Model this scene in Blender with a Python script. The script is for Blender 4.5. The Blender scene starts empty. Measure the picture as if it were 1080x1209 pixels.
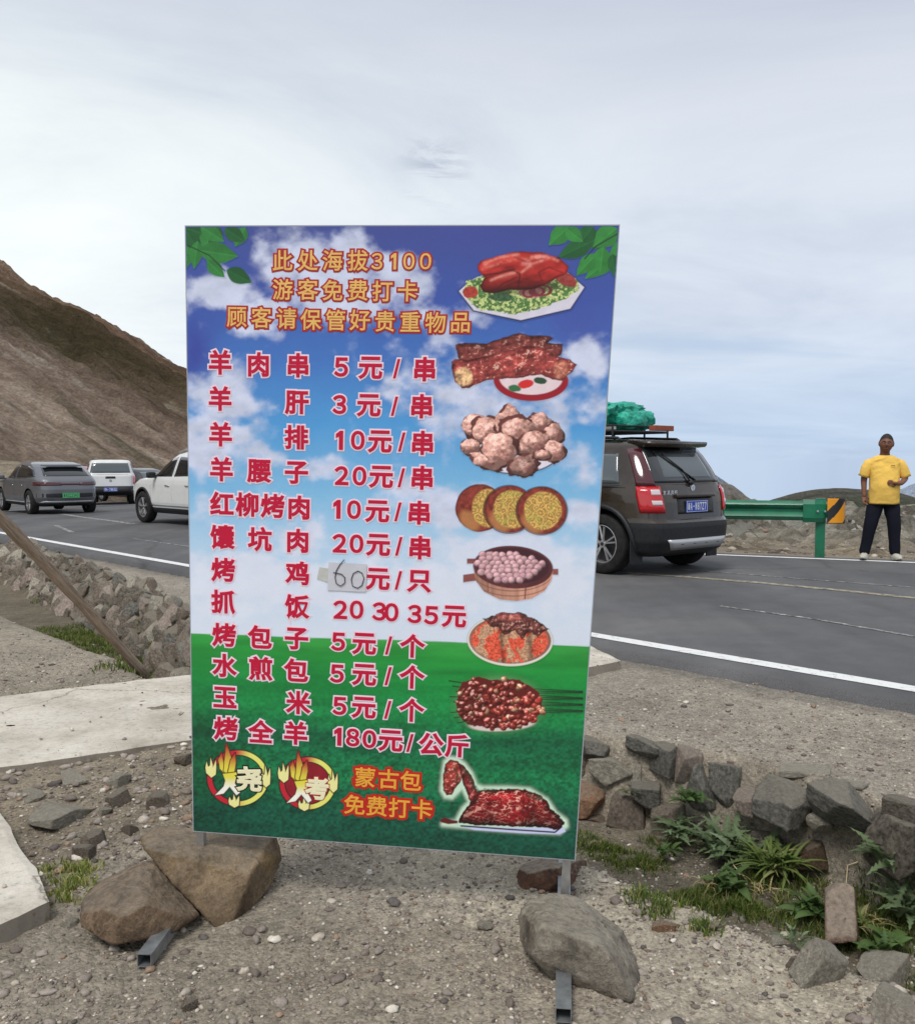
import bpy, bmesh, math, random
import numpy as np
from mathutils import Vector, Matrix
random.seed(7)
rng = np.random.default_rng(11)
SC = bpy.context.scene
COL = SC.collection
R = math.radians

# ------------------------------------------------------------------ camera
CAMH = 1.4
PITCH = math.atan(59.5 / 1080)
cam = bpy.data.cameras.new('camera')
camo = bpy.data.objects.new('camera', cam)
COL.objects.link(camo)
cam.sensor_fit = 'HORIZONTAL'; cam.sensor_width = 36; cam.lens = 36
cam.clip_start = 0.05; cam.clip_end = 20000
camo.location = (0, 0, CAMH); camo.rotation_euler = (R(90) - PITCH, 0, 0)
SC.camera = camo

# ------------------------------------------------------------------ world: overcast daylight
SUN_EL, SUN_AZ = R(57), R(206)          # azimuth clockwise from +Y
world = bpy.data.worlds.new('World'); SC.world = world; world.use_nodes = True
wn = world.node_tree; wn.nodes.clear()
def wnode(t, **k):
    n = wn.nodes.new(t)
    for a, b in k.items(): setattr(n, a, b)
    return n
wl = wn.links.new
w_out = wnode('ShaderNodeOutputWorld')
sky = wnode('ShaderNodeTexSky'); sky.sky_type = 'NISHITA'; sky.sun_disc = False
sky.sun_elevation = SUN_EL; sky.sun_rotation = SUN_AZ; sky.altitude = 3100
bg_sky = wnode('ShaderNodeBackground'); bg_sky.inputs[1].default_value = 0.08
wl(sky.outputs[0], bg_sky.inputs[0])
tc = wnode('ShaderNodeTexCoord')
sep = wnode('ShaderNodeSeparateXYZ'); wl(tc.outputs['Generated'], sep.inputs[0])
def wmath(op, a, b=None, clamp=False):
    n = wnode('ShaderNodeMath', operation=op, use_clamp=clamp)
    for i, v in enumerate((a, b)):
        if v is None: continue
        if hasattr(v, 'links'): wl(v, n.inputs[i])
        else: n.inputs[i].default_value = v
    return n.outputs[0]
# cloud sheet: project the direction onto a high flat layer so that cloud texture thins towards the horizon
zz = wmath('MAXIMUM', sep.outputs[2], 0.0)
den = wmath('ADD', zz, 0.16)
cx_ = wmath('DIVIDE', sep.outputs[0], den); cy_ = wmath('DIVIDE', sep.outputs[1], den)
comb = wnode('ShaderNodeCombineXYZ'); wl(cx_, comb.inputs[0]); wl(cy_, comb.inputs[1])
def wnoise(scale, det, rough, dist=0.0, off=(0, 0, 0), sc=(1, 1, 1)):
    m = wnode('ShaderNodeMapping'); m.inputs['Location'].default_value = off; m.inputs['Scale'].default_value = sc
    wl(comb.outputs[0], m.inputs[0])
    n = wnode('ShaderNodeTexNoise'); n.inputs['Scale'].default_value = scale
    n.inputs['Detail'].default_value = det; n.inputs['Roughness'].default_value = rough
    n.inputs['Distortion'].default_value = dist
    wl(m.outputs[0], n.inputs['Vector']); return n.outputs['Fac']
def wramp(fac, stops):
    r = wnode('ShaderNodeValToRGB'); e = r.color_ramp.elements
    while len(e) < len(stops): e.new(0.5)
    for q, (p, c) in zip(e, stops): q.position = p; q.color = (*c, 1)
    wl(fac, r.inputs[0]); return r.outputs[0]
def wmix(f, a, b, bt='MIX'):
    n = wnode('ShaderNodeMix', data_type='RGBA', blend_type=bt)
    for s, v in (('Factor', f), ('A', a), ('B', b)):
        i = [q for q in n.inputs if q.name == s and (q.type == 'RGBA' or s == 'Factor' and q.type == 'VALUE')][0]
        if hasattr(v, 'links'): wl(v, i)
        else: i.default_value = v if s == 'Factor' else (*v, 1)
    return [o for o in n.outputs if o.type == 'RGBA'][0]
def lin(c):
    c = np.asarray(c, float) / 255.0
    return tuple(np.where(c <= 0.04045, c / 12.92, ((c + 0.055) / 1.055) ** 2.4))
elev = wramp(sep.outputs[2], [(0.0, lin((190, 208, 232))), (0.06, lin((196, 212, 233))), (0.15, lin((215, 223, 236))),
                              (0.27, lin((224, 231, 240))), (0.42, lin((202, 209, 223))), (1.0, lin((222, 226, 230)))])
# the west (left) is whiter and brighter
side = wmath('MULTIPLY_ADD', sep.outputs[0], -1.5); 
sd = wnode('ShaderNodeMath', operation='MULTIPLY_ADD', use_clamp=True); wl(sep.outputs[0], sd.inputs[0])
sd.inputs[1].default_value = -1.6; sd.inputs[2].default_value = 0.35
low = wramp(sep.outputs[2], [(0.0, (1, 1, 1)), (0.33, (1, 1, 1)), (0.45, (0, 0, 0))])
sdm = wmath('MULTIPLY', sd.outputs[0], low)
c1 = wmix(sdm, elev, lin((244, 250, 250)))
n1 = wnoise(0.8, 8, 0.6, 0.5, (3.1, 0.7, 0), (1, 1.3, 1))
v1 = wramp(n1, [(0.3, (0.80, 0.83, 0.88)), (0.5, (0.975, 0.98, 0.99)), (0.68, (1.08, 1.07, 1.05))])
c2 = wmix(1.0, c1, v1, 'MULTIPLY')
# thinner patches where blue shows, near the horizon on the right
n2 = wnoise(0.5, 5, 0.5, 0.2, (7.3, 2.2, 0), (0.7, 1.8, 1))
bl = wramp(n2, [(0.50, (0, 0, 0)), (0.64, (1, 1, 1))])
blm = wmath('MULTIPLY', bl, wramp(sep.outputs[2], [(0.03, (0.3, 0.3, 0.3)), (0.10, (1, 1, 1)), (0.17, (0.1, 0.1, 0.1)), (0.5, (0.12, 0.12, 0.12))]))
blm = wmath('MULTIPLY', blm, wramp(wmath('ADD', sep.outputs[0], 0.5), [(0.5, (0, 0, 0)), (0.68, (1, 1, 1))]))
c3 = wmix(blm, c2, lin((168, 194, 222)))
# small grey wisps above the board
vd = wnode('ShaderNodeVectorMath', operation='DISTANCE'); wl(tc.outputs['Generated'], vd.inputs[0])
_d = Vector((-0.025 / 1.0, 1, 0.315)).normalized(); vd.inputs[1].default_value = _d
wm = wramp(vd.outputs['Value'], [(0.0, (1, 1, 1)), (0.045, (0, 0, 0))])
n3 = wnoise(7.0, 6, 0.6, 0.6, (1.7, 4.2, 0), (0.8, 1.3, 1))
wm2 = wmath('MULTIPLY', wm, wramp(n3, [(0.50, (0, 0, 0)), (0.62, (0.8, 0.8, 0.8))]))
c4 = wmix(wm2, c3, lin((172, 182, 200)))
bg_cl = wnode('ShaderNodeBackground'); wl(c4, bg_cl.inputs[0]); bg_cl.inputs[1].default_value = 1.0
mixw = wnode('ShaderNodeMixShader'); mixw.inputs[0].default_value = 0.93
wl(bg_sky.outputs[0], mixw.inputs[1]); wl(bg_cl.outputs[0], mixw.inputs[2]); wl(mixw.outputs[0], w_out.inputs[0])

sun = bpy.data.lights.new('sun', 'SUN'); sun.energy = 2.0; sun.angle = R(20); sun.color = (1.0, 0.965, 0.92)
suno = bpy.data.objects.new('sun', sun); COL.objects.link(suno)
_s = Vector((math.sin(SUN_AZ) * math.cos(SUN_EL), math.cos(SUN_AZ) * math.cos(SUN_EL), math.sin(SUN_EL)))
suno.rotation_euler = _s.to_track_quat('Z', 'Y').to_euler(); suno.location = (0, 0, 30)
vs = SC.view_settings
vs.view_transform = 'Standard'; vs.look = 'None'; vs.gamma = 1; vs.exposure = 0.10; vs.use_curve_mapping = False

# ------------------------------------------------------------------ helpers
def ray(px, py):
    x, y = (px - 540) / 1080, (py - 604.5) / 1080
    c, s = math.cos(PITCH), math.sin(PITCH)
    return np.array([x, c - y * s, -y * c - s])
def at(px, py, Y):                       # point at forward distance Y
    r = ray(px, py); return Vector((r[0] * Y / r[1], Y, CAMH + r[2] * Y / r[1]))
def gz(px, py, z=0.0):                   # point on the level z
    r = ray(px, py); t = (z - CAMH) / r[2]; return Vector((r[0] * t, r[1] * t, z))

def _h(ix, iy, iz, seed):
    h = (ix * 374761393 + iy * 668265263 + iz * 2147483647 + seed * 1274126177) & 0xFFFFFFFF
    h = ((h ^ (h >> 13)) * 1274126177) & 0xFFFFFFFF
    h = ((h ^ (h >> 16)) * 2246822519) & 0xFFFFFFFF
    return ((h ^ (h >> 15)) & 0xFFFFFF) / float(0xFFFFFF)
def vnoise(x, y, z, seed=0):
    x = np.asarray(x, float); y = np.asarray(y, float) + x * 0; z = np.asarray(z, float) + x * 0
    ix = np.floor(x).astype(np.int64); iy = np.floor(y).astype(np.int64); iz = np.floor(z).astype(np.int64)
    fx, fy, fz = x - ix, y - iy, z - iz
    fx = fx * fx * (3 - 2 * fx); fy = fy * fy * (3 - 2 * fy); fz = fz * fz * (3 - 2 * fz)
    r = 0
    for a in (0, 1):
        wa = fx if a else 1 - fx
        for b in (0, 1):
            wb = fy if b else 1 - fy
            r = r + wa * wb * ((1 - fz) * _h(ix + a, iy + b, iz, seed) + fz * _h(ix + a, iy + b, iz + 1, seed))
    return r
def fbm(x, y, z=0.0, seed=0, oct=4, gain=0.5):
    r = 0; a = 1; t = 0
    for o in range(oct):
        r = r + a * vnoise(np.asarray(x) * 2 ** o + 17.3 * o, np.asarray(y) * 2 ** o - 9.1 * o, np.asarray(z) * 2 ** o, seed + o); t += a; a *= gain
    return r / t
def worley(x, y, seed=0):
    """distance to nearest and second feature point, and the id of the nearest cell"""
    ix = np.floor(x).astype(np.int64); iy = np.floor(y).astype(np.int64)
    d1 = np.full(x.shape, 9.0); d2 = d1.copy(); cid = np.zeros(x.shape)
    for a in (-1, 0, 1):
        for b in (-1, 0, 1):
            qx, qy = ix + a, iy + b
            fx = qx + _h(qx, qy, 0 * qx, seed); fy = qy + _h(qx, qy, 0 * qx + 5, seed)
            d = np.hypot(x - fx, y - fy); c = _h(qx, qy, 0 * qx + 9, seed)
            n = d < d1
            d2 = np.where(n, d1, np.minimum(d2, d)); cid = np.where(n, c, cid); d1 = np.where(n, d, d1)
    return d1, d2, cid
def sst(a, b, x): t = np.clip((np.asarray(x, float) - a) / (b - a), 0, 1); return t * t * (3 - 2 * t)

def mk(name, verts, faces, mat=None, parent=None, smooth=False, fm=None, col=None):
    me = bpy.data.meshes.new(name)
    verts = np.asarray(verts, dtype=np.float32)
    if isinstance(faces, np.ndarray):
        nf, k = faces.shape
        me.vertices.add(len(verts)); me.vertices.foreach_set('co', verts.ravel())
        me.loops.add(nf * k); me.loops.foreach_set('vertex_index', faces.ravel().astype(np.int32))
        me.polygons.add(nf); me.polygons.foreach_set('loop_start', np.arange(0, nf * k, k, dtype=np.int32))
        me.polygons.foreach_set('loop_total', np.full(nf, k, dtype=np.int32))
        me.update(calc_edges=True)
    else:
        me.from_pydata([tuple(map(float, v)) for v in verts], [], [tuple(map(int, f)) for f in faces])
    me.validate()
    for m in (mat if isinstance(mat, (list, tuple)) else [mat]):
        if m is not None: me.materials.append(m)
    if fm is not None: me.polygons.foreach_set('material_index', np.asarray(fm, dtype=np.int32))
    if smooth: me.polygons.foreach_set('use_smooth', np.ones(len(me.polygons), dtype=bool))
    if col is not None:
        ca = me.color_attributes.new('Col', 'FLOAT_COLOR', 'POINT')
        c4 = np.ones((len(verts), 4), dtype=np.float32); c4[:, :3] = col
        ca.data.foreach_set('color', c4.ravel())
    o = bpy.data.objects.new(name, me); COL.objects.link(o)
    if parent is not None: o.parent = parent
    return o
def from_bm(name, bm, mat=None, parent=None, smooth=False):
    me = bpy.data.meshes.new(name); bm.to_mesh(me); bm.free()
    for m in (mat if isinstance(mat, (list, tuple)) else [mat]):
        if m is not None: me.materials.append(m)
    if smooth: me.polygons.foreach_set('use_smooth', np.ones(len(me.polygons), dtype=bool))
    o = bpy.data.objects.new(name, me); COL.objects.link(o)
    if parent is not None: o.parent = parent
    return o
def tag(o, label=None, cat=None, group=None, kind=None):
    if label: o['label'] = label
    if cat: o['category'] = cat
    if group: o['group'] = group
    if kind: o['kind'] = kind
    return o
def empty(name, loc=(0, 0, 0), rz=0.0, label=None, cat=None, group=None):
    o = bpy.data.objects.new(name, None); COL.objects.link(o); o.location = loc; o.rotation_euler = (0, 0, rz)
    o.empty_display_size = 0.1
    return tag(o, label, cat, group)
def grid_faces(nu, nv):
    i = np.arange(nu - 1)[:, None] * nv + np.arange(nv - 1)[None, :]
    return np.stack([i, i + nv, i + nv + 1, i + 1], -1).reshape(-1, 4)
def bm_box(bm, c, s, rot=None, bevel=0.0):
    r = bmesh.ops.create_cube(bm, size=1.0)
    vv = r['verts']
    M = Matrix.Translation(Vector(c)) @ (rot.to_4x4() if rot is not None else Matrix()) @ Matrix.Diagonal((*s, 1))
    bmesh.ops.transform(bm, matrix=M, verts=vv)
    if bevel:
        ed = list({e for v in vv for e in v.link_edges})
        bmesh.ops.bevel(bm, geom=ed, offset=bevel, segments=2, affect='EDGES', profile=0.7)
def tube(pts, radii, n=8, cap=True):
    """verts, faces of a tube through the points"""
    pts = [Vector(p) for p in pts]; V = []; F = []
    if not hasattr(radii, '__len__'): radii = [radii] * len(pts)
    up = Vector((0.13, 0.21, 1)).normalized(); t0 = (pts[1] - pts[0]).normalized()
    a = t0.cross(up).normalized()
    for i, p in enumerate(pts):
        t = (pts[min(i + 1, len(pts) - 1)] - pts[max(i - 1, 0)]).normalized()
        a = (a - t * a.dot(t)).normalized(); b = t.cross(a)
        for k in range(n):
            th = 2 * math.pi * k / n; V.append(p + (a * math.cos(th) + b * math.sin(th)) * radii[i])
    for i in range(len(pts) - 1):
        for k in range(n):
            F.append((i * n + k, i * n + (k + 1) % n, (i + 1) * n + (k + 1) % n, (i + 1) * n + k))
    if cap:
        F.append(tuple(range(n))[::-1]); F.append(tuple(range((len(pts) - 1) * n, len(pts) * n)))
    return V, F
class MB:
    def __init__(s): s.v = []; s.f = []; s.m = []
    def add(s, v, f, m=0):
        o = len(s.v); s.v += [tuple(q) for q in v]; s.f += [tuple(i + o for i in q) for q in f]; s.m += [m] * len(f)
    def box(s, c, d, rot=None, m=0):
        c = Vector(c); v = []
        for x in (-.5, .5):
            for y in (-.5, .5):
                for z in (-.5, .5):
                    p = Vector((x * d[0], y * d[1], z * d[2]))
                    if rot is not None: p = rot @ p
                    v.append(c + p)
        s.add(v, [(0, 1, 3, 2), (4, 6, 7, 5), (0, 4, 5, 1), (2, 3, 7, 6), (0, 2, 6, 4), (1, 5, 7, 3)], m)
    def tube(s, pts, r, n=8, m=0): s.add(*tube(pts, r, n), m)
    def build(s, name, mat, parent=None, smooth=False): return mk(name, s.v, s.f, mat, parent, smooth, fm=s.m if isinstance(mat, (list, tuple)) else None)

# ------------------------------------------------------------------ materials
def newmat(name):
    m = bpy.data.materials.new(name); m.use_nodes = True; nt = m.node_tree
    b = nt.nodes['Principled BSDF']; return m, nt, b
def setin(nt, node, name, v):
    if hasattr(v, 'links'): nt.links.new(v, node.inputs[name])
    else:
        i = node.inputs[name]
        i.default_value = (*v, 1) if (hasattr(v, '__len__') and len(v) == 3 and i.type == 'RGBA') else v
def nd(nt, t, props=None, **ins):
    n = nt.nodes.new(t)
    for k, v in (props or {}).items(): setattr(n, k, v)
    for k, v in ins.items(): setin(nt, n, k.replace('_', ' '), v)
    return n
def ramp(nt, fac, stops, interp='LINEAR'):
    r = nt.nodes.new('ShaderNodeValToRGB'); e = r.color_ramp.elements; r.color_ramp.interpolation = interp
    while len(e) < len(stops): e.new(0.5)
    for q, (p, c) in zip(e, stops):
        q.position = p; q.color = (*c, 1) if hasattr(c, '__len__') else (c, c, c, 1)
    nt.links.new(fac, r.inputs[0]); return r.outputs[0]
def mixc(nt, f, a, b, bt='MIX'):
    n = nt.nodes.new('ShaderNodeMix'); n.data_type = 'RGBA'; n.blend_type = bt
    for idx, v in ((0, f), (6, a), (7, b)):
        if hasattr(v, 'links'): nt.links.new(v, n.inputs[idx])
        else: n.inputs[idx].default_value = v if idx == 0 else (*v, 1)
    return n.outputs[2]
def noise(nt, scale, det=6, rough=0.6, vec=None, dist=0.0, out='Fac'):
    n = nd(nt, 'ShaderNodeTexNoise', None, Scale=scale, Detail=det, Roughness=rough, Distortion=dist)
    if vec is not None: nt.links.new(vec, n.inputs['Vector'])
    return n.outputs[out]
def vor(nt, scale, vec=None, feat='F1', out='Distance'):
    n = nd(nt, 'ShaderNodeTexVoronoi', {'feature': feat}, Scale=scale)
    if vec is not None: nt.links.new(vec, n.inputs['Vector'])
    return n.outputs[out]
def objco(nt): return nt.nodes.new('ShaderNodeTexCoord').outputs['Object']
def mapping(nt, vec, sc=(1, 1, 1), rot=(0, 0, 0)):
    m = nt.nodes.new('ShaderNodeMapping'); m.inputs['Scale'].default_value = sc; m.inputs['Rotation'].default_value = rot
    nt.links.new(vec, m.inputs[0]); return m.outputs[0]
def bump(nt, b, h, strength=0.5, dist=0.01, prev=None):
    n = nd(nt, 'ShaderNodeBump', None, Strength=strength, Distance=dist, Height=h)
    if prev is not None: nt.links.new(prev, n.inputs['Normal'])
    nt.links.new(n.outputs[0], b.inputs['Normal']); return n.outputs[0]
def mathn(nt, op, a, b=0.0, clamp=False):
    n = nt.nodes.new('ShaderNodeMath'); n.operation = op; n.use_clamp = clamp
    for i, v in enumerate((a, b)):
        if hasattr(v, 'links'): nt.links.new(v, n.inputs[i])
        else: n.inputs[i].default_value = v
    return n.outputs[0]
def simple(name, c, rough=0.5, metal=0.0, spec=0.5, coat=0.0, var=0.0, vs_=30, bmp=0.0, bs=80, bd=0.002):
    m, nt, b = newmat(name)
    b.inputs['Roughness'].default_value = rough; b.inputs['Metallic'].default_value = metal
    b.inputs['Specular IOR Level'].default_value = spec; b.inputs['Coat Weight'].default_value = coat
    b.inputs['Coat Roughness'].default_value = 0.05
    co = objco(nt)
    if var > 0:
        n = noise(nt, vs_, 5, 0.6, co)
        lo = tuple(max(0, x * (1 - var)) for x in c); hi = tuple(min(1, x * (1 + var)) for x in c)
        setin(nt, b, 'Base Color', ramp(nt, n, [(0.3, lo), (0.7, hi)]))
    else: b.inputs['Base Color'].default_value = (*c, 1)
    if bmp > 0: bump(nt, b, noise(nt, bs, 6, 0.6, co), bmp, bd)
    return m

# ================================================================== TERRAIN
DU = np.array([-0.7, 0.714]); DV = np.array([0.714, 0.7])      # along the road / away from the camera across it
def uv_of(x, y): return x * DU[0] + y * DU[1], x * DV[0] + y * DV[1]
def xy_of(u, v): return u * DU[0] + v * DV[0], u * DU[1] + v * DV[1]
def z_road(u): return np.clip(-0.0000077 * np.maximum(0, u - 2) ** 3, -6.0, 0)
def v_edge(u): return 5.9 + 0.0014 * np.maximum(0, u - 2) ** 2          # near white line
def v_top(u): return np.interp(u, [0.5, 1.4, 2.2, 2.9, 3.6, 5, 7.3, 8.5, 9.6, 14, 40], [3.9, 3.93, 4.05, 3.85, 3.74, 3.7, 4.10, 4.42, 4.68, 5.3, 9.0])               # top of the stone lining
def v_lip(u): return 2.42 + 0.28 * sst(4.0, 6.5, u) + 0.03 * np.maximum(0, u - 7)
FAR = np.array([(60, -40), (24, 4.5), (9, 11.55), (6.35, 12.72), (3.8, 13.85), (0, 16.2), (-6, 25), (-14, 42), (-25, 56), (-60, 95)], float)
def far_y(x):                                                    # far road edge as y(x), decreasing x
    return np.interp(x, FAR[::-1, 0], FAR[::-1, 1])
def height(x, y):
    u, v = uv_of(x, y)
    zr = z_road(u)
    vt, vl = v_top(u), v_lip(u)
    wob = (fbm(x * 2.2, y * 2.2, 0, 5, 4) - 0.5)
    wob2 = (fbm(x * 9, y * 9, 0, 8, 4) - 0.5)
    vv = v + wob * 0.16 + wob2 * 0.05
    depth = 0.40 + 0.12 * sst(5, 9, u)
    # profile of the ditch
    near = sst(vl - 0.02, vl + 0.36, vv)
    farw = sst(vt - 0.12 - 0.39 * sst(4, 8, u), vt + 0.03, vv)
    ditch = -depth * near * (1 - farw)
    fade = 1 - sst(16, 26, u)
    z = zr - 0.045 + ditch * fade
    plat = 1 - near                                              # camera side ground
    z += plat * (0.05 + 0.02 * wob + 0.05 * sst(5.6, 7.4, u) * (1 - sst(2.2, 2.9, v)) * (1 - sst(9, 13, u)))
    z += 0.02 * sst(vl - 0.5, vl - 0.05, v) * plat
    # sub-road: keep below the road sheet
    fy = far_y(x)
    onroad = sst(v_edge(u) - 0.42, v_edge(u) - 0.30, v) * (1 - sst(-0.1, 0.35, y - fy))
    z = z * (1 - onroad) + (zr - 0.16) * onroad
    # beyond the road
    s = y - fy
    bey = sst(0.25, 1.5, s)
    rt = sst(-9, -2, x)                                          # right side of the pass
    bank = 0.36 * sst(7.5, 14, s) + (fbm(x * 0.35, y * 0.35, 0, 21, 5) - 0.45) * 0.9 * sst(5, 11, s)
    bank += (np.abs(fbm(x * 1.1, y * 1.1, 0, 31, 4) - 0.5)) * 1.3 * sst(5, 10, s) * (1 - sst(14, 20, s)) + (fbm(x * 3, y * 3, 0, 37, 4) - 0.5) * 0.30 * sst(4, 8, s)
    zb_r = -0.10 - 0.010 * np.maximum(0, s - 1) + bank - 0.20 * sst(1, 5, s)
    drop = np.maximum(0, s - 17)
    zb_r = zb_r - np.minimum(drop * 0.45, 240 + drop * 0.004)
    zb_l = zr - 0.12 + 0.25 * (fbm(x * 0.2, y * 0.2, 0, 44, 4) - 0.5) - 0.35 * np.maximum(0, y - 140) * 1.0
    zb_l = np.maximum(zb_l, -250)
    z = z * (1 - bey) + (zb_r * rt + zb_l * (1 - rt)) * bey
    # the slope side behind and around the photographer stays level
    nearfine = np.exp(-((np.hypot(x, y - 3) / 8) ** 2)) * (1 - onroad)
    z += nearfine * (0.022 * wob2 + 0.010 * (fbm(x * 30, y * 30, 0, 61, 4) - 0.5) + 0.012 * np.maximum(0, fbm(x * 14, y * 14, 0, 77, 3) - 0.58) * 4)
    return z
def hz(x, y): return float(height(np.array([x], float), np.array([y], float))[0])

def axis(lo, hi, fine0, fine1, step, grow):
    a = list(np.arange(fine0, fine1, step)); s = step; p = a[-1]; r = []
    while p < hi: s *= grow; p += s; r.append(min(p, hi))
    l = []; p = a[0]; s = step
    while p > lo: s *= grow; p -= s; l.append(max(p, lo))
    return np.array(l[::-1] + a + r)
gx = axis(-5000, 5000, -2.9, 3.1, 0.021, 1.028)
gy = axis(-3000, 6000, 1.9, 6.2, 0.021, 1.026)
GX, GY = np.meshgrid(gx, gy, indexing='ij')
GZ = height(GX, GY)
GU, GV = uv_of(GX, GY)
# ground colour: what the soil itself is (attribute), grain comes from the material
def ground_col(x, y):
    u, v = uv_of(x, y)
    a = fbm(x * 1.3, y * 1.3, 0, 3, 5)[..., None]; b = fbm(x * 5, y * 5, 0, 4, 4)[..., None]
    base = np.array(lin((148, 139, 124))) * (0.82 + 0.42 * a)
    brown = np.array(lin((120, 109, 90))); pale = np.array(lin((184, 174, 154))); pinkish = np.array(lin((152, 144, 131)))
    dark = np.array(lin((92, 85, 70)))
    c = base + 0 * b
    # bare trodden earth between the slabs on the left
    k = (sst(3.0, 3.3, u) * (1 - sst(4.6, 5.2, u)) * (1 - sst(2.3, 2.6, v)))[..., None]
    c = c * (1 - 0.6 * k) + brown * 0.6 * k
    # pale compacted strip along the ditch lip on the right
    k = (sst(v_lip(u) - 0.55, v_lip(u) - 0.30, v + (b[..., 0] - 0.5) * 0.3) * (1 - sst(v_lip(u) + 0.02, v_lip(u) + 0.13, v)) * (1 - sst(2.4, 3.4, u)))[..., None]
    c = c * (1 - 0.5 * k) + pale * 0.5 * k * (0.8 + 0.35 * b)
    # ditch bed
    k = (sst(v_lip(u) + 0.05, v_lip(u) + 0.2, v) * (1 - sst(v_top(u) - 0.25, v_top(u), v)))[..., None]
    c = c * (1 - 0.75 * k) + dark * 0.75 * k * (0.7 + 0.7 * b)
    # verge
    k = (sst(v_top(u), v_top(u) + 0.2, v) * (1 - sst(v_edge(u) - 0.2, v_edge(u), v)))[..., None]
    c = c * (1 - k) + pinkish * k * (0.84 + 0.3 * a)
    k = (sst(v_edge(u) - 0.75, v_edge(u) - 0.45, v + 0.3 * (b[..., 0] - .5)) * (1 - sst(v_edge(u), v_edge(u) + .2, v)))[..., None]
    c = c * (1 - 0.45 * k) + np.array(lin((88, 84, 80))) * 0.45 * k
    s = y - far_y(x)
    k = sst(0.2, 1.0, s)[..., None]
    n2 = fbm(x * 0.5, y * 0.5, 0, 71, 6)[..., None]
    farc = np.array(lin((132, 122, 106))) * (0.62 + 0.7 * n2)
    c = c * (1 - k) + farc * k
    k = (sst(6.5, 10, s) * (1 - sst(20, 30, s)))[..., None]
    n3 = fbm(x * 1.6, y * 1.6, 0, 72, 5)[..., None]
    c = c * (1 - k) + (np.array(lin((140, 138, 128))) * (0.10 + 1.6 * n3)) * k
    return c
gcol = ground_col(GX, GY)
gm, nt, b = newmat('gravel ground')
att = nt.nodes.new('ShaderNodeAttribute'); att.attribute_name = 'Col'
co = objco(nt)
p1 = vor(nt, 55, co, 'F1', 'Color'); p1d = vor(nt, 55, co)
p2 = vor(nt, 130, co, 'F1', 'Color'); p2d = vor(nt, 130, co)
n_a = noise(nt, 9, 8, 0.65, co); n_b = noise(nt, 60, 6, 0.7, co); n_c = noise(nt, 0.6, 8, 0.7, co)
g1 = ramp(nt, p1, [(0.0, 0.62), (0.6, 1.0), (0.9, 1.3), (1.0, 1.75)])
g2 = ramp(nt, p2, [(0.0, 0.5), (0.6, 1.0), (0.92, 1.3), (1.0, 2.2)])
cc = mixc(nt, 0.55, att.outputs['Color'], g1, 'MULTIPLY'); cc = mixc(nt, 0.6, cc, g2, 'MULTIPLY')
cc = mixc(nt, 0.7, cc, ramp(nt, n_a, [(0.25, 0.62), (0.5, 1.0), (0.75, 1.32)]), 'MULTIPLY')
cc = mixc(nt, 0.6, cc, ramp(nt, n_b, [(0.25, 0.55), (0.5, 1.0), (0.75, 1.4)]), 'MULTIPLY')
cc = mixc(nt, 0.8, cc, ramp(nt, n_c, [(0.3, 0.68), (0.5, 1.0), (0.7, 1.28)]), 'MULTIPLY')
setin(nt, b, 'Base Color', cc); b.inputs['Roughness'].default_value = 0.95; b.inputs['Specular IOR Level'].default_value = 0.15
bp = bump(nt, b, n_a, 0.6, 0.03)
bp = bump(nt, b, mathn(nt, 'SUBTRACT', 1.0, p1d), 0.55, 0.008, bp)
bump(nt, b, mathn(nt, 'ADD', n_b, mathn(nt, 'MULTIPLY', p2d, -0.6)), 0.8, 0.006, bp)
GROUND_MAT = gm
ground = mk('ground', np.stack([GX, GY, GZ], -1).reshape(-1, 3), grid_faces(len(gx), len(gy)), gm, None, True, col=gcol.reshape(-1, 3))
tag(ground, kind='structure')

# ------------------------------------------------------------------ road
us = np.concatenate([np.arange(-60, -6, 2.0), np.arange(-6, 24, 0.4), np.arange(24, 110, 2.5)])
def far_v(u):
    """across-road position of the far edge for this u"""
    best = []
    vs_ = np.linspace(5, 90, 860)
    for q in np.atleast_1d(u):
        x, y = xy_of(q, vs_); k = np.argmax(y - far_y(x) > 0); best.append(vs_[k] if (y - far_y(x) > 0).any() else 60)
    return np.array(best)
vfar = far_v(us)
vne = v_edge(us) - 0.36
NV = 44
V = []; 
edge_w = (fbm(us * 3, us * 0, 0, 91, 4) - 0.5) * 0.10
for i, u in enumerate(us):
    for j in range(NV):
        t = j / (NV - 1)
        v = vne[i] + edge_w[i] * (1 - t) ** 6 + (vfar[i] - vne[i] + 0.15) * t
        x, y = xy_of(u, v); V.append((x, y, z_road(u)))
top = np.array(V); nU = len(us)
F = [tuple(f) for f in grid_faces(nU, NV)]
skn = len(V)
for i in range(nU):                                               # broken edge of the asphalt on the near side
    x, y = xy_of(us[i], vne[i] + edge_w[i] - 0.05); V.append((x, y, z_road(us[i]) - 0.10))
for i in range(nU - 1): F.append((skn + i, skn + i + 1, (i + 1) * NV, i * NV))
skf = len(V)
for i in range(nU):
    x, y = xy_of(us[i], vfar[i] + 0.22); V.append((x, y, z_road(us[i]) - 0.14))
for i in range(nU - 1): F.append((i * NV + NV - 1, (i + 1) * NV + NV - 1, skf + i + 1, skf + i))
am, nt, b = newmat('asphalt'); co = objco(nt)
n1_ = noise(nt, 0.35, 6, 0.6, mapping(nt, co, (1, 1, 1), (0, 0, R(-45))), 0.4); n2_ = noise(nt, 160, 4, 0.7, co); n3_ = noise(nt, 3.0, 8, 0.7, co)
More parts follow.
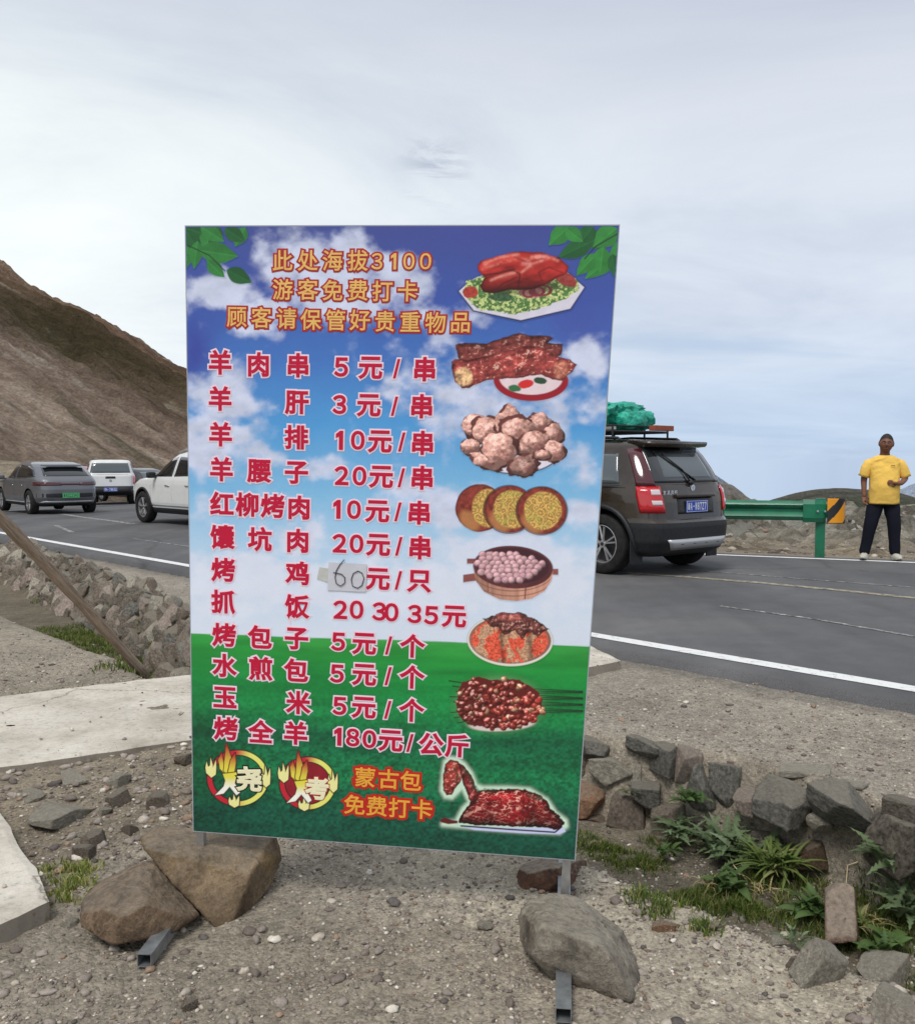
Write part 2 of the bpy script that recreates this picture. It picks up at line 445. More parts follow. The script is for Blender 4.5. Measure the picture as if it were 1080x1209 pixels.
# tyre-worn bands along the driving direction
mp = mapping(nt, co, (0.06, 1.1, 1), (0, 0, R(-44.5)))
n4_ = noise(nt, 1.0, 5, 0.55, mapping(nt, co, (0.9, 0.05, 1), (0, 0, R(-45))))
c_ = ramp(nt, n1_, [(0.3, (0.082, 0.081, 0.083)), (0.5, (0.102, 0.101, 0.102)), (0.72, (0.134, 0.131, 0.128))])
c_ = mixc(nt, 0.8, c_, ramp(nt, n2_, [(0.3, 0.5), (0.5, 1.0), (0.7, 1.6)]), 'MULTIPLY')
c_ = mixc(nt, 0.6, c_, ramp(nt, n3_, [(0.3, 0.8), (0.7, 1.25)]), 'MULTIPLY')
c_ = mixc(nt, 0.8, c_, ramp(nt, n4_, [(0.35, 0.72), (0.5, 1.0), (0.65, 1.25)]), 'MULTIPLY')
# fine cracks and tar seams
cr = vor(nt, 0.22, mixc(nt, 0.35, co, noise(nt, 1.5, 4, 0.6, co, out='Color')), 'DISTANCE_TO_EDGE')
c_ = mixc(nt, ramp(nt, cr, [(0.0, 0.35), (0.006, 0.0)]), c_, (0.02, 0.02, 0.02))
setin(nt, b, 'Base Color', c_); b.inputs['Roughness'].default_value = 0.82; b.inputs['Specular IOR Level'].default_value = 0.3
bump(nt, b, n2_, 0.5, 0.004)
road = mk('road', V, F, am, None, True); tag(road, kind='structure')

def strip_mat(name, c, wear, cdirt=(0.12, 0.11, 0.10)):
    m, nt, b = newmat(name); co = objco(nt)
    n = noise(nt, 14, 8, 0.75, co); n2 = noise(nt, 120, 4, 0.7, co)
    f = mathn(nt, 'ADD', mathn(nt, 'MULTIPLY', n, 0.75), mathn(nt, 'MULTIPLY', n2, 0.25))
    setin(nt, b, 'Base Color', mixc(nt, ramp(nt, f, [(wear - 0.05, 1.0), (wear + 0.06, 0.0)]), c, cdirt))
    b.inputs['Roughness'].default_value = 0.75; return m
def marking(name, pts, w, mat, zoff=0.004):
    pts = np.array(pts, float); V = []; n = len(pts)
    for i in range(n):
        t = pts[min(i + 1, n - 1)] - pts[max(i - 1, 0)]; t = t / np.linalg.norm(t); q = np.array([-t[1], t[0]])
        ww = w * (1 + 0.10 * (vnoise(i * 0.9, 0.3, 0, 5) - .5)) / 2
        for s in (-1, 1):
            p = pts[i] + q * ww * s; u, _ = uv_of(p[0], p[1]); V.append((p[0], p[1], z_road(u) + zoff))
    F = [(2 * i, 2 * i + 1, 2 * i + 3, 2 * i + 2) for i in range(n - 1)]
    # keep faces up
    o = mk(name, V, F, mat); 
    me = o.data
    if me.polygons[0].normal.z < 0: me.flip_normals()
    tag(o, kind='structure'); return o
white_paint = strip_mat('white road paint', (0.74, 0.74, 0.72), 0.40)
worn_paint = strip_mat('worn road paint', (0.50, 0.49, 0.46), 0.52, (0.075, 0.074, 0.073))
worn_yellow = strip_mat('worn yellow road paint', (0.42, 0.36, 0.25), 0.49, (0.075, 0.074, 0.073))
ue = np.concatenate([np.arange(-40, 0, 1.0), np.arange(0, 30, 0.4), np.arange(30, 90, 1.5)])
marking('edge_marking', [xy_of(u, v_edge(u)) for u in ue], 0.15, white_paint)
fx = np.concatenate([np.linspace(40, 10, 30), np.linspace(9.9, 0, 40), np.linspace(-0.3, -24, 50)])
marking('edge_marking', [(x, far_y(x) - 0.10) for x in fx], 0.13, white_paint)
def gl(px, py): p = gz(px, py, 0); return (p.x, p.y)
marking('centre_marking', [gl(735, 676), gl(800, 680.5), gl(900, 688.5), gl(1000, 698), gl(1080, 706.5), gl(1200, 722)], 0.13, worn_yellow)
marking('centre_marking', [gl(600, 671), gl(690, 672)], 0.13, worn_yellow)
marking('lane_marking', [gl(850, 716), gl(960, 731), gl(1080, 752), gl(1200, 778)], 0.05, worn_paint)
marking('lane_marking', [gl(800, 672), gl(950, 684), gl(1080, 694)], 0.04, worn_paint)
def glz(px, py, z): p = gz(px, py, z); return (p.x, p.y)
marking('lane_marking', [glz(60, 603, -.1), glz(95, 609.5, -.07), glz(130, 614, -.05), glz(158, 618, -.03)], 0.18, worn_paint)
marking('lane_marking', [glz(66, 620, -.05), glz(75, 624, -.04), glz(85, 628, -.03)], 0.10, worn_paint)
marking('lane_marking', [glz(158, 636, -.02), glz(195, 641, -.01), glz(235, 646, 0)], 0.05, worn_paint)

# ------------------------------------------------------------------ hills
def rock_slope_mat(name, stops, streak_rot, sc=1.0, green=None, mid=None):
    m, nt, b = newmat(name); co = objco(nt)
    st = noise(nt, 0.05 * sc, 8, 0.62, mapping(nt, co, (1.0, 7.0, 1.0)), 0.5)
    big = noise(nt, 0.018 * sc, 6, 0.55, co, 0.6)
    fine = noise(nt, 0.9 * sc, 8, 0.72, co)
    fine2 = noise(nt, 3.5 * sc, 6, 0.75, co)
    c = ramp(nt, st, stops)
    if green: c = mixc(nt, ramp(nt, noise(nt, 0.03 * sc, 6, 0.6, mapping(nt, co, (0.5, 2.2, 1)), 0.6), [(0.50, 0.0), (0.60, 0.75)]), c, green)
    att = nt.nodes.new('ShaderNodeAttribute'); att.attribute_name = 'Col'
    c = mixc(nt, 1.0, c, att.outputs['Color'], 'MULTIPLY')
    c = mixc(nt, 0.8, c, ramp(nt, big, [(0.3, 0.7), (0.7, 1.3)]), 'MULTIPLY')
    c = mixc(nt, 0.7, c, ramp(nt, fine, [(0.3, 0.6), (0.5, 1.0), (0.72, 1.5)]), 'MULTIPLY')
    c = mixc(nt, 0.8, c, ramp(nt, fine2, [(0.3, 0.5), (0.5, 1.0), (0.75, 1.6)]), 'MULTIPLY')
    setin(nt, b, 'Base Color', c); b.inputs['Roughness'].default_value = 1.0; b.inputs['Specular IOR Level'].default_value = 0.0
    p = bump(nt, b, fine, 1.0, 1.6 / sc); p = bump(nt, b, st, 0.9, 3.0 / sc, p); bump(nt, b, fine2, 1.0, 0.35 / sc, p)
    return m
hm = rock_slope_mat('scree slope', [(0.30, lin((100, 85, 73))), (0.47, lin((136, 117, 102))), (0.60, lin((152, 134, 118))), (0.70, lin((196, 184, 168)))], 0, 1.0, lin((82, 76, 56)))
E0 = np.array([-6.0, 110.0]); ea = np.array([-24.0, -60.0]); ea /= np.linalg.norm(ea); eb = np.array([-0.93, 0.37]); eb /= np.linalg.norm(eb)
A = np.concatenate([np.linspace(-45, -4, 26), np.linspace(-3.5, 135, 300)]); B = np.linspace(-6, 215, 360)
AA, BB = np.meshgrid(A, B, indexing='ij')
hx = E0[0] + ea[0] * AA + eb[0] * BB; hy = E0[1] + ea[1] * AA + eb[1] * BB
slope = 0.497
edge = (fbm(BB * 0.035, BB * 0, 0, 7, 5) - 0.5) * 7
zh = -1.3 + slope * np.maximum(BB, 0) - 0.4 * np.minimum(BB, 0) * -1
zh += (fbm(BB * 0.03, AA * 0.10, 0, 12, 5) - 0.5) * 5.0 * sst(3, 30, BB) * sst(0, 14, AA)
zh += (fbm(BB * 0.10, AA * 0.42, 0, 13, 5) - 0.5) * 2.8 * sst(0, 12, BB)
zh += (fbm(BB * 0.5, AA * 0.9, 0, 15, 4) - 0.5) * 1.5 * sst(0, 12, BB)
zh += (fbm(BB * 0.07, AA * 0, 0, 14, 4) - 0.5) * 2.6 * sst(5, 40, BB)
zh -= 0.012 * np.maximum(0, 14 - np.maximum(AA, 0)) ** 2 * 0.35
zh -= 0.75 * np.maximum(0, -AA)
fl = (AA > 0)
hc = np.ones(AA.shape + (3,))
gs = np.exp(-((AA - 44 - 0.10 * BB + 12 * (fbm(BB * .04, AA * .04, 0, 5, 3) - .5)) / 12) ** 2) * sst(0, 6, BB) * (1 - sst(30, 60, BB))   # pale grey rubble chute
hc = hc * (1 - gs[..., None]) + np.array([1.62, 1.70, 1.76]) * gs[..., None]
od = np.exp(-((AA - 7) / 7) ** 2)[..., None] * 0.5
hc = hc * (1 - od) + np.array([1.20, 0.98, 0.82]) * od
gg = np.exp(-((AA - 19 + 5 * (fbm(BB * .06, AA * .05, 0, 6, 3) - .5)) / 5) ** 2)[..., None] * 0.62
hc = hc * (1 - gg) + np.array([0.62, 0.68, 0.52]) * gg
HX = E0[0]; 
# object axes follow the slope so that the streaks run down it
ang = math.atan2(eb[1], eb[0])
loc = Vector((E0[0], E0[1], 0))
ca, sa = math.cos(-ang), math.sin(-ang)
lx = (hx - loc.x) * ca - (hy - loc.y) * sa; ly = (hx - loc.x) * sa + (hy - loc.y) * ca
hill = mk('hill', np.stack([lx, ly, zh], -1).reshape(-1, 3), grid_faces(len(A), len(B))[:, ::-1], hm, None, True, col=hc.reshape(-1, 3))
hill.location = loc; hill.rotation_euler = (0, 0, ang); tag(hill, kind='structure')

def mound(name, prof, Y, depth, mat, nx=160, ny=60, rough=1.0, seed=1, colr=(1, 1, 1), base=-30):
    """a hill whose skyline passes through points given in metres (x, z), centred on distance Y"""
    prof = sorted(prof); xs = np.linspace(prof[0][0], prof[-1][0], nx)
    top = np.interp(xs, [p[0] for p in prof], [p[1] for p in prof])
    k = np.ones(7) / 7; tp = np.convolve(np.pad(top, 3, mode='edge'), k, 'valid')
    t = np.linspace(-1, 1, ny)
    X, T = np.meshgrid(xs, t, indexing='ij')
    Z = base + (tp[:, None] - base) * (1 - np.abs(T) ** 1.5)
    Yg = Y + T * depth + 0 * X
    n = (fbm(X / depth * 5, Yg / depth * 5, 0, seed, 6) - 0.5) * rough
    Z = Z + n * (0.25 + np.abs(T))
    c = np.ones(X.shape + (3,)) * np.array(colr)
    o = mk(name, np.stack([X, Yg, Z], -1).reshape(-1, 3), grid_faces(nx, ny)[:, ::1], mat, None, True, col=c.reshape(-1, 3))
    if o.data.polygons[len(o.data.polygons) // 2].normal.z < 0: o.data.flip_normals()
    return tag(o, kind='structure')
def skyl(pts, Y): return [tuple(at(px, py, Y))[::2] for px, py in pts]
hm2 = rock_slope_mat('grassy dark slope', [(0.3, lin((92, 92, 84))), (0.5, lin((108, 107, 98))), (0.7, lin((128, 125, 114)))], 0, 0.8, lin((86, 92, 74)))
hm3 = rock_slope_mat('grey rock', [(0.3, lin((120, 116, 110))), (0.5, lin((146, 140, 134))), (0.7, lin((170, 164, 158)))], 0, 3.0)
hm4 = rock_slope_mat('haze tinted far slope', [(0.3, lin((165, 178, 196))), (0.7, lin((180, 192, 208)))], 0, 0.1)  # distance haze is put into the pale blue colour
mound('hill', skyl([(780, 640), (860, 607), (920, 588), (950, 579), (985, 575.5), (1020, 576), (1050, 578), (1090, 590), (1140, 604), (1220, 625), (1300, 660)], 170), 170, 46, hm2, rough=3.0, seed=3)
mound('rocky_hill', skyl([(600, 600), (700, 566), (790, 552), (835, 562), (850, 568), (858, 569), (866, 574), (876, 582), (890, 592), (905, 604), (930, 625)], 62), 62, 9, hm3, rough=2.2, seed=5, base=-12)
mound('far_hill', skyl([(700, 560), (780, 545), (838, 556), (858, 570), (885, 590), (915, 606), (980, 640)], 420), 420, 90, hm4, rough=10, seed=8, base=-120)
mound('far_mountain', skyl([(985, 620), (1020, 600), (1050, 588), (1066, 578), (1082, 570), (1120, 560), (1180, 566), (1300, 590), (1500, 600)], 2600), 2600, 500, hm4, rough=60, seed=9, base=-420)
# low gravel bank beside the road on the left
em = rock_slope_mat('pale gravel bank', [(0.3, lin((150, 138, 120))), (0.7, lin((190, 176, 156)))], 0, 6.0)
mound('gravel_embankment', skyl([(-420, 538), (-200, 540), (-40, 543), (0, 544), (22, 544.5), (44, 552), (60, 575)], 47), 47, 5, em, rough=0.5, seed=12, base=-2.5)

# rocky outcrop bank beyond the far edge on the right: finely broken relief over the coarse ground
bx = np.linspace(-3, 22, 420); bs_ = np.linspace(3.2, 16.8, 230)
BXg, BSg = np.meshgrid(bx, bs_, indexing='ij'); BYg = far_y(BXg) + BSg
env = sst(3.2, 6.0, BSg) * (1 - sst(14.5, 16.8, BSg)) * sst(-3, 0, BXg) * (1 - sst(19, 22, BXg))
r1_ = 1 - 2 * np.abs(fbm(BXg * 0.9, BYg * 0.9, 0, 131, 5, .55) - .5); r2_ = 1 - 2 * np.abs(fbm(BXg * 3.1, BYg * 3.1, 0, 132, 4, .6) - .5)
BZg = height(BXg, BYg) - 0.02 + env * (-0.10 + 0.34 * (r1_ - .55) + 0.16 * (r2_ - .6) + 0.10 * (fbm(BXg * 9, BYg * 9, 0, 133, 3) - .5))
BZg = np.where(env < .02, BZg - .06, BZg)
ck = fbm(BXg * 1.6, BYg * 1.6, 0, 134, 6, .6)[..., None]; cl_ = sst(4.5, 8, BSg)[..., None]
bc = np.array([1.15, 1.04, 0.90]) * (1 - cl_) + np.array([1.0, 1.0, 0.98]) * cl_; bc = bc * (0.15 + 1.6 * ck) * (0.35 + .85 * r2_[..., None])
rb = mk('rocky_bank', np.stack([BXg, BYg, BZg], -1).reshape(-1, 3), grid_faces(len(bx), len(bs_)), rock_slope_mat('broken rock bank', [(0.3, lin((118, 114, 104))), (0.5, lin((148, 142, 130))), (0.7, lin((176, 168, 156)))], 0, 9.0), None, True, col=bc.reshape(-1, 3))
tag(rb, kind='structure')

# ================================================================== THE MENU BOARD
BO = Vector((-0.8362, 2.8627, -1.1700 + CAMH)); BX = Vector((0.99349, -0.11572, -0.02732)); BY = Vector((0.04046, -0.12785, 0.99038))
BN = BX.cross(BY).normalized()                                   # towards the viewer is -BN
BN = -BN if BN.y > 0 else BN
BW, BH = 1.2, 1.85
def board(px, py):
    """photo position -> metres along the board"""
    px = np.asarray(px, float); py = np.asarray(py, float)
    x, y = (px - 540) / 1080, (py - 604.5) / 1080
    c, s = math.cos(PITCH), math.sin(PITCH)
    r = np.stack([x, c - y * s, -y * c - s], -1)
    O = np.array(BO) - np.array([0, 0, CAMH]); N = np.array(BN)
    t = (O @ N) / (r @ N); P = r * t[..., None] - O
    G = np.array([[BX @ BX, BX @ BY], [BX @ BY, BY @ BY]]); Gi = np.linalg.inv(G)
    q = np.stack([P @ np.array(BX), P @ np.array(BY)], -1) @ Gi.T
    return q
BMAT = Matrix(((BX.x, BY.x, BN.x, BO.x), (BX.y, BY.y, BN.y, BO.y), (BX.z, BY.z, BN.z, BO.z), (0, 0, 0, 1)))
sign = empty('menu_board', (BO.x + .6, BO.y - .06, 0.03), 0, 'large printed food menu board with red Chinese lettering, standing on a steel frame', 'sign')
SI = Matrix.Translation(sign.location).inverted()
def board_mesh(name, v, f, mat, **k):
    v = np.asarray(v, float); T = np.array(SI @ BMAT)
    o = mk(name, v @ T[:3, :3].T + T[:3, 3], f, mat, None, **k); o.parent = sign
    return o
def print_mat(name, rough=0.42):
    m, nt, b = newmat(name); att = nt.nodes.new('ShaderNodeAttribute'); att.attribute_name = 'Col'
    co = objco(nt)
    setin(nt, b, 'Base Color', mixc(nt, 0.985, (0.62, 0.62, 0.66), mixc(nt, 1.0, att.outputs['Color'], (1.30, 1.31, 1.31), 'MULTIPLY'))); b.inputs['Roughness'].default_value = rough; b.inputs['Specular IOR Level'].default_value = 0.35
    w1 = nd(nt, 'ShaderNodeTexWave', None, Scale=60.0, Distortion=1.0); nt.links.new(co, w1.inputs['Vector'])
    bp = bump(nt, b, noise(nt, 2.0, 3, 0.5, co), 0.25, 0.02)
    bump(nt, b, noise(nt, 300, 2, 0.5, co), 0.25, 0.0006, bp)
    return m
PRINT = print_mat('printed vinyl')
# ---- background picture: sky with clouds over grass, painted onto the sheet's vertices
def L3(*c): return np.array(lin(c))
def bg_paint(X, Y):
    """X, Y photo px"""
    wx = X + 26 * (fbm(X / 45, Y / 45, 0, 41, 5) - .5) + 10 * (fbm(X / 12, Y / 12, 0, 42, 4) - .5)
    wy = Y + 26 * (fbm(X / 45, Y / 45, 0, 43, 5) - .5) + 10 * (fbm(X / 12, Y / 12, 0, 44, 4) - .5)
    t = np.clip((wy - 265) / 480, 0, 1)[..., None]
    stops = [(0, L3(64, 76, 142)), (.18, L3(60, 84, 162)), (.34, L3(66, 114, 186)), (.5, L3(78, 150, 208)), (.66, L3(124, 180, 218)), (.8, L3(176, 204, 228)), (1, L3(208, 216, 230))]
    c = np.zeros(X.shape + (3,))
    for k in range(3): c[..., k] = np.interp(t[..., 0], [s[0] for s in stops], [s[1][k] for s in stops])
    # darker indigo left edge band
    k = (np.exp(-((wx - 232) / 26) ** 2) * np.exp(-((wy - 412) / 42) ** 2))[..., None]; c = c * (1 - .8 * k) + L3(56, 58, 146) * .8 * k
    k = (np.exp(-((wx - 690) / 60) ** 2) * np.exp(-((wy - 385) / 40) ** 2))[..., None]; c = c * (1 - .6 * k) + L3(70, 78, 158) * .6 * k
    k = (np.exp(-((wx - 560) / 110) ** 2) * np.exp(-((wy - 275) / 20) ** 2))[..., None]; c = c * (1 - .5 * k) + L3(68, 74, 150) * .5 * k
    blobs = [(350, 310, 40, 34, 1), (400, 340, 70, 48, .9), (270, 340, 46, 24, .95), (420, 300, 30, 24, .9), (310, 372, 40, 26, .9), (470, 330, 46, 40, .75), (250, 320, 22, 12, .5),
             (530, 400, 40, 30, .6), (505, 372, 30, 24, .6), (560, 370, 28, 16, .5), (490, 450, 70, 50, .55), (560, 470, 90, 60, .7), (640, 500, 50, 60, .65), (655, 420, 26, 22, .5), (690, 430, 34, 34, .85), (700, 480, 30, 40, .5),
             (262, 470, 42, 40, .95), (250, 520, 50, 44, .9), (300, 540, 50, 20, .7), (380, 550, 50, 16, .55), (330, 600, 40, 24, .35), (450, 520, 40, 14, .35), (480, 575, 44, 26, .8), (540, 600, 60, 34, .75), (600, 650, 120, 30, .8),
             (350, 635, 40, 30, .85), (300, 685, 60, 40, 1), (400, 690, 90, 36, 1), (250, 700, 60, 50, .8), (520, 690, 120, 40, .9), (660, 690, 60, 60, .8), (690, 600, 26, 20, .8), (695, 560, 22, 14, .6), (680, 540, 26, 22, .5), (240, 600, 26, 36, .35)]
    m = np.zeros(X.shape)
    for bx, by, rx, ry, a in blobs:
        m = np.maximum(m, a * np.exp(-(((wx - bx) / rx) ** 2 + ((wy - by) / ry) ** 2) * 0.9))
    tex = fbm(X / 22, Y / 16, 0, 51, 6)
    m = sst(0.22, 0.74, m + (tex - .5) * 0.8)
    cl = L3(198, 204, 226) * (0.78 + 0.42 * fbm(X / 16 + 5, Y / 12, 0, 52, 5)[..., None])
    low = sst(560, 700, Y)[..., None]
    cl = cl * (1 - low) + L3(212, 218, 232) * low * (0.95 + .1 * tex[..., None])
    c = c * (1 - m[..., None]) + cl * m[..., None]
    # grass
    gy = 746 + (X - 230) * (760 - 745) / 460 + 2.0 * (fbm(X / 60, X * 0, 0, 61, 3) - .5)
    g = sst(-0.7, 0.7, Y - gy)[..., None]
    d = np.clip((Y - gy) / 255, 0, 1)
    gst = [(0, L3(52, 148, 62)), (.06, L3(34, 138, 54)), (.2, L3(20, 132, 58)), (.34, L3(22, 128, 66)), (.45, L3(16, 92, 58)), (.62, L3(20, 112, 66)), (.8, L3(18, 84, 62)), (1, L3(16, 68, 52))]
    gc = np.zeros(X.shape + (3,))
    for k in range(3): gc[..., k] = np.interp(d + 0.07 * (fbm(X / 90, Y / 18, 0, 62, 4) - .5), [s[0] for s in gst], [s[1][k] for s in gst])
    lx = np.exp(-((X - 225) / 70.0) ** 2)[..., None] * sst(.15, .5, d)[..., None]
    gc = gc * (1 - .35 * lx)
    gc = gc * (0.70 + 0.60 * fbm(X / 60, Y / 9, 0, 63, 4))[..., None]
    fine = fbm(X / 3.2, Y / 2.4, 0, 64, 3)
    gc = gc * (1 + (fine - .5) * 1.5 * sst(.05, .6, d))[..., None]
    c = c * (1 - g) + np.clip(gc, 0, 1) * g
    weave = 1 + 0.05 * (vnoise(X * 1.3, Y * 1.3, 0, 71) - .5)
    return np.clip(c * weave[..., None], 0, 1)
NX, NY = 430, 640
bs = np.linspace(0, BW, NX); bt = np.linspace(0, BH, NY)
SS, TT = np.meshgrid(bs, bt, indexing='ij')
P3 = np.array(BO)[None, None] + SS[..., None] * np.array(BX) + TT[..., None] * np.array(BY) - np.array([0, 0, CAMH])
c_, s_ = math.cos(PITCH), math.sin(PITCH)
dep = P3[..., 1] * c_ - P3[..., 2] * s_
PX = 540 + 1080 * P3[..., 0] / dep; PY = 604.5 + 1080 * (-P3[..., 1] * s_ - P3[..., 2] * c_) / dep
sheet = board_mesh('vinyl_sheet', np.stack([SS, TT, 0 * SS + 0.0165], -1).reshape(-1, 3), grid_faces(NX, NY), PRINT, smooth=True, col=bg_paint(PX, PY).reshape(-1, 3))
if (sheet.data.polygons[0].normal.y > 0): sheet.data.flip_normals()
# the sheet wraps round the frame: sides and back
edge_m = simple('vinyl edge', (0.40, 0.42, 0.47), 0.5)
wb = MB()
wb.box((-0.0015, BH / 2, 0.004), (0.003, BH, 0.024)); wb.box((BW + 0.0015, BH / 2, 0.004), (0.003, BH, 0.024))
wb.box((BW / 2, BH + 0.0015, 0.004), (BW + 0.006, 0.003, 0.024)); wb.box((BW / 2, -0.0015, 0.004), (BW + 0.006, 0.003, 0.024))
board_mesh('vinyl_wrap', wb.v, wb.f, edge_m)
bk = MB(); bk.box((BW / 2, BH / 2, 0.0135), (BW - 0.004, BH - 0.004, 0.002)); board_mesh('vinyl_back', bk.v, bk.f, simple('vinyl back', (0.70, 0.70, 0.70), 0.6))
steel = simple('galvanised steel', (0.56, 0.57, 0.58), 0.38, 0.85, var=0.25, vs_=18, bmp=0.15)
steel_dull = simple('dull galvanised steel', (0.27, 0.285, 0.29), 0.55, 0.7, var=0.3, vs_=25)
fr = MB()
for z in (BH - 0.013, 0.66, 1.24): fr.box((BW / 2, z, -0.001), (BW - 0.056, 0.024, 0.024))
board_mesh('frame_crossbar', fr.v, fr.f, steel)
# uprights run on below the sheet down to the ground
footL = gz(170, 1128, 0.05); footR = gz(665, 1192, 0.05)
posts = []
for sx in (0.018, BW - 0.022):
    top = BMAT @ Vector((sx, BH - 0.002, -0.001)); 
    drop = BMAT @ Vector((sx, 0, -0.001)); g = drop + (drop - top).normalized() * ((drop.z - 0.045) / abs((drop - top).normalized().z))
    L = (top - g).length; p = MB()
    p.box((sx, BH - 0.002 - L / 2, -0.001), (0.025, L, 0.025)); board_mesh('post', p.v, p.f, steel); posts.append(g)
for g, f in zip(posts, (footL, footR)):
    d = (Vector((f.x, f.y, 0)) - Vector((g.x, g.y, 0))); L = d.length; dn = d.normalized(); sd_ = Vector((-dn.y, dn.x, 0)); up = Vector((0, 0, 1))
    a = Vector((g.x, g.y, 0.042)) - dn * 0.30; e = Vector((f.x, f.y, 0.034))
    w = 0.020; h = 0.0185; th = 0.0022; V = []; F = []
    for P in (a, e):
        for (q, r) in ((-w, -h), (w, -h), (w, h), (-w, h)): V.append(P + sd_ * q + up * r)
    for (q, r) in ((-w, -h), (w, -h), (w, h), (-w, h)): V.append(e + sd_ * q * (1 - th / w) + up * r * (1 - th / h))
    for (q, r) in ((-w, -h), (w, -h), (w, h), (-w, h)): V.append(e - dn * 0.12 + sd_ * q * (1 - th / w) + up * r * (1 - th / h))
    for k in range(4):
        n = (k + 1) % 4
        F += [(k, n, 4 + n, 4 + k), (4 + k, 4 + n, 8 + n, 8 + k), (8 + k, 8 + n, 12 + n, 12 + k)]
    F += [(0, 3, 2, 1), (12, 13, 14, 15)]
    o = mk('foot', [SI @ v for v in V], F, steel_dull, None); o.parent = sign

# ---- lettering
FCACHE = {}
def glyph(ch, bev):
    k = (ch, bev)
    if k in FCACHE: return FCACHE[k]
    c = bpy.data.curves.new('glyph', 'FONT'); c.body = ch; c.size = 1; c.bevel_depth = bev; c.bevel_resolution = 1; c.resolution_u = 4
    o = bpy.data.objects.new('glyph', c); COL.objects.link(o)
    bpy.context.view_layer.update()
    dg = bpy.context.evaluated_depsgraph_get(); me = o.evaluated_get(dg).to_mesh()
    v = np.array([tuple(q.co) for q in me.vertices]); f = [tuple(p.vertices) for p in me.polygons]
    o.evaluated_get(dg).to_mesh_clear(); COL.objects.unlink(o); bpy.data.objects.remove(o); bpy.data.curves.remove(c)
    FCACHE[k] = (v, f); return v, f
def custom_one(bev):
    pts = [(0.11, 0.0), (0.22, 0.0), (0.22, 0.72), (0.13, 0.72), (-0.02, 0.60), (-0.02, 0.50), (0.11, 0.57)]
    n = len(pts); c = []
    for i in range(n):
        p0, p1, p2 = (Vector(pts[i - 1]), Vector(pts[i]), Vector(pts[(i + 1) % n]))
        a = (p1 - p0).normalized(); b_ = (p2 - p1).normalized(); n1 = Vector((a.y, -a.x)); n2 = Vector((b_.y, -b_.x)); m_ = (n1 + n2); m_ = m_ / max(0.35, m_.dot(n1))
        c.append(p1 + m_ * bev)
    return np.array([(q.x, q.y, bev) for q in c]), [(0, 1, 2, 3, 6), (3, 4, 5, 6)]
def letters(name, chars, mats, bev_in, bev_out, label=None, cj=27.0):
    """chars: (character, photo x, photo y, height in photo px); one flat mesh per character, rim below, ink above"""
    for ch, px, py, hp in chars:
        V = []; F = []; M = []
        q = board(px, py); q2 = board(px, py - 10); sc = float(np.linalg.norm(q2 - q)) / 10
        digit = ch.isdigit()
        src = chr(0xFF10 + int(ch)) if digit else ch
        if ch == '1': v0 = custom_one(0)[0]
        else: v0, _ = glyph(src, 0.0)
        lo = v0[:, :2].min(0); hi = v0[:, :2].max(0); ctr = (lo + hi) / 2
        eh = (hi[1] - lo[1]) if (digit or ch == '/') else 0.93
        s = hp * sc / eh
        wx = 1.0
        if digit: wx = 1.0
        if ch == '/': wx = 0.8
        for li, (bev, zt) in enumerate(((bev_out, 0.0172), (bev_in, 0.0180))):
            bb = bev * (1.0 if digit else 1)
            v, f = custom_one(bb) if ch == '1' else glyph(src, bb)
            o = len(V)
            for p in v:
                V.append((float(q[0]) + (p[0] - ctr[0]) * s * wx, float(q[1]) + (p[1] - ctr[1]) * s, zt + p[2] * s * 0.08 / max(bev, .01) * 0.05))
            F += [tuple(i + o for i in g) for g in f]; M += [li] * len(f)
        o = board_mesh(name, V, F, mats, fm=M)
        if label: o['label'] = label
ink_red = simple('crimson print', lin((206, 30, 66)), 0.42, spec=0.3); ink_halo = simple('pale pink print', lin((252, 226, 240)), 0.42, spec=0.3)
ink_gold = simple('gold print', lin((248, 196, 112)), 0.42, spec=0.3, var=0.12, vs_=40); ink_rim = simple('dark red print', lin((184, 54, 56)), 0.42, spec=0.3)
ink_gold2 = simple('orange gold print', lin((250, 180, 70)), 0.42, spec=0.3, var=0.12, vs_=40); ink_rim2 = simple('bright red print', lin((204, 48, 40)), 0.42, spec=0.3)
H = 24
heads = [[('此', 336, 308), ('处', 365.5, 308), ('海', 394.5, 308), ('拔', 424, 308), ('3', 446.5, 309), ('1', 466, 309), ('0', 484, 309), ('0', 503.5, 309)],
         [('游', 336, 342), ('客', 365.5, 342), ('免', 394.5, 343), ('费', 424, 343), ('打', 453, 344), ('卡', 482.5, 344)],
         [('顾', 282, 374.5), ('客', 311, 375), ('请', 340.5, 376), ('保', 369, 377.5), ('管', 398, 378), ('好', 426.5, 378), ('贵', 456, 379.5), ('重', 485.5, 380), ('物', 515, 381), ('品', 544.5, 381)]]
for r in heads:
    letters('heading_character', [(c, x, y, H if not c.isdigit() else 18.5) for c, x, y in r], [ink_rim, ink_gold], 0.013, 0.095)
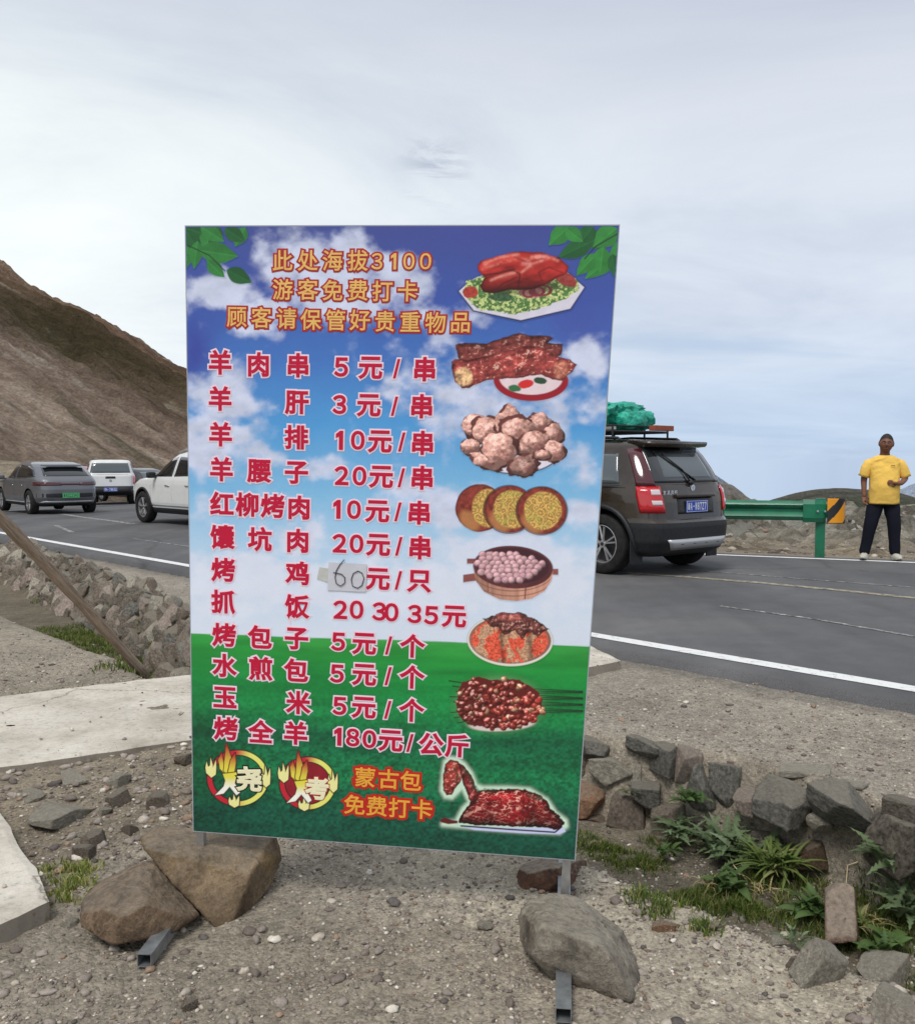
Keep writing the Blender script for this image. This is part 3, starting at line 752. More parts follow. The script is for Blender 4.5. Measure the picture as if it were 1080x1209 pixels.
rows = [
 [('羊', 262.5, 427.5), ('肉', 307.5, 430), ('串', 354, 431), ('5', 404.5, 433), ('元', 439, 434), ('/', 469.5, 435), ('串', 502.5, 435.5)],
 [('羊', 262.5, 470), ('肝', 352.5, 474.5), ('3', 402.5, 477), ('元', 437, 478), ('/', 467, 479), ('串', 499, 479)],
 [('羊', 263, 512), ('排', 352, 515.5), ('1', 402.5, 519), ('0', 424, 519), ('元', 450, 520.5), ('/', 475.5, 521), ('串', 500, 522)],
 [('羊', 264, 553), ('腰', 308, 555), ('子', 352, 557), ('2', 405, 560.5), ('0', 426, 561), ('元', 451.5, 562), ('/', 475, 563), ('串', 499.5, 563)],
 [('红', 264.5, 593), ('柳', 294, 594.5), ('烤', 324, 596), ('肉', 355, 598), ('1', 399.5, 600), ('0', 419.5, 600.5), ('元', 447, 602.5), ('/', 471, 603), ('串', 496, 604)],
 [('馕', 265, 632.5), ('坑', 309, 635), ('肉', 353.5, 637), ('2', 402.5, 640), ('0', 422.5, 640.5), ('元', 448, 642), ('/', 472, 643.5), ('串', 497, 645)],
 [('烤', 266, 671), ('鸡', 353, 675), ('元', 447.5, 682), ('/', 471.5, 683.5), ('只', 496, 684.5)],
 [('抓', 266, 708.5), ('饭', 352.5, 714), ('2', 403.5, 718), ('0', 422.5, 718), ('3', 449, 720), ('0', 463.5, 721), ('3', 490.5, 723), ('5', 510, 724.5), ('元', 537, 726)],
 [('烤', 267, 747.5), ('包', 309, 750), ('子', 352, 752), ('5', 401, 755.5), ('元', 431.5, 758), ('/', 460, 760), ('个', 488, 760.5)],
 [('水', 267.5, 783.5), ('煎', 310, 787), ('包', 351.5, 789), ('5', 399.5, 793), ('元', 431.5, 794.5), ('/', 459.5, 796), ('个', 487.5, 797)],
 [('玉', 268, 821), ('米', 354, 827), ('5', 402.5, 831), ('元', 431, 833), ('/', 459, 835.5), ('个', 487, 836)],
 [('烤', 269, 857.5), ('全', 310, 861), ('羊', 351, 863), ('1', 400.5, 867), ('8', 418, 868), ('0', 437.5, 870), ('元', 462.5, 872), ('/', 485, 874.5), ('公', 510, 876), ('斤', 540, 878)]]
for r in rows:
    letters('menu_character', [(c, x, y, (27.2 - (y - 430) * 0.0035) if not (c.isdigit() or c == '/') else (20.9 - (y - 430) * 0.0035)) for c, x, y in r], [ink_halo, ink_red], 0.034, 0.098)
letters('menu_character', [('蒙', 432.5, 915, 22.5), ('古', 460, 917, 22.5), ('包', 486, 919, 22.5)], [ink_rim2, ink_gold2], 0.016, 0.13)
letters('menu_character', [('免', 420, 947, 22.5), ('费', 446, 949, 22.5), ('打', 472.5, 951, 22.5), ('卡', 499, 952.5, 22.5)], [ink_rim2, ink_gold2], 0.016, 0.13)

# ---- printed pictures: each dish is painted onto a fine patch laid on the sheet
class Paint:
    def __init__(s, x0, y0, x1, y1, step=0.62):
        nx = int((x1 - x0) / step) + 1; ny = int((y1 - y0) / step) + 1
        s.nx, s.ny = nx, ny
        s.X, s.Y = np.meshgrid(np.linspace(x0, x1, nx), np.linspace(y0, y1, ny), indexing='ij')
        s.c = np.zeros(s.X.shape + (3,)); s.a = np.zeros(s.X.shape)
    def put(s, m, col):
        col = np.asarray(col) * np.ones(s.c.shape); m = np.clip(m, 0, 1)[..., None]
        s.c = s.c * (1 - m) + col * m; s.a = np.maximum(s.a, m[..., 0])
    def ell(s, cx, cy, rx, ry, rot=0.0, soft=0.7, warp=0.0, seed=0):
        c, sn = math.cos(rot), math.sin(rot); dx, dy = s.X - cx, s.Y - cy
        u = dx * c + dy * sn; v = -dx * sn + dy * c
        r = np.sqrt((u / rx) ** 2 + (v / ry) ** 2)
        if warp: r = r + warp * (fbm(s.X / (0.35 * rx + 2), s.Y / (0.35 * ry + 2), 0, seed, 3) - .5)
        d = (1 - r) * min(rx, ry)
        return sst(-soft, soft, d), d
    def poly(s, pts, soft=0.7, warp=0.0, seed=0, scale=6):
        pts = np.array(pts, float); X, Y = s.X, s.Y
        if warp:
            X = X + warp * (fbm(s.X / scale, s.Y / scale, 0, seed, 3) - .5) * 2; Y = Y + warp * (fbm(s.X / scale, s.Y / scale, 3.7, seed + 5, 3) - .5) * 2
        ins = np.zeros(X.shape, bool); dm = np.full(X.shape, 1e9); n = len(pts)
        for i in range(n):
            (ax, ay), (bx, by) = pts[i], pts[(i + 1) % n]
            ex, ey = bx - ax, by - ay
            t = np.clip(((X - ax) * ex + (Y - ay) * ey) / (ex * ex + ey * ey + 1e-9), 0, 1)
            dm = np.minimum(dm, np.hypot(X - ax - ex * t, Y - ay - ey * t))
            c = ((ay > Y) != (by > Y)) & (X < ex * (Y - ay) / (ey if abs(ey) > 1e-9 else 1e-9) + ax); ins ^= c
        d = np.where(ins, dm, -dm); return sst(-soft, soft, d), d
    def line(s, pts, w, soft=0.6):
        dm = np.full(s.X.shape, 1e9)
        for (ax, ay), (bx, by) in zip(pts[:-1], pts[1:]):
            ex, ey = bx - ax, by - ay; t = np.clip(((s.X - ax) * ex + (s.Y - ay) * ey) / (ex * ex + ey * ey + 1e-9), 0, 1)
            dm = np.minimum(dm, np.hypot(s.X - ax - ex * t, s.Y - ay - ey * t))
        return sst(-soft, soft, w / 2 - dm)
    def n(s, sx, sy=None, seed=0, oct=4): return fbm(s.X / sx, s.Y / (sy or sx), 0, seed, oct)
    def build(s, name, label=None, z=0.0171):
        q = board(s.X, s.Y); s.a = s.a * ((q[..., 0] > 0.001) & (q[..., 0] < BW - .001) & (q[..., 1] < BH - .001) & (q[..., 1] > 0.001))
        # blend the soft fringe with the background picture
        bgc = bg_paint(s.X, s.Y); al = np.clip(s.a, 0, 1)[..., None]; c = bgc * (1 - al) + s.c * al
        F = grid_faces(s.nx, s.ny); kk = (s.a > 0.02).reshape(-1); F = F[kk[F].any(1)]; ins_ = ((q[..., 0] > -0.0005) & (q[..., 0] < BW + .0005) & (q[..., 1] < BH + .0005)).reshape(-1); F = F[ins_[F].all(1)]
        V = np.concatenate([q.reshape(-1, 2), np.full((s.nx * s.ny, 1), z)], 1)
        used = np.unique(F); mp = -np.ones(len(V), int); mp[used] = np.arange(len(used))
        F = mp[F][:, ::-1]
        o = board_mesh(name, V[used], F, PRINT, col=np.clip(c.reshape(-1, 3)[used], 0, 1), smooth=True)
        if o.data.polygons[0].normal.y > 0: o.data.flip_normals()
        if label: o['label'] = label
        return o
def shade(d, k, lo=0.45): return lo + (1 - lo) * sst(0, k, d)
def meat(p, m, d, base, k=7, seed=1, sc=5.0, hi=0.8, lo=0.35):
    """browned, fibrous, greasy surface"""
    wx = p.X + 5 * (p.n(sc * 1.6, seed=seed + 31) - .5); wy = p.Y + 5 * (p.n(sc * 1.6, seed=seed + 37) - .5)
    n1 = fbm(wx / (sc * 2.0), wy / (sc * 1.4), 0, seed, 4); rid = 1 - 2 * np.abs(fbm(wx / (sc * 1.0), wy / (sc * .7), 0, seed + 9, 4) - .5); n2 = p.n(sc * 0.35, seed=seed + 19, oct=3)
    up = 0.5 + 1.2 * (p.n(sc * 1.3, seed=seed + 3) - fbm((p.X + 1.6) / (sc * 1.3), (p.Y + 2.2) / (sc * 1.3), 0, seed + 3, 4)) * 2.2
    col = np.array(base) * (shade(d, k, lo) * np.clip(.15 + 1.55 * n1, .1, 2) * np.clip(.35 + .85 * rid, .2, 1.3) * (.75 + .5 * n2) * np.clip(.6 + .8 * up, .4, 1.6))[..., None] * 1.25
    g = sst(.62, .82, up) * sst(.78, .95, rid) * sst(1, 3, d)
    col = col * (1 - g[..., None] * hi * .7) + L3(244, 206, 184) * g[..., None] * hi * .7
    p.put(m, col)

def ball(p, cx, cy, rx, ry, rot, base, warp=0.0, seed=0, tex=0.0, spec=0.5, dark=0.22, rim=0.0):
    """a rounded piece as a studio photograph shows it: bright upper left, dark underside, wet highlight"""
    c, sn = math.cos(rot), math.sin(rot); R_ = max(rx, ry) * 1.5 + 3
    i0 = max(0, int((cx - R_ - p.X[0, 0]) / (p.X[1, 0] - p.X[0, 0]))); i1 = int((cx + R_ - p.X[0, 0]) / (p.X[1, 0] - p.X[0, 0])) + 1
    j0 = max(0, int((cy - R_ - p.Y[0, 0]) / (p.Y[0, 1] - p.Y[0, 0]))); j1 = int((cy + R_ - p.Y[0, 0]) / (p.Y[0, 1] - p.Y[0, 0])) + 1
    X, Y = p.X[i0:i1, j0:j1], p.Y[i0:i1, j0:j1]
    if X.size == 0: return
    dx, dy = X - cx, Y - cy; u = (dx * c + dy * sn) / rx; v = (-dx * sn + dy * c) / ry
    r = np.sqrt(u * u + v * v)
    if warp: r = r + warp * (fbm(X / (0.5 * rx + 2), Y / (0.5 * ry + 2), 0, seed, 3) - .5)
    r = np.clip(r, 0, None); m = sst(-.6, .6, (1 - r) * min(rx, ry)); nz = np.sqrt(np.clip(1 - np.clip(r, 0, 1) ** 2, 0, 1))
    k = r / (np.sqrt(u * u + v * v) + 1e-6); nx = (dx / rx * .9) * k; ny = (dy / ry * .9) * k
    if tex:
        t1 = fbm(X / 2.6, Y / 2.0, 0, seed + 2, 3) - .5; t2 = fbm(X / 5, Y / 4, 0, seed + 4, 3) - .5; nx = nx + tex * t1 * 2.5; ny = ny + tex * t2 * 2.5
    li = np.clip(-.38 * nx - .70 * ny + .60 * nz, 0, 1.2)
    col = np.array(base) * (dark + 1.05 * li)[..., None]
    sp = spec * np.clip(-.30 * nx - .52 * ny + .80 * nz, 0, 1) ** 14; col = col + sp[..., None] * np.array([.8, .72, .66])
    if rim: col = col * (1 - rim * sst(.75, 1, r))[..., None]
    m_ = m[..., None]; p.c[i0:i1, j0:j1] = p.c[i0:i1, j0:j1] * (1 - m_) + col * m_; p.a[i0:i1, j0:j1] = np.maximum(p.a[i0:i1, j0:j1], m)

# 1 roast duck on an octagonal plate
p = Paint(536, 290, 696, 386)
m, d = p.poly([(541, 344), (556, 331), (575, 322), (640, 312), (672, 322), (691, 339), (674, 366), (615, 380), (559, 368)]); p.put(m, L3(40, 44, 90))
m, d = p.poly([(542.5, 344), (557, 331), (575, 322), (640, 312), (671, 323), (689.5, 339.5), (673, 364.5), (615, 378), (560, 366.5)]); p.put(m, L3(214, 208, 222) * (0.85 + .2 * p.n(9, seed=2)[..., None]))
m, d = p.poly([(548, 346), (552, 332), (570, 326), (640, 318), (680, 330), (684, 342), (668, 352), (645, 362), (610, 371), (570, 366), (556, 358)], warp=3, seed=5, scale=4)
gn = p.n(3.0, seed=7, oct=3); gcol2 = np.where((gn > .5)[..., None], L3(186, 198, 128), L3(84, 120, 66)) * (0.5 + 1.0 * p.n(1.8, seed=9, oct=2))[..., None]
p.put(m, gcol2)
m, d = p.ell(556, 345, 9, 7, warp=.3, seed=4); p.put(m, L3(170, 60, 50) * (0.5 + p.n(2.5, seed=3)[..., None]))
m, d = p.ell(668, 330, 14, 7, .4, warp=.3, seed=6); p.put(m, L3(150, 60, 54) * (0.5 + p.n(2.5, seed=3)[..., None]))
m, d = p.ell(592, 351, 14, 5, warp=.4, seed=8); p.put(m, L3(60, 92, 62) * (0.4 + 1.1 * p.n(1.8, seed=13, oct=2)[..., None]))
m, d = p.ell(628, 345, 17, 7, warp=.3, seed=8); p.put(m, L3(176, 120, 116) * (0.4 + 1.1 * p.n(2, seed=13, oct=2)[..., None]))
for cx, cy, rx, ry in ((624, 346, 6, 5), (634, 344, 8, 5), (640, 343, 10, 6)):
    m, d = p.ell(cx, cy, rx, ry); ring = sst(-.5, .5, 1.2 - np.abs(d)); p.put(ring, L3(130, 50, 58))
m, d = p.ell(616, 338, 46, 10, 0, 3); p.put(m * .6, L3(52, 30, 28))
RD = L3(184, 46, 40)
duck = [(564, 314), (568, 308), (584, 304), (600, 299), (616, 297), (642, 299), (660, 305), (672, 315), (669, 323), (658, 328), (642, 338), (622, 343), (602, 342), (584, 347), (571, 345), (567, 337), (573, 328), (566, 321)]
m, d = p.poly(duck, warp=1.0, seed=12)
n1 = fbm(p.X / 16 + p.Y / 22, p.Y / 7, 0, 22, 3)
p.put(m, RD * ((.25 + 1.35 * n1) * (.18 + 1.0 * sst(347, 308, p.Y)) * shade(d, 4, .45))[..., None])
for q_ in ((600, 307, 30, 8, -.12, 1.0), (646, 309, 22, 9, .2, .95), (577, 315, 12, 6, -.25, 1.0), (596, 330, 27, 8, -.30, 1.0), (628, 318, 17, 12, .3, .75)):
    cx, cy, rx, ry, ro, br = q_; m2, d2 = p.ell(cx, cy, rx, ry, ro, 3.5, warp=.25, seed=int(cx)); keep_c, keep_a = p.c.copy(), p.a.copy()
    ball(p, cx, cy, rx, ry, ro, RD * br, .25, int(cx), .15, .55, .5); w_ = (m2 * .42 * (m > .5))[..., None]; p.c = keep_c * (1 - w_) + p.c * w_; p.a = keep_a
for pts in ([(572, 311), (592, 304), (612, 301)], [(628, 304), (646, 303), (658, 308)], [(580, 331), (596, 325), (608, 322)], [(616, 322), (628, 312), (640, 308)]):
    p.put(p.line(pts, 2.2, 2.4) * .7 * np.clip(.1 + 1.3 * p.n(3, seed=5), 0, 1) * (m > .5), L3(244, 168, 148))
p.put(p.line([(567, 326), (588, 323), (606, 319), (614, 324), (612, 340)], 2.0, 1.4) * .8, L3(60, 14, 16)); p.put(p.line([(583, 346), (594, 335), (610, 328)], 1.6, 1.2) * .8, L3(70, 14, 16)); p.put(p.line([(640, 332), (636, 322), (648, 316), (664, 322)], 1.6, 1.4) * .6, L3(70, 16, 18)); p.put(p.line([(570, 318), (600, 308), (628, 306)], 3.0, 3.0) * .5 * np.clip(2 * p.n(3, seed=8) - .4, 0, 1), L3(240, 150, 130))
p.put(p.line([(608, 304), (622, 310), (640, 306)], 1.4, 1.2) * .5, L3(90, 16, 20))
p.build('dish_picture', 'printed picture of a red roast duck on an octagonal plate of salad')

# 2 two legs of lamb on a red-rimmed plate
p = Paint(530, 388, 686, 478)
m, d = p.ell(627, 449, 44, 24, 0.02); p.put(m, L3(150, 26, 40))
m, d = p.ell(627, 446, 37, 19.5, 0.02); p.put(m, L3(228, 205, 210) * (.9 + .15 * p.n(8)[..., None]))
m, d = p.ell(608, 458, 7, 4, .1, warp=.3); p.put(m, L3(50, 110, 70)); m, d = p.ell(638, 449, 8, 4, .1, warp=.3); p.put(m, L3(44, 74, 52)); m, d = p.ell(621, 453, 9, 5, -.2, warp=.2); p.put(m, L3(208, 44, 44))
m, d = p.poly([(538, 407), (542, 405), (575, 405), (612, 393), (628, 396), (650, 397), (653, 399), (648, 405), (665, 406), (663, 418), (655, 424), (600, 420), (570, 430), (542, 430), (541, 418)], warp=1.5, seed=3)
meat(p, m, d, L3(112, 50, 46), 6, 5, 6, .5)
m, d = p.poly([(534, 427), (538, 424), (556, 424), (580, 420), (600, 413), (622, 408), (640, 410), (656, 420), (672, 424), (681, 430), (676, 438), (664, 449), (652, 448), (640, 442), (610, 446), (575, 448), (555, 458), (545, 458), (538, 450), (535, 438)], warp=1.5, seed=8)
meat(p, m, d, L3(158, 66, 62), 6, 15, 6, .9)
m, d = p.ell(548, 444, 11, 11, .3, 2, warp=.4, seed=2); meat(p, m * .85, d + 6, L3(196, 160, 116), 6, 25, 4, .6)
m, d = p.ell(662, 436, 9, 10, .3, 2.5, warp=.4, seed=2); meat(p, m * .7, d + 6, L3(190, 120, 96), 6, 28, 4, .6)
for a in ([(556, 430), (590, 424), (620, 414)], [(575, 444), (610, 438), (640, 436)], [(560, 412), (590, 410), (615, 402)]): p.put(p.line(a, 1.6, 1.6) * .6, L3(60, 18, 20))
p.build('dish_picture', 'printed picture of two roast lamb legs on a red rimmed plate')

# 3 heap of boiled mutton on a white plate
p = Paint(544, 474, 670, 564)
m, d = p.ell(608, 527, 57, 32, 0.0); p.put(m, L3(60, 70, 96)); m, d = p.ell(608, 526, 56, 31.5); p.put(m, L3(222, 212, 226))
lumps = [(562, 503, 15, 14, -.3, 1), (575, 507, 16, 16, -.4, 1), (600, 498, 14, 19, .1, .95), (637, 500, 14, 12, .2, .85), (654, 511, 11, 11, .2, .75), (612, 508, 21, 17, .2, .92), (556, 527, 11, 9, .1, .85), (630, 522, 22, 12, -.4, .85),
         (654, 533, 13, 12, .2, .85), (575, 544, 18, 8, .3, .9), (590, 530, 20, 19, .4, 1.1), (618, 548, 17, 12, -.1, .55), (640, 536, 9, 6, 0, .8)]
for i, (cx, cy, rx, ry, ro, br) in enumerate(lumps):
    ball(p, cx, cy + .8, rx + 1.6, ry + 1.6, ro, L3(92, 50, 46), .75, i + 60, 0, 0, .5)
    ball(p, cx, cy, rx, ry, ro, L3(224, 168, 154) * br * .95, .75, i + 60, .75, .22, .30)
    m, d = p.ell(cx + rx * .3, cy + ry * .35, rx * .45, ry * .4, ro, 2.5, warp=.8, seed=i); p.put(m * .35, L3(140, 76, 70))
p.build('dish_picture', 'printed picture of a heap of pale boiled mutton on a white plate')

# 4 three round flatbreads
p = Paint(536, 570, 673, 631)
for i, (cx, cy) in enumerate(((567, 598.5), (602, 600), (640, 601.5))):
    m, d = p.ell(cx, cy, 29.5 if i else 28.5, 28, 0, .7, warp=.05, seed=i)
    if i: 
        m2, d2 = p.ell(cx - .5, cy + .3, 31, 29, 0, .7); p.put(m2 * .8, L3(64, 20, 26))
    p.put(m, L3(134, 54, 44) * (.2 + 1.5 * p.n(4, seed=i)[..., None]) * shade(d, 3, .5)[..., None])
    ro, _ = p.ell(cx - 12, cy + 15, 14, 9, .8, 3); p.put(ro * m * .6, L3(196, 140, 84))
    ox = (10, 3, 1)[i]; m, d = p.ell(cx + ox, cy, 22 if i else 19, 22.5, 0, 1.3, warp=.08, seed=i + 4)
    w1, w2, wc = worley(p.X / 8.0 + p.n(6, seed=i) * .7, p.Y / 8.0 + p.n(6, seed=i + 3) * .7, 40 + i)
    rings = 0.5 + 0.5 * np.sin(w1 * 15 + 2.0 * p.n(3, seed=4)); dots = p.n(1.6, seed=50 + i, oct=2)
    col = L3(222, 176, 96) * (0.45 + 0.55 * rings[..., None]) * (.62 + .7 * dots[..., None])
    gr = np.clip((p.n(7, seed=60 + i) - .5) * 5, 0, 1)[..., None] * .35; col = col * (1 - gr) + L3(168, 176, 84) * gr
    p.put(m, col)
p.build('dish_picture', 'printed picture of three overlapping round flatbreads')

# 5 wooden steamer of dumplings
p = Paint(545, 638, 662, 712)
for pts in ([(552, 658), (563, 658), (563, 664), (552, 664)], [(547.5, 677), (563, 675), (563, 684), (547.5, 686)], [(650, 670), (659, 670), (659, 677), (650, 677)]):
    m, d = p.poly(pts); p.put(m, L3(140, 78, 74) * (.7 + .5 * p.n(4)[..., None]))
m, d = p.poly([(560, 672), (653, 672), (651, 684), (643, 696), (628, 705), (610, 708), (590, 706), (572, 697), (562, 684)])
pl = L3(206, 150, 128) * (.6 + .6 * fbm(p.X / 3, p.Y / 40, 0, 5, 3)[..., None]) * (.62 + .5 * sst(560, 640, p.X))[..., None]; p.put(m, pl)
for k_ in (6, 12): 
    e = np.abs((p.Y - (684 + k_ + 22 * np.sqrt(np.clip(1 - ((p.X - 606) / 47) ** 2, 0, 1)) - 22 + 6))); p.put(m * sst(1.2, .2, e) * .6, L3(110, 62, 56))
p.put(p.line([(621, 690), (620, 705)], 1.4), L3(110, 60, 56)); p.put(p.line([(576, 686), (577, 696)], 1.4) * .5, L3(110, 60, 56))
m, d = p.ell(606, 668, 47, 25, .06); p.put(m, L3(92, 44, 48) * (.7 + .5 * p.n(6)[..., None]))
m, d = p.ell(606, 666.5, 42.5, 21, .06); p.put(m, L3(66, 32, 40))
rq = random.Random(3)
for row in range(7):
    y = 653.5 + row * 5.0; hw = 38 * math.sqrt(max(0, 1 - ((y + 3 - 667.5) / 20.5) ** 2)); x = 603 - hw + (row % 2) * 4
    while x < 603 + hw:
        if y > 652 + max(0, x - 608) * .30: ball(p, x + rq.uniform(-1, 1), y + rq.uniform(-.8, .8), 4.9, 4.5, 0, L3(208, 160, 166), .40, int(x), .35, .14, .25, .45)
        x += rq.uniform(7.4, 8.6)
p.build('dish_picture', 'printed picture of a wooden steamer full of pinkish dumplings')

# 6 rice pilaf with meat
p = Paint(546, 716, 657, 788)
m, d = p.ell(602.5, 754, 50.5, 30.5, .03); p.put(m, L3(222, 214, 202))
m, d = p.ell(602.5, 753.5, 48, 28, .03); p.put(m, L3(120, 92, 84))
m, d = p.ell(602, 754, 45, 26.5, .03, 1.5)
r1 = p.n(1.5, seed=3, oct=2); r2 = fbm(p.X / 7, p.Y / 14, 0, 6, 3)
col = np.where((r2 > .5)[..., None], L3(226, 92, 66), L3(196, 150, 118)) * (.3 + 1.3 * r1[..., None]); 
for cx in (592, 625): col = col * (1 - .6 * np.exp(-((p.X - cx - (p.Y - 750) * .1) / 3.5) ** 2)[..., None])
p.put(m, col)
m, d = p.poly([(571, 728), (585, 724), (592, 722), (612, 721), (630, 727), (648, 741), (634, 749), (624, 745), (616, 752), (608, 742), (596, 748), (588, 738), (578, 738)], warp=3, seed=6)
meat(p, m, d, L3(104, 54, 50), 4, 66, 3.4, .7)
m, d = p.poly([(586, 724), (592, 721), (614, 722), (616, 730), (600, 731), (586, 730)], warp=1.5, seed=9); meat(p, m, d, L3(176, 96, 88), 4, 69, 4, .5)
p.build('dish_picture', 'printed picture of rice pilaf topped with dark meat on an oval plate')

# 7 meat skewers
p = Paint(530, 788, 688, 870)
g, d = p.ell(590, 829, 55, 35, 0, 8); p.put(np.clip(g * .55, 0, 1), L3(150, 206, 140)); p.a = np.clip(p.a, 0, 1)
m, d = p.ell(593, 852, 40, 9, -.05, 1.2); p.put(m, L3(214, 196, 190))
for i in range(9): 
    y0 = 803 + i * 6.2; p.put(p.line([(531 + (i * 37 % 11), y0 - 1.5), (560, 806 + i * 5.2)], 1.3, .6), L3(30, 24, 26))
for i in range(12):
    a_, b_ = 811 + i * 2.5, 814 + (i // 3) * 7.5 + (i % 3) * .8; p.put(p.line([(630, a_), (688, b_)], 1.0, .5), L3(26, 22, 26))
m, d = p.poly([(541, 812), (548, 802), (560, 798), (568, 797), (580, 801), (605, 799), (614, 800), (622, 806), (634, 813), (640, 824), (641, 838), (632, 847), (612, 857), (580, 857), (556, 854), (545, 846), (540, 830)], warp=2, seed=7, scale=4)
p.put(m, L3(96, 28, 24)); rq = random.Random(9)
for q in range(240):
    x, y = rq.uniform(541, 642), rq.uniform(799, 858); i_ = int((x - 530) / .62); j_ = int((y - 788) / .62)
    if m[min(i_, p.nx - 1), min(j_, p.ny - 1)] < .9: continue
    light = .55 + .6 * (x - 541) / 100; base = L3(186, 62, 48) * light if rq.random() > .14 else L3(226, 160, 122) * min(1, light)
    ball(p, x, y, rq.uniform(3.0, 5.2), rq.uniform(2.2, 3.8), rq.uniform(-1, 1), base * rq.uniform(.6, 1.15), .5, q, .5, .5, .18, .3)
p.build('dish_picture', 'printed picture of red meat skewers fanned on a plate, black skewer ends to the right')

# 8 whole roast sheep
p = Paint(514, 888, 676, 988)
sheep_b = [(524, 970), (540, 967), (548, 952), (556, 944), (552, 936), (549, 930), (546, 926), (540, 932), (534, 938), (527, 937), (523, 930), (525, 908), (527, 897), (532, 893), (540, 894), (548, 900), (556, 910), (562, 925), (570, 928), (600, 928), (625, 930), (645, 942), (655, 957), (667, 966), (668, 972), (660, 979), (600, 976), (560, 973)]
m, d = p.poly(sheep_b, soft=6); g = sst(-9, 0, d) ; p.put(g * .92, L3(206, 232, 206) * (.75 + .3 * sst(-8, -1, d))[..., None])
m, d = p.poly([(540, 971), (600, 974), (666, 974), (668, 979), (660, 982), (620, 981), (560, 977)], soft=.8); p.put(m, L3(196, 200, 232)); 
p.put(p.line([(545, 972), (600, 976), (655, 979.5), (662, 974)], 1.8), L3(20, 16, 24))
m, d = p.poly([(541, 968), (548, 954), (558, 942), (566, 930), (585, 929), (620, 929), (640, 937), (650, 950), (660, 960), (666, 968), (664, 974), (655, 976), (640, 974), (620, 973), (590, 972), (560, 971)], warp=2, seed=5, scale=4)
meat(p, m, d, L3(138, 22, 28), 10, 70, 6.5, .8, .15)
w1, w2, wc = worley(p.X / 11 + p.Y / 9 + p.n(8, seed=4) * 2, p.Y / 4 - p.X / 16, 95); p.put(m * sst(.14, .02, w2 - w1) * sst(2, 5, d) * np.clip(p.n(5, seed=12) * 2.6 - .9, 0, .8), L3(236, 170, 150))
sh_ = np.clip(1.25 - .9 * sst(934, 974, p.Y) + .25 * np.exp(-((p.X - 600) / 18) ** 2) - .35 * np.exp(-((p.X - 628) / 7) ** 2) - .3 * np.exp(-((p.X - 578) / 6) ** 2), .25, 1.5)[..., None]
p.c = np.where((m > .5)[..., None], p.c * sh_, p.c)
m, d = p.poly([(524, 930), (524, 912), (527, 899), (533, 894), (541, 896), (547, 903), (547, 915), (540, 926), (534, 936), (528, 936)], warp=1, seed=6, scale=4); meat(p, m, d, L3(150, 54, 46), 4, 74, 3.6, .8)
m, d = p.poly([(541, 897), (550, 903), (557, 913), (562, 926), (566, 935), (556, 944), (551, 932), (547, 922), (545, 912)], warp=1.2, seed=8, scale=4); meat(p, m, d, L3(120, 38, 38), 4, 76, 3.4, .5)
for a in ([(562, 926), (566, 932), (573, 929), (585, 930)], [(548, 906), (556, 916), (560, 928)], [(536, 903), (541, 912), (539, 920)], [(622, 935), (630, 940), (640, 941), (634, 936)]):
    p.put(p.line(a, 2.4, 1.6) * np.clip(2.2 * p.n(2, seed=6) - .4, 0, 1), L3(34, 62, 40))
m, d = p.poly([(519, 965), (526, 962), (534, 965), (541, 966), (541, 969), (530, 970), (522, 968)]); p.put(m, L3(96, 24, 28))
p.build('dish_picture', 'printed picture of a whole roast sheep lying on a tray')

# 9 leaf sprays in the two upper corners
def leaf(p, bx, by, tx, ty, w, col, seed):
    L = math.hypot(tx - bx, ty - by); ux, uy = (tx - bx) / L, (ty - by) / L
    pts = []
    for k in range(13): t = k / 12; pts.append((bx + ux * L * t - uy * w * math.sin(math.pi * t ** .8) , by + uy * L * t + ux * w * math.sin(math.pi * t ** .8)))
    for k in range(11, 0, -1): t = k / 12; pts.append((bx + ux * L * t + uy * w * math.sin(math.pi * t ** .8), by + uy * L * t - ux * w * math.sin(math.pi * t ** .8)))
    m, d = p.poly(pts, .6, .6, seed); u = (p.X - bx) * ux + (p.Y - by) * uy; v = -(p.X - bx) * uy + (p.Y - by) * ux
    vein = 0.5 + 0.5 * np.sin((u - np.abs(v) * .8) * 2.2)
    c = np.array(col) * (.72 + .35 * p.n(6, seed=seed)[..., None] + .16 * vein[..., None]) * np.where(v > 0, 1.0, .82)[..., None]
    p.put(m, c); p.put(m * sst(.8, .2, np.abs(v)) * .5, np.array(col) * 1.5)
p = Paint(222.5, 268.8, 302, 340)
for i, (a, b_, c, d_, w) in enumerate(((222, 270, 262, 282, 11), (250, 270, 246, 300, 10), (226, 285, 222, 318, 10), (222, 272, 240, 300, 9), (240, 300, 222, 300, 8), (236, 285, 232, 318, 8), (262, 268, 250, 290, 9), (240, 268, 268, 286, 9), (292, 269, 280, 292, 8), (268, 270, 292, 286, 9), (238, 296, 284, 303, 13), (247, 308, 268, 328, 8), (270, 319, 300, 334, 9.5))):
    leaf(p, a, b_, c, d_, w, L3(50, 124, 58) if i % 3 else L3(34, 92, 48), i)
p.put(p.line([(224, 290), (250, 302), (268, 320)], 1.3), L3(28, 50, 34))
p.build('leaf_picture')
p = Paint(642, 268, 728.3, 334)
for i, (a, b_, c, d_, w) in enumerate(((728, 300, 690, 330, 10), (690, 272, 712, 296, 11), (728, 270, 700, 292, 13), (728, 285, 728, 330, 9), (700, 285, 658, 305, 11), (704, 300, 680, 326, 9), (712, 292, 708, 322, 10), (700, 268, 684, 288, 10), (672, 268, 648, 290, 11), (668, 270, 688, 286, 9), (722, 300, 726, 328, 7))):
    leaf(p, a, b_, c, d_, w, L3(54, 132, 60) if i % 3 != 1 else L3(36, 96, 50), i + 20)
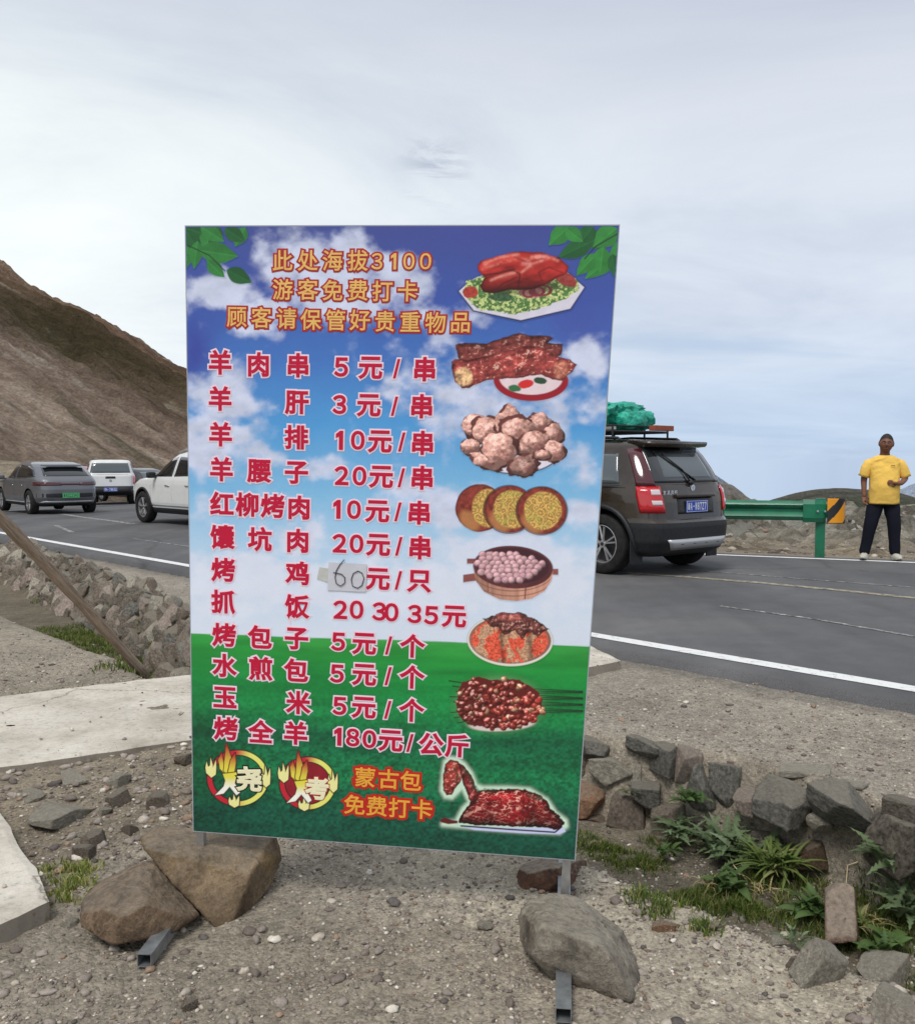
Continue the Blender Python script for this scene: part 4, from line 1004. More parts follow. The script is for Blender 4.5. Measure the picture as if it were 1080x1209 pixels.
p.put(p.line([(728, 277), (702, 292), (690, 306)], 1.3), L3(30, 46, 44))
p.build('leaf_picture')

# 10 two flame roundels with a character in each
def roundel(cx, cy, rx, ry, filled, ch, px, py, hp):
    p = Paint(cx - rx - 12, cy - ry - 18, cx + rx + 12, cy + ry + 10, 0.5)
    if filled:
        m, d = p.ell(cx, cy, rx + 1, ry + 1); p.put(m, L3(60, 12, 20))
        m, d = p.ell(cx, cy, rx - 3, ry - 3); p.put(m, L3(134, 24, 36) * (.8 + .5 * p.n(10)[..., None]))
    m, d = p.ell(cx, cy, rx, ry); band = sst(-.4, .4, 2.6 - np.abs(d - 1)); an = np.arctan2(p.Y - cy, p.X - cx)
    dark = sst(-.4, .4, 3.8 - np.abs(d - 1)); p.put(dark, L3(40, 30, 26))
    k = sst(-.25, .5, np.cos(an - .1))[..., None]; p.put(band, L3(190, 34, 50) * (1 - k) + L3(224, 222, 110) * k)
    def flame(x, y, s, h, fl=1, c0=L3(230, 224, 120), c1=L3(214, 60, 40)):
        pts = [(x - s, y), (x - 1.15 * s, y - .35 * h), (x - .95 * s, y - .75 * h), (x - .62 * s, y - .40 * h), (x - .25 * s, y - .5 * h), (x - .15 * s, y - h), (x + .25 * s, y - .55 * h), (x + .3 * s, y - .35 * h), (x + .9 * s, y - .85 * h), (x + .95 * s, y - .35 * h), (x + .85 * s, y + .1 * h), (x, y + .3 * h)]
        mm, dd = p.poly(pts, .5); mo = sst(-1.6, -.8, dd); p.put(mo, L3(40, 20, 22)); t = sst(y, y - h, p.Y)[..., None]; p.put(mm, c0 * (1 - t) + c1 * t)
    pal = L3(232, 226, 150)
    flame(cx - rx + 3, cy - 6, 6, 18, c0=pal, c1=pal); flame(cx + rx - 1, cy + 5, 5.5, 20, c0=pal, c1=pal); flame(cx - 4, cy + ry, 6, 12, c0=pal, c1=pal)
    # big flame as the fire radical
    fx, fy = px - hp * .30, py
    for dx, dw, h0, h1 in ((-14, 4.5, 14, 33), (-4, 5, 12, 44), (4, 4, 8, 33)):
        pts = [(fx, fy - 3), (fx + dx * .5 - dw, fy - h0), (fx + dx * .8 - 2, fy - h1 * .75), (fx + dx * .9 + 3 - (h1 > 40) * 3, fy - h1), (fx + dx * .8 + dw, fy - h1 * .6), (fx + dx * .3 + dw, fy - h0), (fx + 5, fy - 2)]
        mm, dd = p.poly(pts, .6, .6, 5); mo = sst(-1.5, -.7, dd); p.put(mo, L3(90, 20, 26)); t = sst(fy - h0, fy - h1, p.Y)[..., None]; p.put(mm, L3(220, 208, 70) * (1 - t) + L3(176, 40, 44) * t)
    m, d = p.poly([(fx - 8, fy - 8), (fx + 9, fy - 10), (fx + 6, fy + 3), (fx + 12, fy + 14), (fx + 8, fy + 17), (fx, fy + 7), (fx - 7, fy + 15), (fx - 17, fy + 17), (fx - 7, fy + 7), (fx - 5, fy)], .6); mo = sst(-1.5, -.7, d)
    p.put(mo, L3(50, 22, 22)); t = sst(fy - 6, fy + 10, p.Y)[..., None]; p.put(m, L3(222, 210, 70) * (1 - t) + L3(240, 238, 224) * t)
    p.build('flame_emblem', None, 0.01715)
roundel(283, 916, 34, 31, False, '烧', 286, 919, 42)
roundel(365, 922, 31, 29, True, '烤', 369, 928, 38)
ink_w = simple('cream print', lin((255, 248, 206)), 0.42, spec=0.3); ink_dk = simple('near black print', lin((40, 30, 28)), 0.42, spec=0.3)
ink_or = simple('orange red print', lin((222, 66, 44)), 0.42, spec=0.3)
letters('emblem_character', [('尧', 296.5, 917, 27)], [ink_dk, ink_w], 0.045, 0.09)
letters('emblem_character', [('考', 376, 928, 25)], [ink_rim, ink_w], 0.045, 0.08)

# paper patch with a price written by hand
paper = simple('paper', (0.66, 0.66, 0.72), 0.8, var=0.05)
def patch(pts, z, name, mat):
    q = [board(*p_) for p_ in pts]; n = 10; V = []; F = []
    for i in range(n + 1):
        for j in range(n + 1):
            s_, t_ = i / n, j / n
            p_ = (1 - s_) * (1 - t_) * q[0] + s_ * (1 - t_) * q[1] + s_ * t_ * q[2] + (1 - s_) * t_ * q[3]
            V.append((p_[0], p_[1], z + 0.0012 * (vnoise(s_ * 4, t_ * 4, 0, 9) - .3)))
    for i in range(n):
        for j in range(n): a = i * (n + 1) + j; F.append((a, a + 1, a + n + 2, a + n + 1))
    return board_mesh(name, V, F, mat, smooth=True)
patch([(388.5, 695), (433.5, 697), (435, 664.5), (390, 662)], 0.0188, 'price_sticker', paper)
patch([(376, 682), (390, 686), (392, 670), (379, 668)], 0.0178, 'old_tape', simple('yellowed tape', (0.60, 0.60, 0.56), 0.6))
inkb = simple('black marker', (0.02, 0.02, 0.03), 0.6)
hb = MB()
def stroke(pts):
    q = [board(*p_) for p_ in pts]; hb.tube([(a[0], a[1], 0.0206) for a in q], 0.0013, 5)
stroke([(408.5, 659), (403, 665), (399, 672), (397.5, 680), (399, 687), (404, 690), (409, 686), (409, 680), (405, 676), (400, 675), (395.5, 674)])
stroke([(424, 672.5), (419, 675), (416.5, 682), (418, 690), (424, 692.5), (429, 689), (431.5, 681), (429, 674.5), (424, 672)])
o = board_mesh('handwritten_number', hb.v, hb.f, inkb)

# ================================================================== ROCKS
def ico(sub):
    bm = bmesh.new(); bmesh.ops.create_icosphere(bm, subdivisions=sub, radius=1.0)
    v = np.array([tuple(q.co) for q in bm.verts]); f = np.array([[q.index for q in p.verts] for p in bm.faces]); bm.free(); return v, f
ICO = {k: ico(k) for k in (1, 2, 3, 4, 5, 6)}
def hull_planes(pts):
    bm = bmesh.new()
    for p in pts: bm.verts.new(p)
    bmesh.ops.convex_hull(bm, input=bm.verts); bm.normal_update()
    c = sum((Vector(p) for p in pts), Vector()) / len(pts)
    N, D = [], []
    for f in bm.faces:
        n = f.normal.copy(); d = n.dot(f.calc_center_median() - c)
        if d < 0: n = -n; d = -d
        if d > 1e-5: N.append(tuple(n)); D.append(d)
    bm.free(); return np.array(N), np.array(D), np.array(c)
def planes_rock(N, D, sub, rough=0.05, seed=1, soft=90, scale=3.0, fine=0.02, ridge=0.0):
    """star-shaped rock from half spaces: rounded facets plus weathered relief"""
    d, f = ICO[sub]
    inv = np.clip(d @ N.T / D[None, :], 1e-6, None)
    M_ = inv.max(1); r = 1.0 / (M_ * (((inv / M_[:, None]) ** soft).sum(1) ** (1.0 / soft)))
    L = D.mean()
    p = d * r[:, None]
    n = fbm(p[:, 0] / L * scale + seed, p[:, 1] / L * scale, p[:, 2] / L * scale, seed, 5) - 0.5
    n2 = fbm(p[:, 0] / L * scale * 4 + seed, p[:, 1] / L * scale * 4, p[:, 2] / L * scale * 4, seed + 3, 4) - 0.5
    rd = -np.abs(fbm(p[:, 0] / L * scale * .9, p[:, 1] / L * scale * .9 + seed, p[:, 2] / L * scale * .9, seed + 8, 4) - 0.5) * ridge
    return d * (r + L * (rough * 2 * n + fine * 2 * n2 + rd))[:, None], f
def random_planes(seed, dims=(1, 1, 1), n=14, jit=0.22):
    r = np.random.default_rng(seed); N = r.normal(size=(n, 3)); N /= np.linalg.norm(N, axis=1)[:, None]
    D = 1 + r.uniform(-jit, jit, n); N = np.concatenate([N, [[1, 0, 0], [-1, 0, 0], [0, 1, 0], [0, -1, 0], [0, 0, 1], [0, 0, -1]]]); D = np.concatenate([D, np.full(6, 1.12)])
    return N, D
def rock_mat(name, c, c2, vein=0.0, lich=None, dust=0.75):
    m, nt, b = newmat(name); co = objco(nt)
    n1 = noise(nt, 5, 8, 0.65, co, 0.4); n2 = noise(nt, 40, 8, 0.7, co); n3 = noise(nt, 150, 4, 0.7, co)
    col = ramp(nt, n1, [(0.34, c2), (0.52, c), (0.68, tuple(min(1, x * 1.5) for x in c))])
    col = mixc(nt, 0.8, col, ramp(nt, n2, [(0.3, 0.58), (0.5, 1.0), (0.72, 1.42)]), 'MULTIPLY')
    col = mixc(nt, 0.7, col, ramp(nt, n3, [(0.3, 0.65), (0.5, 1.0), (0.72, 1.5)]), 'MULTIPLY')
    if vein > 0:
        w = vor(nt, 6, mixc(nt, 0.2, co, noise(nt, 4, 5, 0.6, co, out='Color')), 'DISTANCE_TO_EDGE')
        col = mixc(nt, ramp(nt, w, [(0.0, vein), (0.02, 0.0)]), col, tuple(min(1, x * 1.9) for x in c))
    # dust lies on what faces up
    geo = nt.nodes.new('ShaderNodeNewGeometry'); sp = nt.nodes.new('ShaderNodeSeparateXYZ'); nt.links.new(geo.outputs['Normal'], sp.inputs[0])
    dz = mathn(nt, 'MULTIPLY', ramp(nt, sp.outputs[2], [(0.55, 0.0), (0.97, dust)]), ramp(nt, n2, [(0.35, 0.4), (0.6, 1.0)]))
    col = mixc(nt, dz, col, lin((168, 160, 144)))
    if lich: col = mixc(nt, ramp(nt, noise(nt, 9, 6, 0.7, co, 0.5), [(0.58, 0.0), (0.68, 0.6)]), col, lich)
    setin(nt, b, 'Base Color', col); b.inputs['Roughness'].default_value = 0.9; b.inputs['Specular IOR Level'].default_value = 0.25
    p = bump(nt, b, n1, 0.7, 0.04); p = bump(nt, b, n2, 1.0, 0.012, p); bump(nt, b, n3, 0.7, 0.003, p)
    return m
RK_BROWN = rock_mat('brown rock', lin((110, 92, 74)), lin((72, 58, 46)), 0.6, None, 0.35)
RK_OCHRE = rock_mat('ochre brown rock', lin((122, 104, 82)), lin((84, 70, 54)), 0.0, lin((140, 114, 64)), 0.35)
RK_RED = rock_mat('reddish brown rock', lin((104, 76, 60)), lin((78, 56, 46)))
RK_GREY = rock_mat('warm grey rock', lin((126, 118, 106)), lin((76, 70, 62)), 0.15)
RK_DARK = rock_mat('dark grey rock', lin((130, 127, 118)), lin((88, 86, 80)))
RK_PALE = rock_mat('pale grey rock', lin((184, 176, 160)), lin((146, 138, 124)))
RK_TAN = rock_mat('tan orange rock', lin((168, 132, 104)), lin((128, 98, 78)))
RK_MID = rock_mat('grey brown rock', lin((138, 126, 112)), lin((102, 92, 82)))
RK_PINK = rock_mat('pinkish mortar', lin((172, 156, 144)), lin((140, 126, 116)))
RK_WHITE = rock_mat('whitish rock', lin((196, 188, 172)), lin((160, 150, 136)))

def chip(N, D, seed, n, lo, hi):
    """knock off corners: extra planes a little inside the hull"""
    r = np.random.default_rng(seed); dd = ICO[3][0]; rad_ = (1 / np.clip(dd @ N.T / D[None], 1e-6, None)).min(1); P = dd * rad_[:, None]
    Nn = r.normal(size=(n, 3)); Nn /= np.linalg.norm(Nn, axis=1)[:, None]; Dn = (P @ Nn.T).max(0) * r.uniform(lo, hi, n)
    return np.concatenate([N, Nn]), np.concatenate([D, Dn])
RK_BRICK = rock_mat('brick coloured stone', lin((128, 108, 94)), lin((98, 80, 68)))
def hero_rock(name, pts, mat, label, cat='rock', seed=1, sub=6, rough=0.03, fine=0.026, soft=300, ridge=0.0, scale=3.0):
    pts = [at(*p) for p in pts]
    N, D, c = hull_planes(pts); N, D = chip(N, D, seed, 6, .80, .94); V, F = planes_rock(N, D, sub, rough, seed, soft, fine=fine, ridge=ridge, scale=scale)
    o = mk(name, V, F, mat, None, True); o.location = Vector(c); return tag(o, label, cat)
G = 'rocks weighing down the board feet'
# photo x, photo y, forward distance in metres
o = hero_rock('rock', [(92, 1064, 2.62), (165, 1017, 2.78), (182, 1014, 2.82), (207, 1040, 2.80), (236, 1081, 2.68), (194, 1108, 2.52), (132, 1117, 2.50), (97, 1096, 2.56), (120, 1040, 2.90), (200, 1045, 2.95), (170, 1090, 2.46), (230, 1088, 2.8), (110, 1075, 2.85)],
               RK_BROWN, 'flat brown angular rock lying on the left foot of the menu board, nearest the camera', seed=4); o['group'] = G
o = hero_rock('rock', [(163, 990, 2.92), (186, 975, 2.99), (250, 990, 2.99), (325, 983, 3.0), (334, 1012, 2.96), (318, 1050, 2.88), (268, 1106, 2.66), (255, 1098, 2.66), (236, 1072, 2.70), (205, 1036, 2.74), (172, 1010, 2.78), (240, 1012, 2.78), (300, 1022, 2.78), (290, 990, 3.18), (215, 985, 3.15), (300, 1040, 3.1)],
               RK_OCHRE, 'big ochre brown boulder under the left bottom corner of the menu board', seed=9); o['group'] = G
o = hero_rock('rock', [(607, 1034, 2.92), (618, 1020, 3.05), (655, 1010, 3.12), (692, 1013, 3.10), (694, 1036, 3.02), (686, 1056, 2.94), (640, 1070, 2.86), (611, 1066, 2.88), (650, 1028, 2.86), (612, 1045, 3.10), (688, 1050, 3.15)],
               RK_RED, 'reddish brown rock behind the right post of the menu board', seed=14, soft=500); o['group'] = G
o = hero_rock('rock', [(601, 1092, 2.54), (624, 1060, 2.66), (658, 1053, 2.70), (684, 1060, 2.70), (736, 1098, 2.60), (760, 1150, 2.42), (748, 1186, 2.26), (714, 1120, 2.30), (640, 1092, 2.40), (608, 1120, 2.40), (660, 1164, 2.38), (706, 1178, 2.34), (640, 1146, 2.50), (700, 1078, 2.86), (630, 1076, 2.80), (756, 1160, 2.60)],
               RK_GREY, 'large rough grey rock lying on the right foot of the menu board', seed=27, rough=0.035, ridge=0.16, fine=0.035, scale=4.5); o['group'] = G

def hit(px, py, y0=1.7, y1=16.0):
    ys = np.linspace(y0, y1, 900); r = ray(px, py); xs = r[0] * ys / r[1]; zs_ = CAMH + r[2] * ys / r[1]
    k_ = int(np.argmax(zs_ < height(xs, ys))); return Vector((xs[k_], ys[k_], float(zs_[k_])))
# ---- rock variants shared by the smaller stones
def variant(seed, sub=3, n=7, rough=0.07, jit=0.30, soft=60):
    N, D = random_planes(seed, n=n, jit=jit); N, D = chip(N, D, seed + 50, 3, .78, .95); V, F = planes_rock(N, D, sub, rough, seed, soft)
    me_o = mk('stone', V, F, None, None, True); me = me_o.data; bpy.data.objects.remove(me_o); return me
VAR = [variant(100 + i, 3, 5, 0.04, .3, 120) for i in range(14)]
VARH = [variant(200 + i, 5 if i < 18 else 4, 5, 0.035, 0.32, 300) for i in range(18)]
def inst(me, name, loc, dims, rot, mat, parent=None):
    key = (me.name, mat.name)
    if key not in inst.c:
        m2 = me.copy(); m2.materials.clear(); m2.materials.append(mat); inst.c[key] = m2
    o = bpy.data.objects.new(name, inst.c[key]); COL.objects.link(o); o.location = loc; o.rotation_euler = rot; o.scale = dims
    if parent is not None: o.parent = parent
    return o
inst.c = {}
# ---- stone lining of the ditch, right of the slab: stones read off the photograph
wall_r = empty('stone_ditch_wall', (1.2, 3.9, -0.1), 0, 'row of rough stones edging the ditch on the right, below the gravel verge', 'stone wall')
WS = [(699, 886, 46, 30, RK_DARK, 4.75), (724, 908, 56, 40, RK_PALE, 4.45), (690, 942, 52, 44, RK_TAN, 4.2), (706, 972, 40, 26, RK_RED, 4.12), (762, 883, 44, 28, RK_DARK, 4.65), (788, 896, 34, 38, RK_DARK, 4.5),
      (812, 902, 30, 50, RK_PINK, 4.42), (826, 926, 44, 60, RK_DARK, 4.3), (860, 926, 42, 54, RK_DARK, 4.2), (745, 912, 36, 32, RK_PALE, 4.42), (743, 956, 48, 48, RK_MID, 4.12), (762, 938, 36, 28, RK_DARK, 4.25),
      (790, 968, 42, 40, RK_MID, 4.0), (762, 992, 56, 30, RK_BROWN, 4.0), (922, 946, 70, 50, RK_DARK, 3.98), (1000, 955, 88, 46, RK_DARK, 3.76), (1066, 1000, 72, 84, RK_GREY, 3.46), (882, 945, 30, 34, RK_PINK, 4.05),
      (968, 972, 30, 24, RK_PALE, 3.8), (880, 905, 46, 22, RK_PINK, 4.35), (840, 892, 40, 20, RK_PINK, 4.55), (950, 912, 60, 18, RK_WHITE, 4.1), (998, 926, 50, 14, RK_WHITE, 3.95), (1070, 955, 50, 26, RK_GREY, 3.7),
      (1120, 1010, 80, 70, RK_DARK, 3.3), (700, 925, 24, 18, RK_PALE, 4.3), (820, 975, 30, 22, RK_GREY, 3.95), (905, 1000, 40, 34, RK_GREY, 3.75), (960, 1010, 36, 30, RK_BROWN, 3.6), (670, 900, 50, 36, RK_MID, 4.7), (650, 930, 44, 36, RK_GREY, 4.6)]
for i, (px, py, w, h, mt, Y) in enumerate(WS):
    off_ = 0.01 if py < 935 else 0.10
    for _ in range(12): q_ = at(px, py, Y); u_, v_ = uv_of(q_.x, q_.y); Y -= (v_ - (float(v_top(u_)) - off_)) * 0.8
    if mt is RK_WHITE or (i in (19, 20)): Y += .10
    k = Y / 1080; p = at(px, py, Y)
    flat = (mt is RK_WHITE)
    o = inst(VARH[i % len(VARH)], 'stone', Vector(p) - wall_r.location, (w * k / 2 * .84, 0.5 * (w + h) * k / 2 * 0.7, h * k / 2 * (0.6 if flat else .80)), (0.12 * math.sin(i * 3), 0.12 * math.cos(i * 5), -0.75 + 0.5 * math.sin(i * 7)), mt, wall_r)
# rough fill behind and below the stones
# ---- stone lining left of the slab
wall_l = empty('stone_ditch_wall', (-3.5, 8.5, -0.1), 0, 'sloping dry stone lining of the ditch on the left, below the road verge', 'stone wall')
mats_l = [RK_MID, RK_GREY, RK_MID, RK_DARK, RK_MID, RK_PINK, RK_GREY, RK_GREY, RK_MID, RK_PALE]
k = 0; u = 5.2
while u < 17:
    rowsN = 5
    for rI in range(rowsN):
        t = (rI + 0.5) / rowsN + random.uniform(-.08, .08)
        vt = float(v_top(u)); wsl = 0.12 + 0.34 * float(sst(4, 8, u))
        v = vt - wsl * (1 - t) + 0.02; uu = u + random.uniform(-.12, .12)
        x, y = xy_of(uu, v); z = hz(x, y)
        s = random.uniform(0.065, 0.115) * (1.0 + 0.02 * (u - 5))
        if random.random() < .12: continue
        inst(VARH[k % len(VARH)], 'stone', Vector((x, y, z + s * 0.0)) - wall_l.location, (s * random.uniform(.6, 1.1), s * random.uniform(.45, .7), s * random.uniform(.7, 1.15)),
             (R(-20) + random.uniform(-.25, .25), random.uniform(.1, .7), R(-45) + random.uniform(-.3, .3)), mats_l[(k * 7 + rI) % 10], wall_l); k += 1
    u += random.uniform(0.13, 0.19)
hero_rock('rock', [(973, 1044, 3.52), (1008, 1042, 3.48), (1012, 1112, 3.28), (974, 1116, 3.32), (973, 1044, 3.66), (1010, 1042, 3.62), (1014, 1110, 3.5), (974, 1114, 3.52)], RK_BRICK, 'brick coloured rectangular stone standing in the ditch below the dark wall stones', seed=31, sub=5, rough=.02)
# ---- loose stones that can be told apart
def loose(px, py, w, h, mat, label, vi, Y=None, group=None, z=None, deep=1.0, rot=None):
    if Y is None:
        Y = hit(px, py + h * .3).y
    k_ = Y / 1080; p = at(px, py, Y)
    o = inst(VARH[vi % 18], 'loose_stone', p, (w * k_ / 2, w * k_ / 2 * .8 * deep, h * k_ / 2), rot or (0.1, 0.1, vi * 1.3), mat)
    return tag(o, label, 'stone', group)
loose(1040, 1149, 54, 30, RK_PALE, 'flat pale grey stone in the ditch near the right edge of the photo', 3)
loose(966, 1140, 44, 50, RK_PALE, 'upright grey stone leaning in the ditch beside a smaller round one', 5, rot=(0.3, 0.5, 0.4))
loose(941, 1143, 24, 22, RK_MID, 'small rounded stone touching the left side of the upright grey stone', 7)
loose(1058, 1199, 52, 34, RK_PALE, 'smooth pale stone cut off by the bottom right corner of the photo', 9)
loose(786, 1093, 26, 11, RK_TAN, 'small yellowish orange stone on the gravel lip of the right ditch', 2)
loose(916, 1113, 14, 11, RK_WHITE, 'small whitish stone lying in the ditch above the rounded stone', 11)
loose(62, 962, 66, 22, RK_PALE, 'wide flat pale stone in the bare earth between the concrete slabs', 1)
loose(88, 920, 30, 13, RK_WHITE, 'flat whitish stone just below the long concrete slab', 4)
loose(140, 921, 24, 15, RK_PALE, 'square pale stone below the slab, left of the menu board', 6)
loose(140, 943, 28, 14, RK_MID, 'low grey stone below the square pale stone', 8)
loose(111, 993, 26, 17, RK_MID, 'angular brown stone above the grass tuft on the left', 10)
loose(98, 1007, 22, 16, RK_MID, 'rounded grey stone half in the grass tuft on the left', 12)
loose(84, 1093, 16, 10, RK_PALE, 'small pale stone left of the flat brown rock', 13)
loose(36, 940, 26, 8, RK_PALE, 'thin pale stone near the inner corner of the nearest slab', 14)
loose(126, 958, 14, 9, RK_PALE, 'small light stone in the middle of the bare earth patch', 15)
loose(185, 945, 28, 14, RK_MID, 'grey stone beside the left edge of the menu board, at mid earth patch', 16)
loose(222, 895, 26, 12, RK_MID, 'brown stone against the board edge below the concrete slab', 17)
loose(153, 978, 16, 12, RK_MID, 'small brown stone above the big ochre boulder', 2)
loose(572, 1094, 16, 10, RK_WHITE, 'small whitish stone on the gravel left of the large grey rock', 0)
loose(222, 1188, 18, 12, RK_MID, 'grey stone on the gravel at the bottom of the photo, left half', 3)

# ================================================================== CONCRETE SLABS
def conc(name):
    m, nt, b = newmat(name); co = objco(nt)
    n1 = noise(nt, 3, 8, 0.65, co); n2 = noise(nt, 30, 8, 0.75, co); n3 = noise(nt, 160, 4, 0.7, co)
    c = ramp(nt, n1, [(0.3, lin((172, 163, 148))), (0.5, lin((200, 192, 178))), (0.7, lin((214, 207, 194)))])
    c = mixc(nt, 0.9, c, ramp(nt, n2, [(0.3, 0.5), (0.46, 0.95), (0.7, 1.1)]), 'MULTIPLY'); c = mixc(nt, 0.6, c, ramp(nt, noise(nt, 1.1, 5, 0.6, co), [(0.35, 0.75), (0.6, 1.05)]), 'MULTIPLY')
    c = mixc(nt, 0.6, c, ramp(nt, n3, [(0.3, 0.75), (0.5, 1.0), (0.7, 1.15)]), 'MULTIPLY')
    e = vor(nt, 0.9, mixc(nt, 0.25, co, noise(nt, 3, 5, 0.65, co, out='Color')), 'DISTANCE_TO_EDGE')
    c = mixc(nt, ramp(nt, e, [(0.0, 0.75), (0.006, 0.0)]), c, lin((96, 86, 74)))
    spots = vor(nt, 14, co); c = mixc(nt, ramp(nt, spots, [(0.05, 0.7), (0.10, 0.0)]), c, lin((120, 104, 88)))
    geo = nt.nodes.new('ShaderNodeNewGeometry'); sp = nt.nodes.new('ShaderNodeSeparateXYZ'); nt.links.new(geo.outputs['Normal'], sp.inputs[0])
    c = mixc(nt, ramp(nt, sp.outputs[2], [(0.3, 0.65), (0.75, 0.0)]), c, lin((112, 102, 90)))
    setin(nt, b, 'Base Color', c); b.inputs['Roughness'].default_value = 0.9; b.inputs['Specular IOR Level'].default_value = 0.2
    p = bump(nt, b, n2, 0.5, 0.006); bump(nt, b, n3, 0.4, 0.002, p); return m
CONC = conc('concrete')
def slab(name, corners, thick, ztop, label, cat, n=90, seed=1):
    """quadrilateral slab with a worn, uneven rim"""
    c = [np.array(q, float) for q in corners]; V = []
    for i in range(n + 1):
        for j in range(n + 1):
            s, t = i / n, j / n
            p = (1 - s) * (1 - t) * c[0] + s * (1 - t) * c[1] + s * t * c[2] + (1 - s) * t * c[3]
            ed = min(s, 1 - s, t, 1 - t)
            w = (fbm(p[0] * 3, p[1] * 3, 0, seed, 4) - .5) * 0.06 * max(0, 1 - ed * 12)
            ctr = (c[0] + c[1] + c[2] + c[3]) / 4; dr = (p - ctr); dr /= np.linalg.norm(dr)
            z = ztop + 0.012 * (float(fbm(p[0] * 2, p[1] * 2, 0, seed + 3, 3)) - .5) + 0.004 * (float(fbm(p[0] * 16, p[1] * 16, 0, seed + 4, 3)) - .5)
            if ed == 0: z -= 0.008
            V.append((p[0] + dr[0] * w, p[1] + dr[1] * w, z))
    F = [tuple(q) for q in grid_faces(n + 1, n + 1)]
    ring = [i * (n + 1) for i in range(n + 1)] + [n * (n + 1) + j for j in range(1, n + 1)] + [i * (n + 1) + n for i in range(n - 1, -1, -1)] + [j for j in range(n - 1, 0, -1)]
    o0 = len(V)
    for r_ in ring: x, y, z = V[r_]; V.append((x, y, ztop - thick))
    m_ = len(ring)
    for i in range(m_): F.append((ring[i], ring[(i + 1) % m_], o0 + (i + 1) % m_, o0 + i))
    bm = bmesh.new(); vs = [bm.verts.new(v) for v in V]
    for f in F:
        try: bm.faces.new([vs[i] for i in f])
        except ValueError: pass
    bmesh.ops.recalc_face_normals(bm, faces=bm.faces)
    o = from_bm(name, bm, CONC, None, False)
    return tag(o, label, cat)
def uvq(u, v): return xy_of(u, v)
zs = 0.035
a1, a2, a3, a4 = gz(0, 822, zs), gz(231, 795.5, zs), gz(231, 872, zs), gz(0, 905, zs)
d1 = np.array([a2.x - a1.x, a2.y - a1.y]); d2 = np.array([a3.x - a4.x, a3.y - a4.y])
end1 = gz(690, 757, zs - .02); end2 = gz(732, 781, zs - .02)
A1 = np.array([a1.x, a1.y]) - d1 * 0.9; A4 = np.array([a4.x, a4.y]) - d2 * 0.9
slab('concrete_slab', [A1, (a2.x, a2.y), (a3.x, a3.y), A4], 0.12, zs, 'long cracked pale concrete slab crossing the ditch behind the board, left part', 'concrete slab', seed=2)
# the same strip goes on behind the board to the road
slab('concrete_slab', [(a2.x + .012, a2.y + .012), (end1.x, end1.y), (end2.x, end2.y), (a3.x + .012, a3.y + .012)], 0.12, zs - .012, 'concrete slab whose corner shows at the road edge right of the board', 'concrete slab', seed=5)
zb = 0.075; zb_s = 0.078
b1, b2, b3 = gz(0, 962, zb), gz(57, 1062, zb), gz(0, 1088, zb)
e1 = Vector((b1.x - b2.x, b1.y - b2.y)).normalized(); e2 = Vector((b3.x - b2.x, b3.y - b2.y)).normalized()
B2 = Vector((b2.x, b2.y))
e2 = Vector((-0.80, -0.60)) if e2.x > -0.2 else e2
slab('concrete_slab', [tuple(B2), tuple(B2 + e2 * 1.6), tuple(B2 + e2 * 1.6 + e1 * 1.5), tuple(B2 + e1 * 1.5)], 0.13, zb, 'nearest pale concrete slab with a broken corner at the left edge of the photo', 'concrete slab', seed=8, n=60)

# ================================================================== WOODEN POLE
wd, nt, b = newmat('weathered wood'); co = objco(nt)
w = noise(nt, 6, 8, 0.7, mapping(nt, co, (9, 9, 0.6)), 0.6); w2 = noise(nt, 60, 4, 0.7, mapping(nt, co, (4, 4, 0.4)))
c_ = ramp(nt, w, [(0.3, lin((96, 80, 66))), (0.5, lin((132, 114, 96))), (0.7, lin((160, 142, 122)))])
setin(nt, b, 'Base Color', mixc(nt, 0.7, c_, ramp(nt, w2, [(0.3, 0.6), (0.7, 1.3)]), 'MULTIPLY')); b.inputs['Roughness'].default_value = 0.9
bump(nt, b, w, 0.7, 0.006)
p0 = at(172, 799, 6.05); p1 = at(0, 612, 5.2); dirp = (p1 - p0).normalized(); p2 = p1 + dirp * 1.1
L = (p2 - p0).length; bm = bmesh.new(); nseg = 30
V = []; F = []
for i in range(nseg + 1):
    t = i / nseg; ww = 0.030 + 0.004 * math.sin(i * 1.3) + 0.006 * t; hh = 0.024 + 0.003 * math.cos(i * .9); bx = 0.012 * math.sin(t * 5)
    for q in range(8):
        a = math.pi / 8 + q * math.pi / 4; V.append((bx + math.copysign(abs(math.cos(a)) ** .6, math.cos(a)) * ww, math.copysign(abs(math.sin(a)) ** .6, math.sin(a)) * hh, t * L))
for i in range(nseg):
    for q in range(8): F.append((i * 8 + q, i * 8 + (q + 1) % 8, (i + 1) * 8 + (q + 1) % 8, (i + 1) * 8 + q))
F += [tuple(range(8))[::-1], tuple(range(nseg * 8, nseg * 8 + 8))]
pole = mk('wooden_pole', V, F, wd, None, True); pole.location = p0; pole.rotation_mode = 'QUATERNION'; pole.rotation_quaternion = dirp.to_track_quat('Z', 'X')
tag(pole, 'long weathered wooden pole leaning over the left ditch', 'pole')

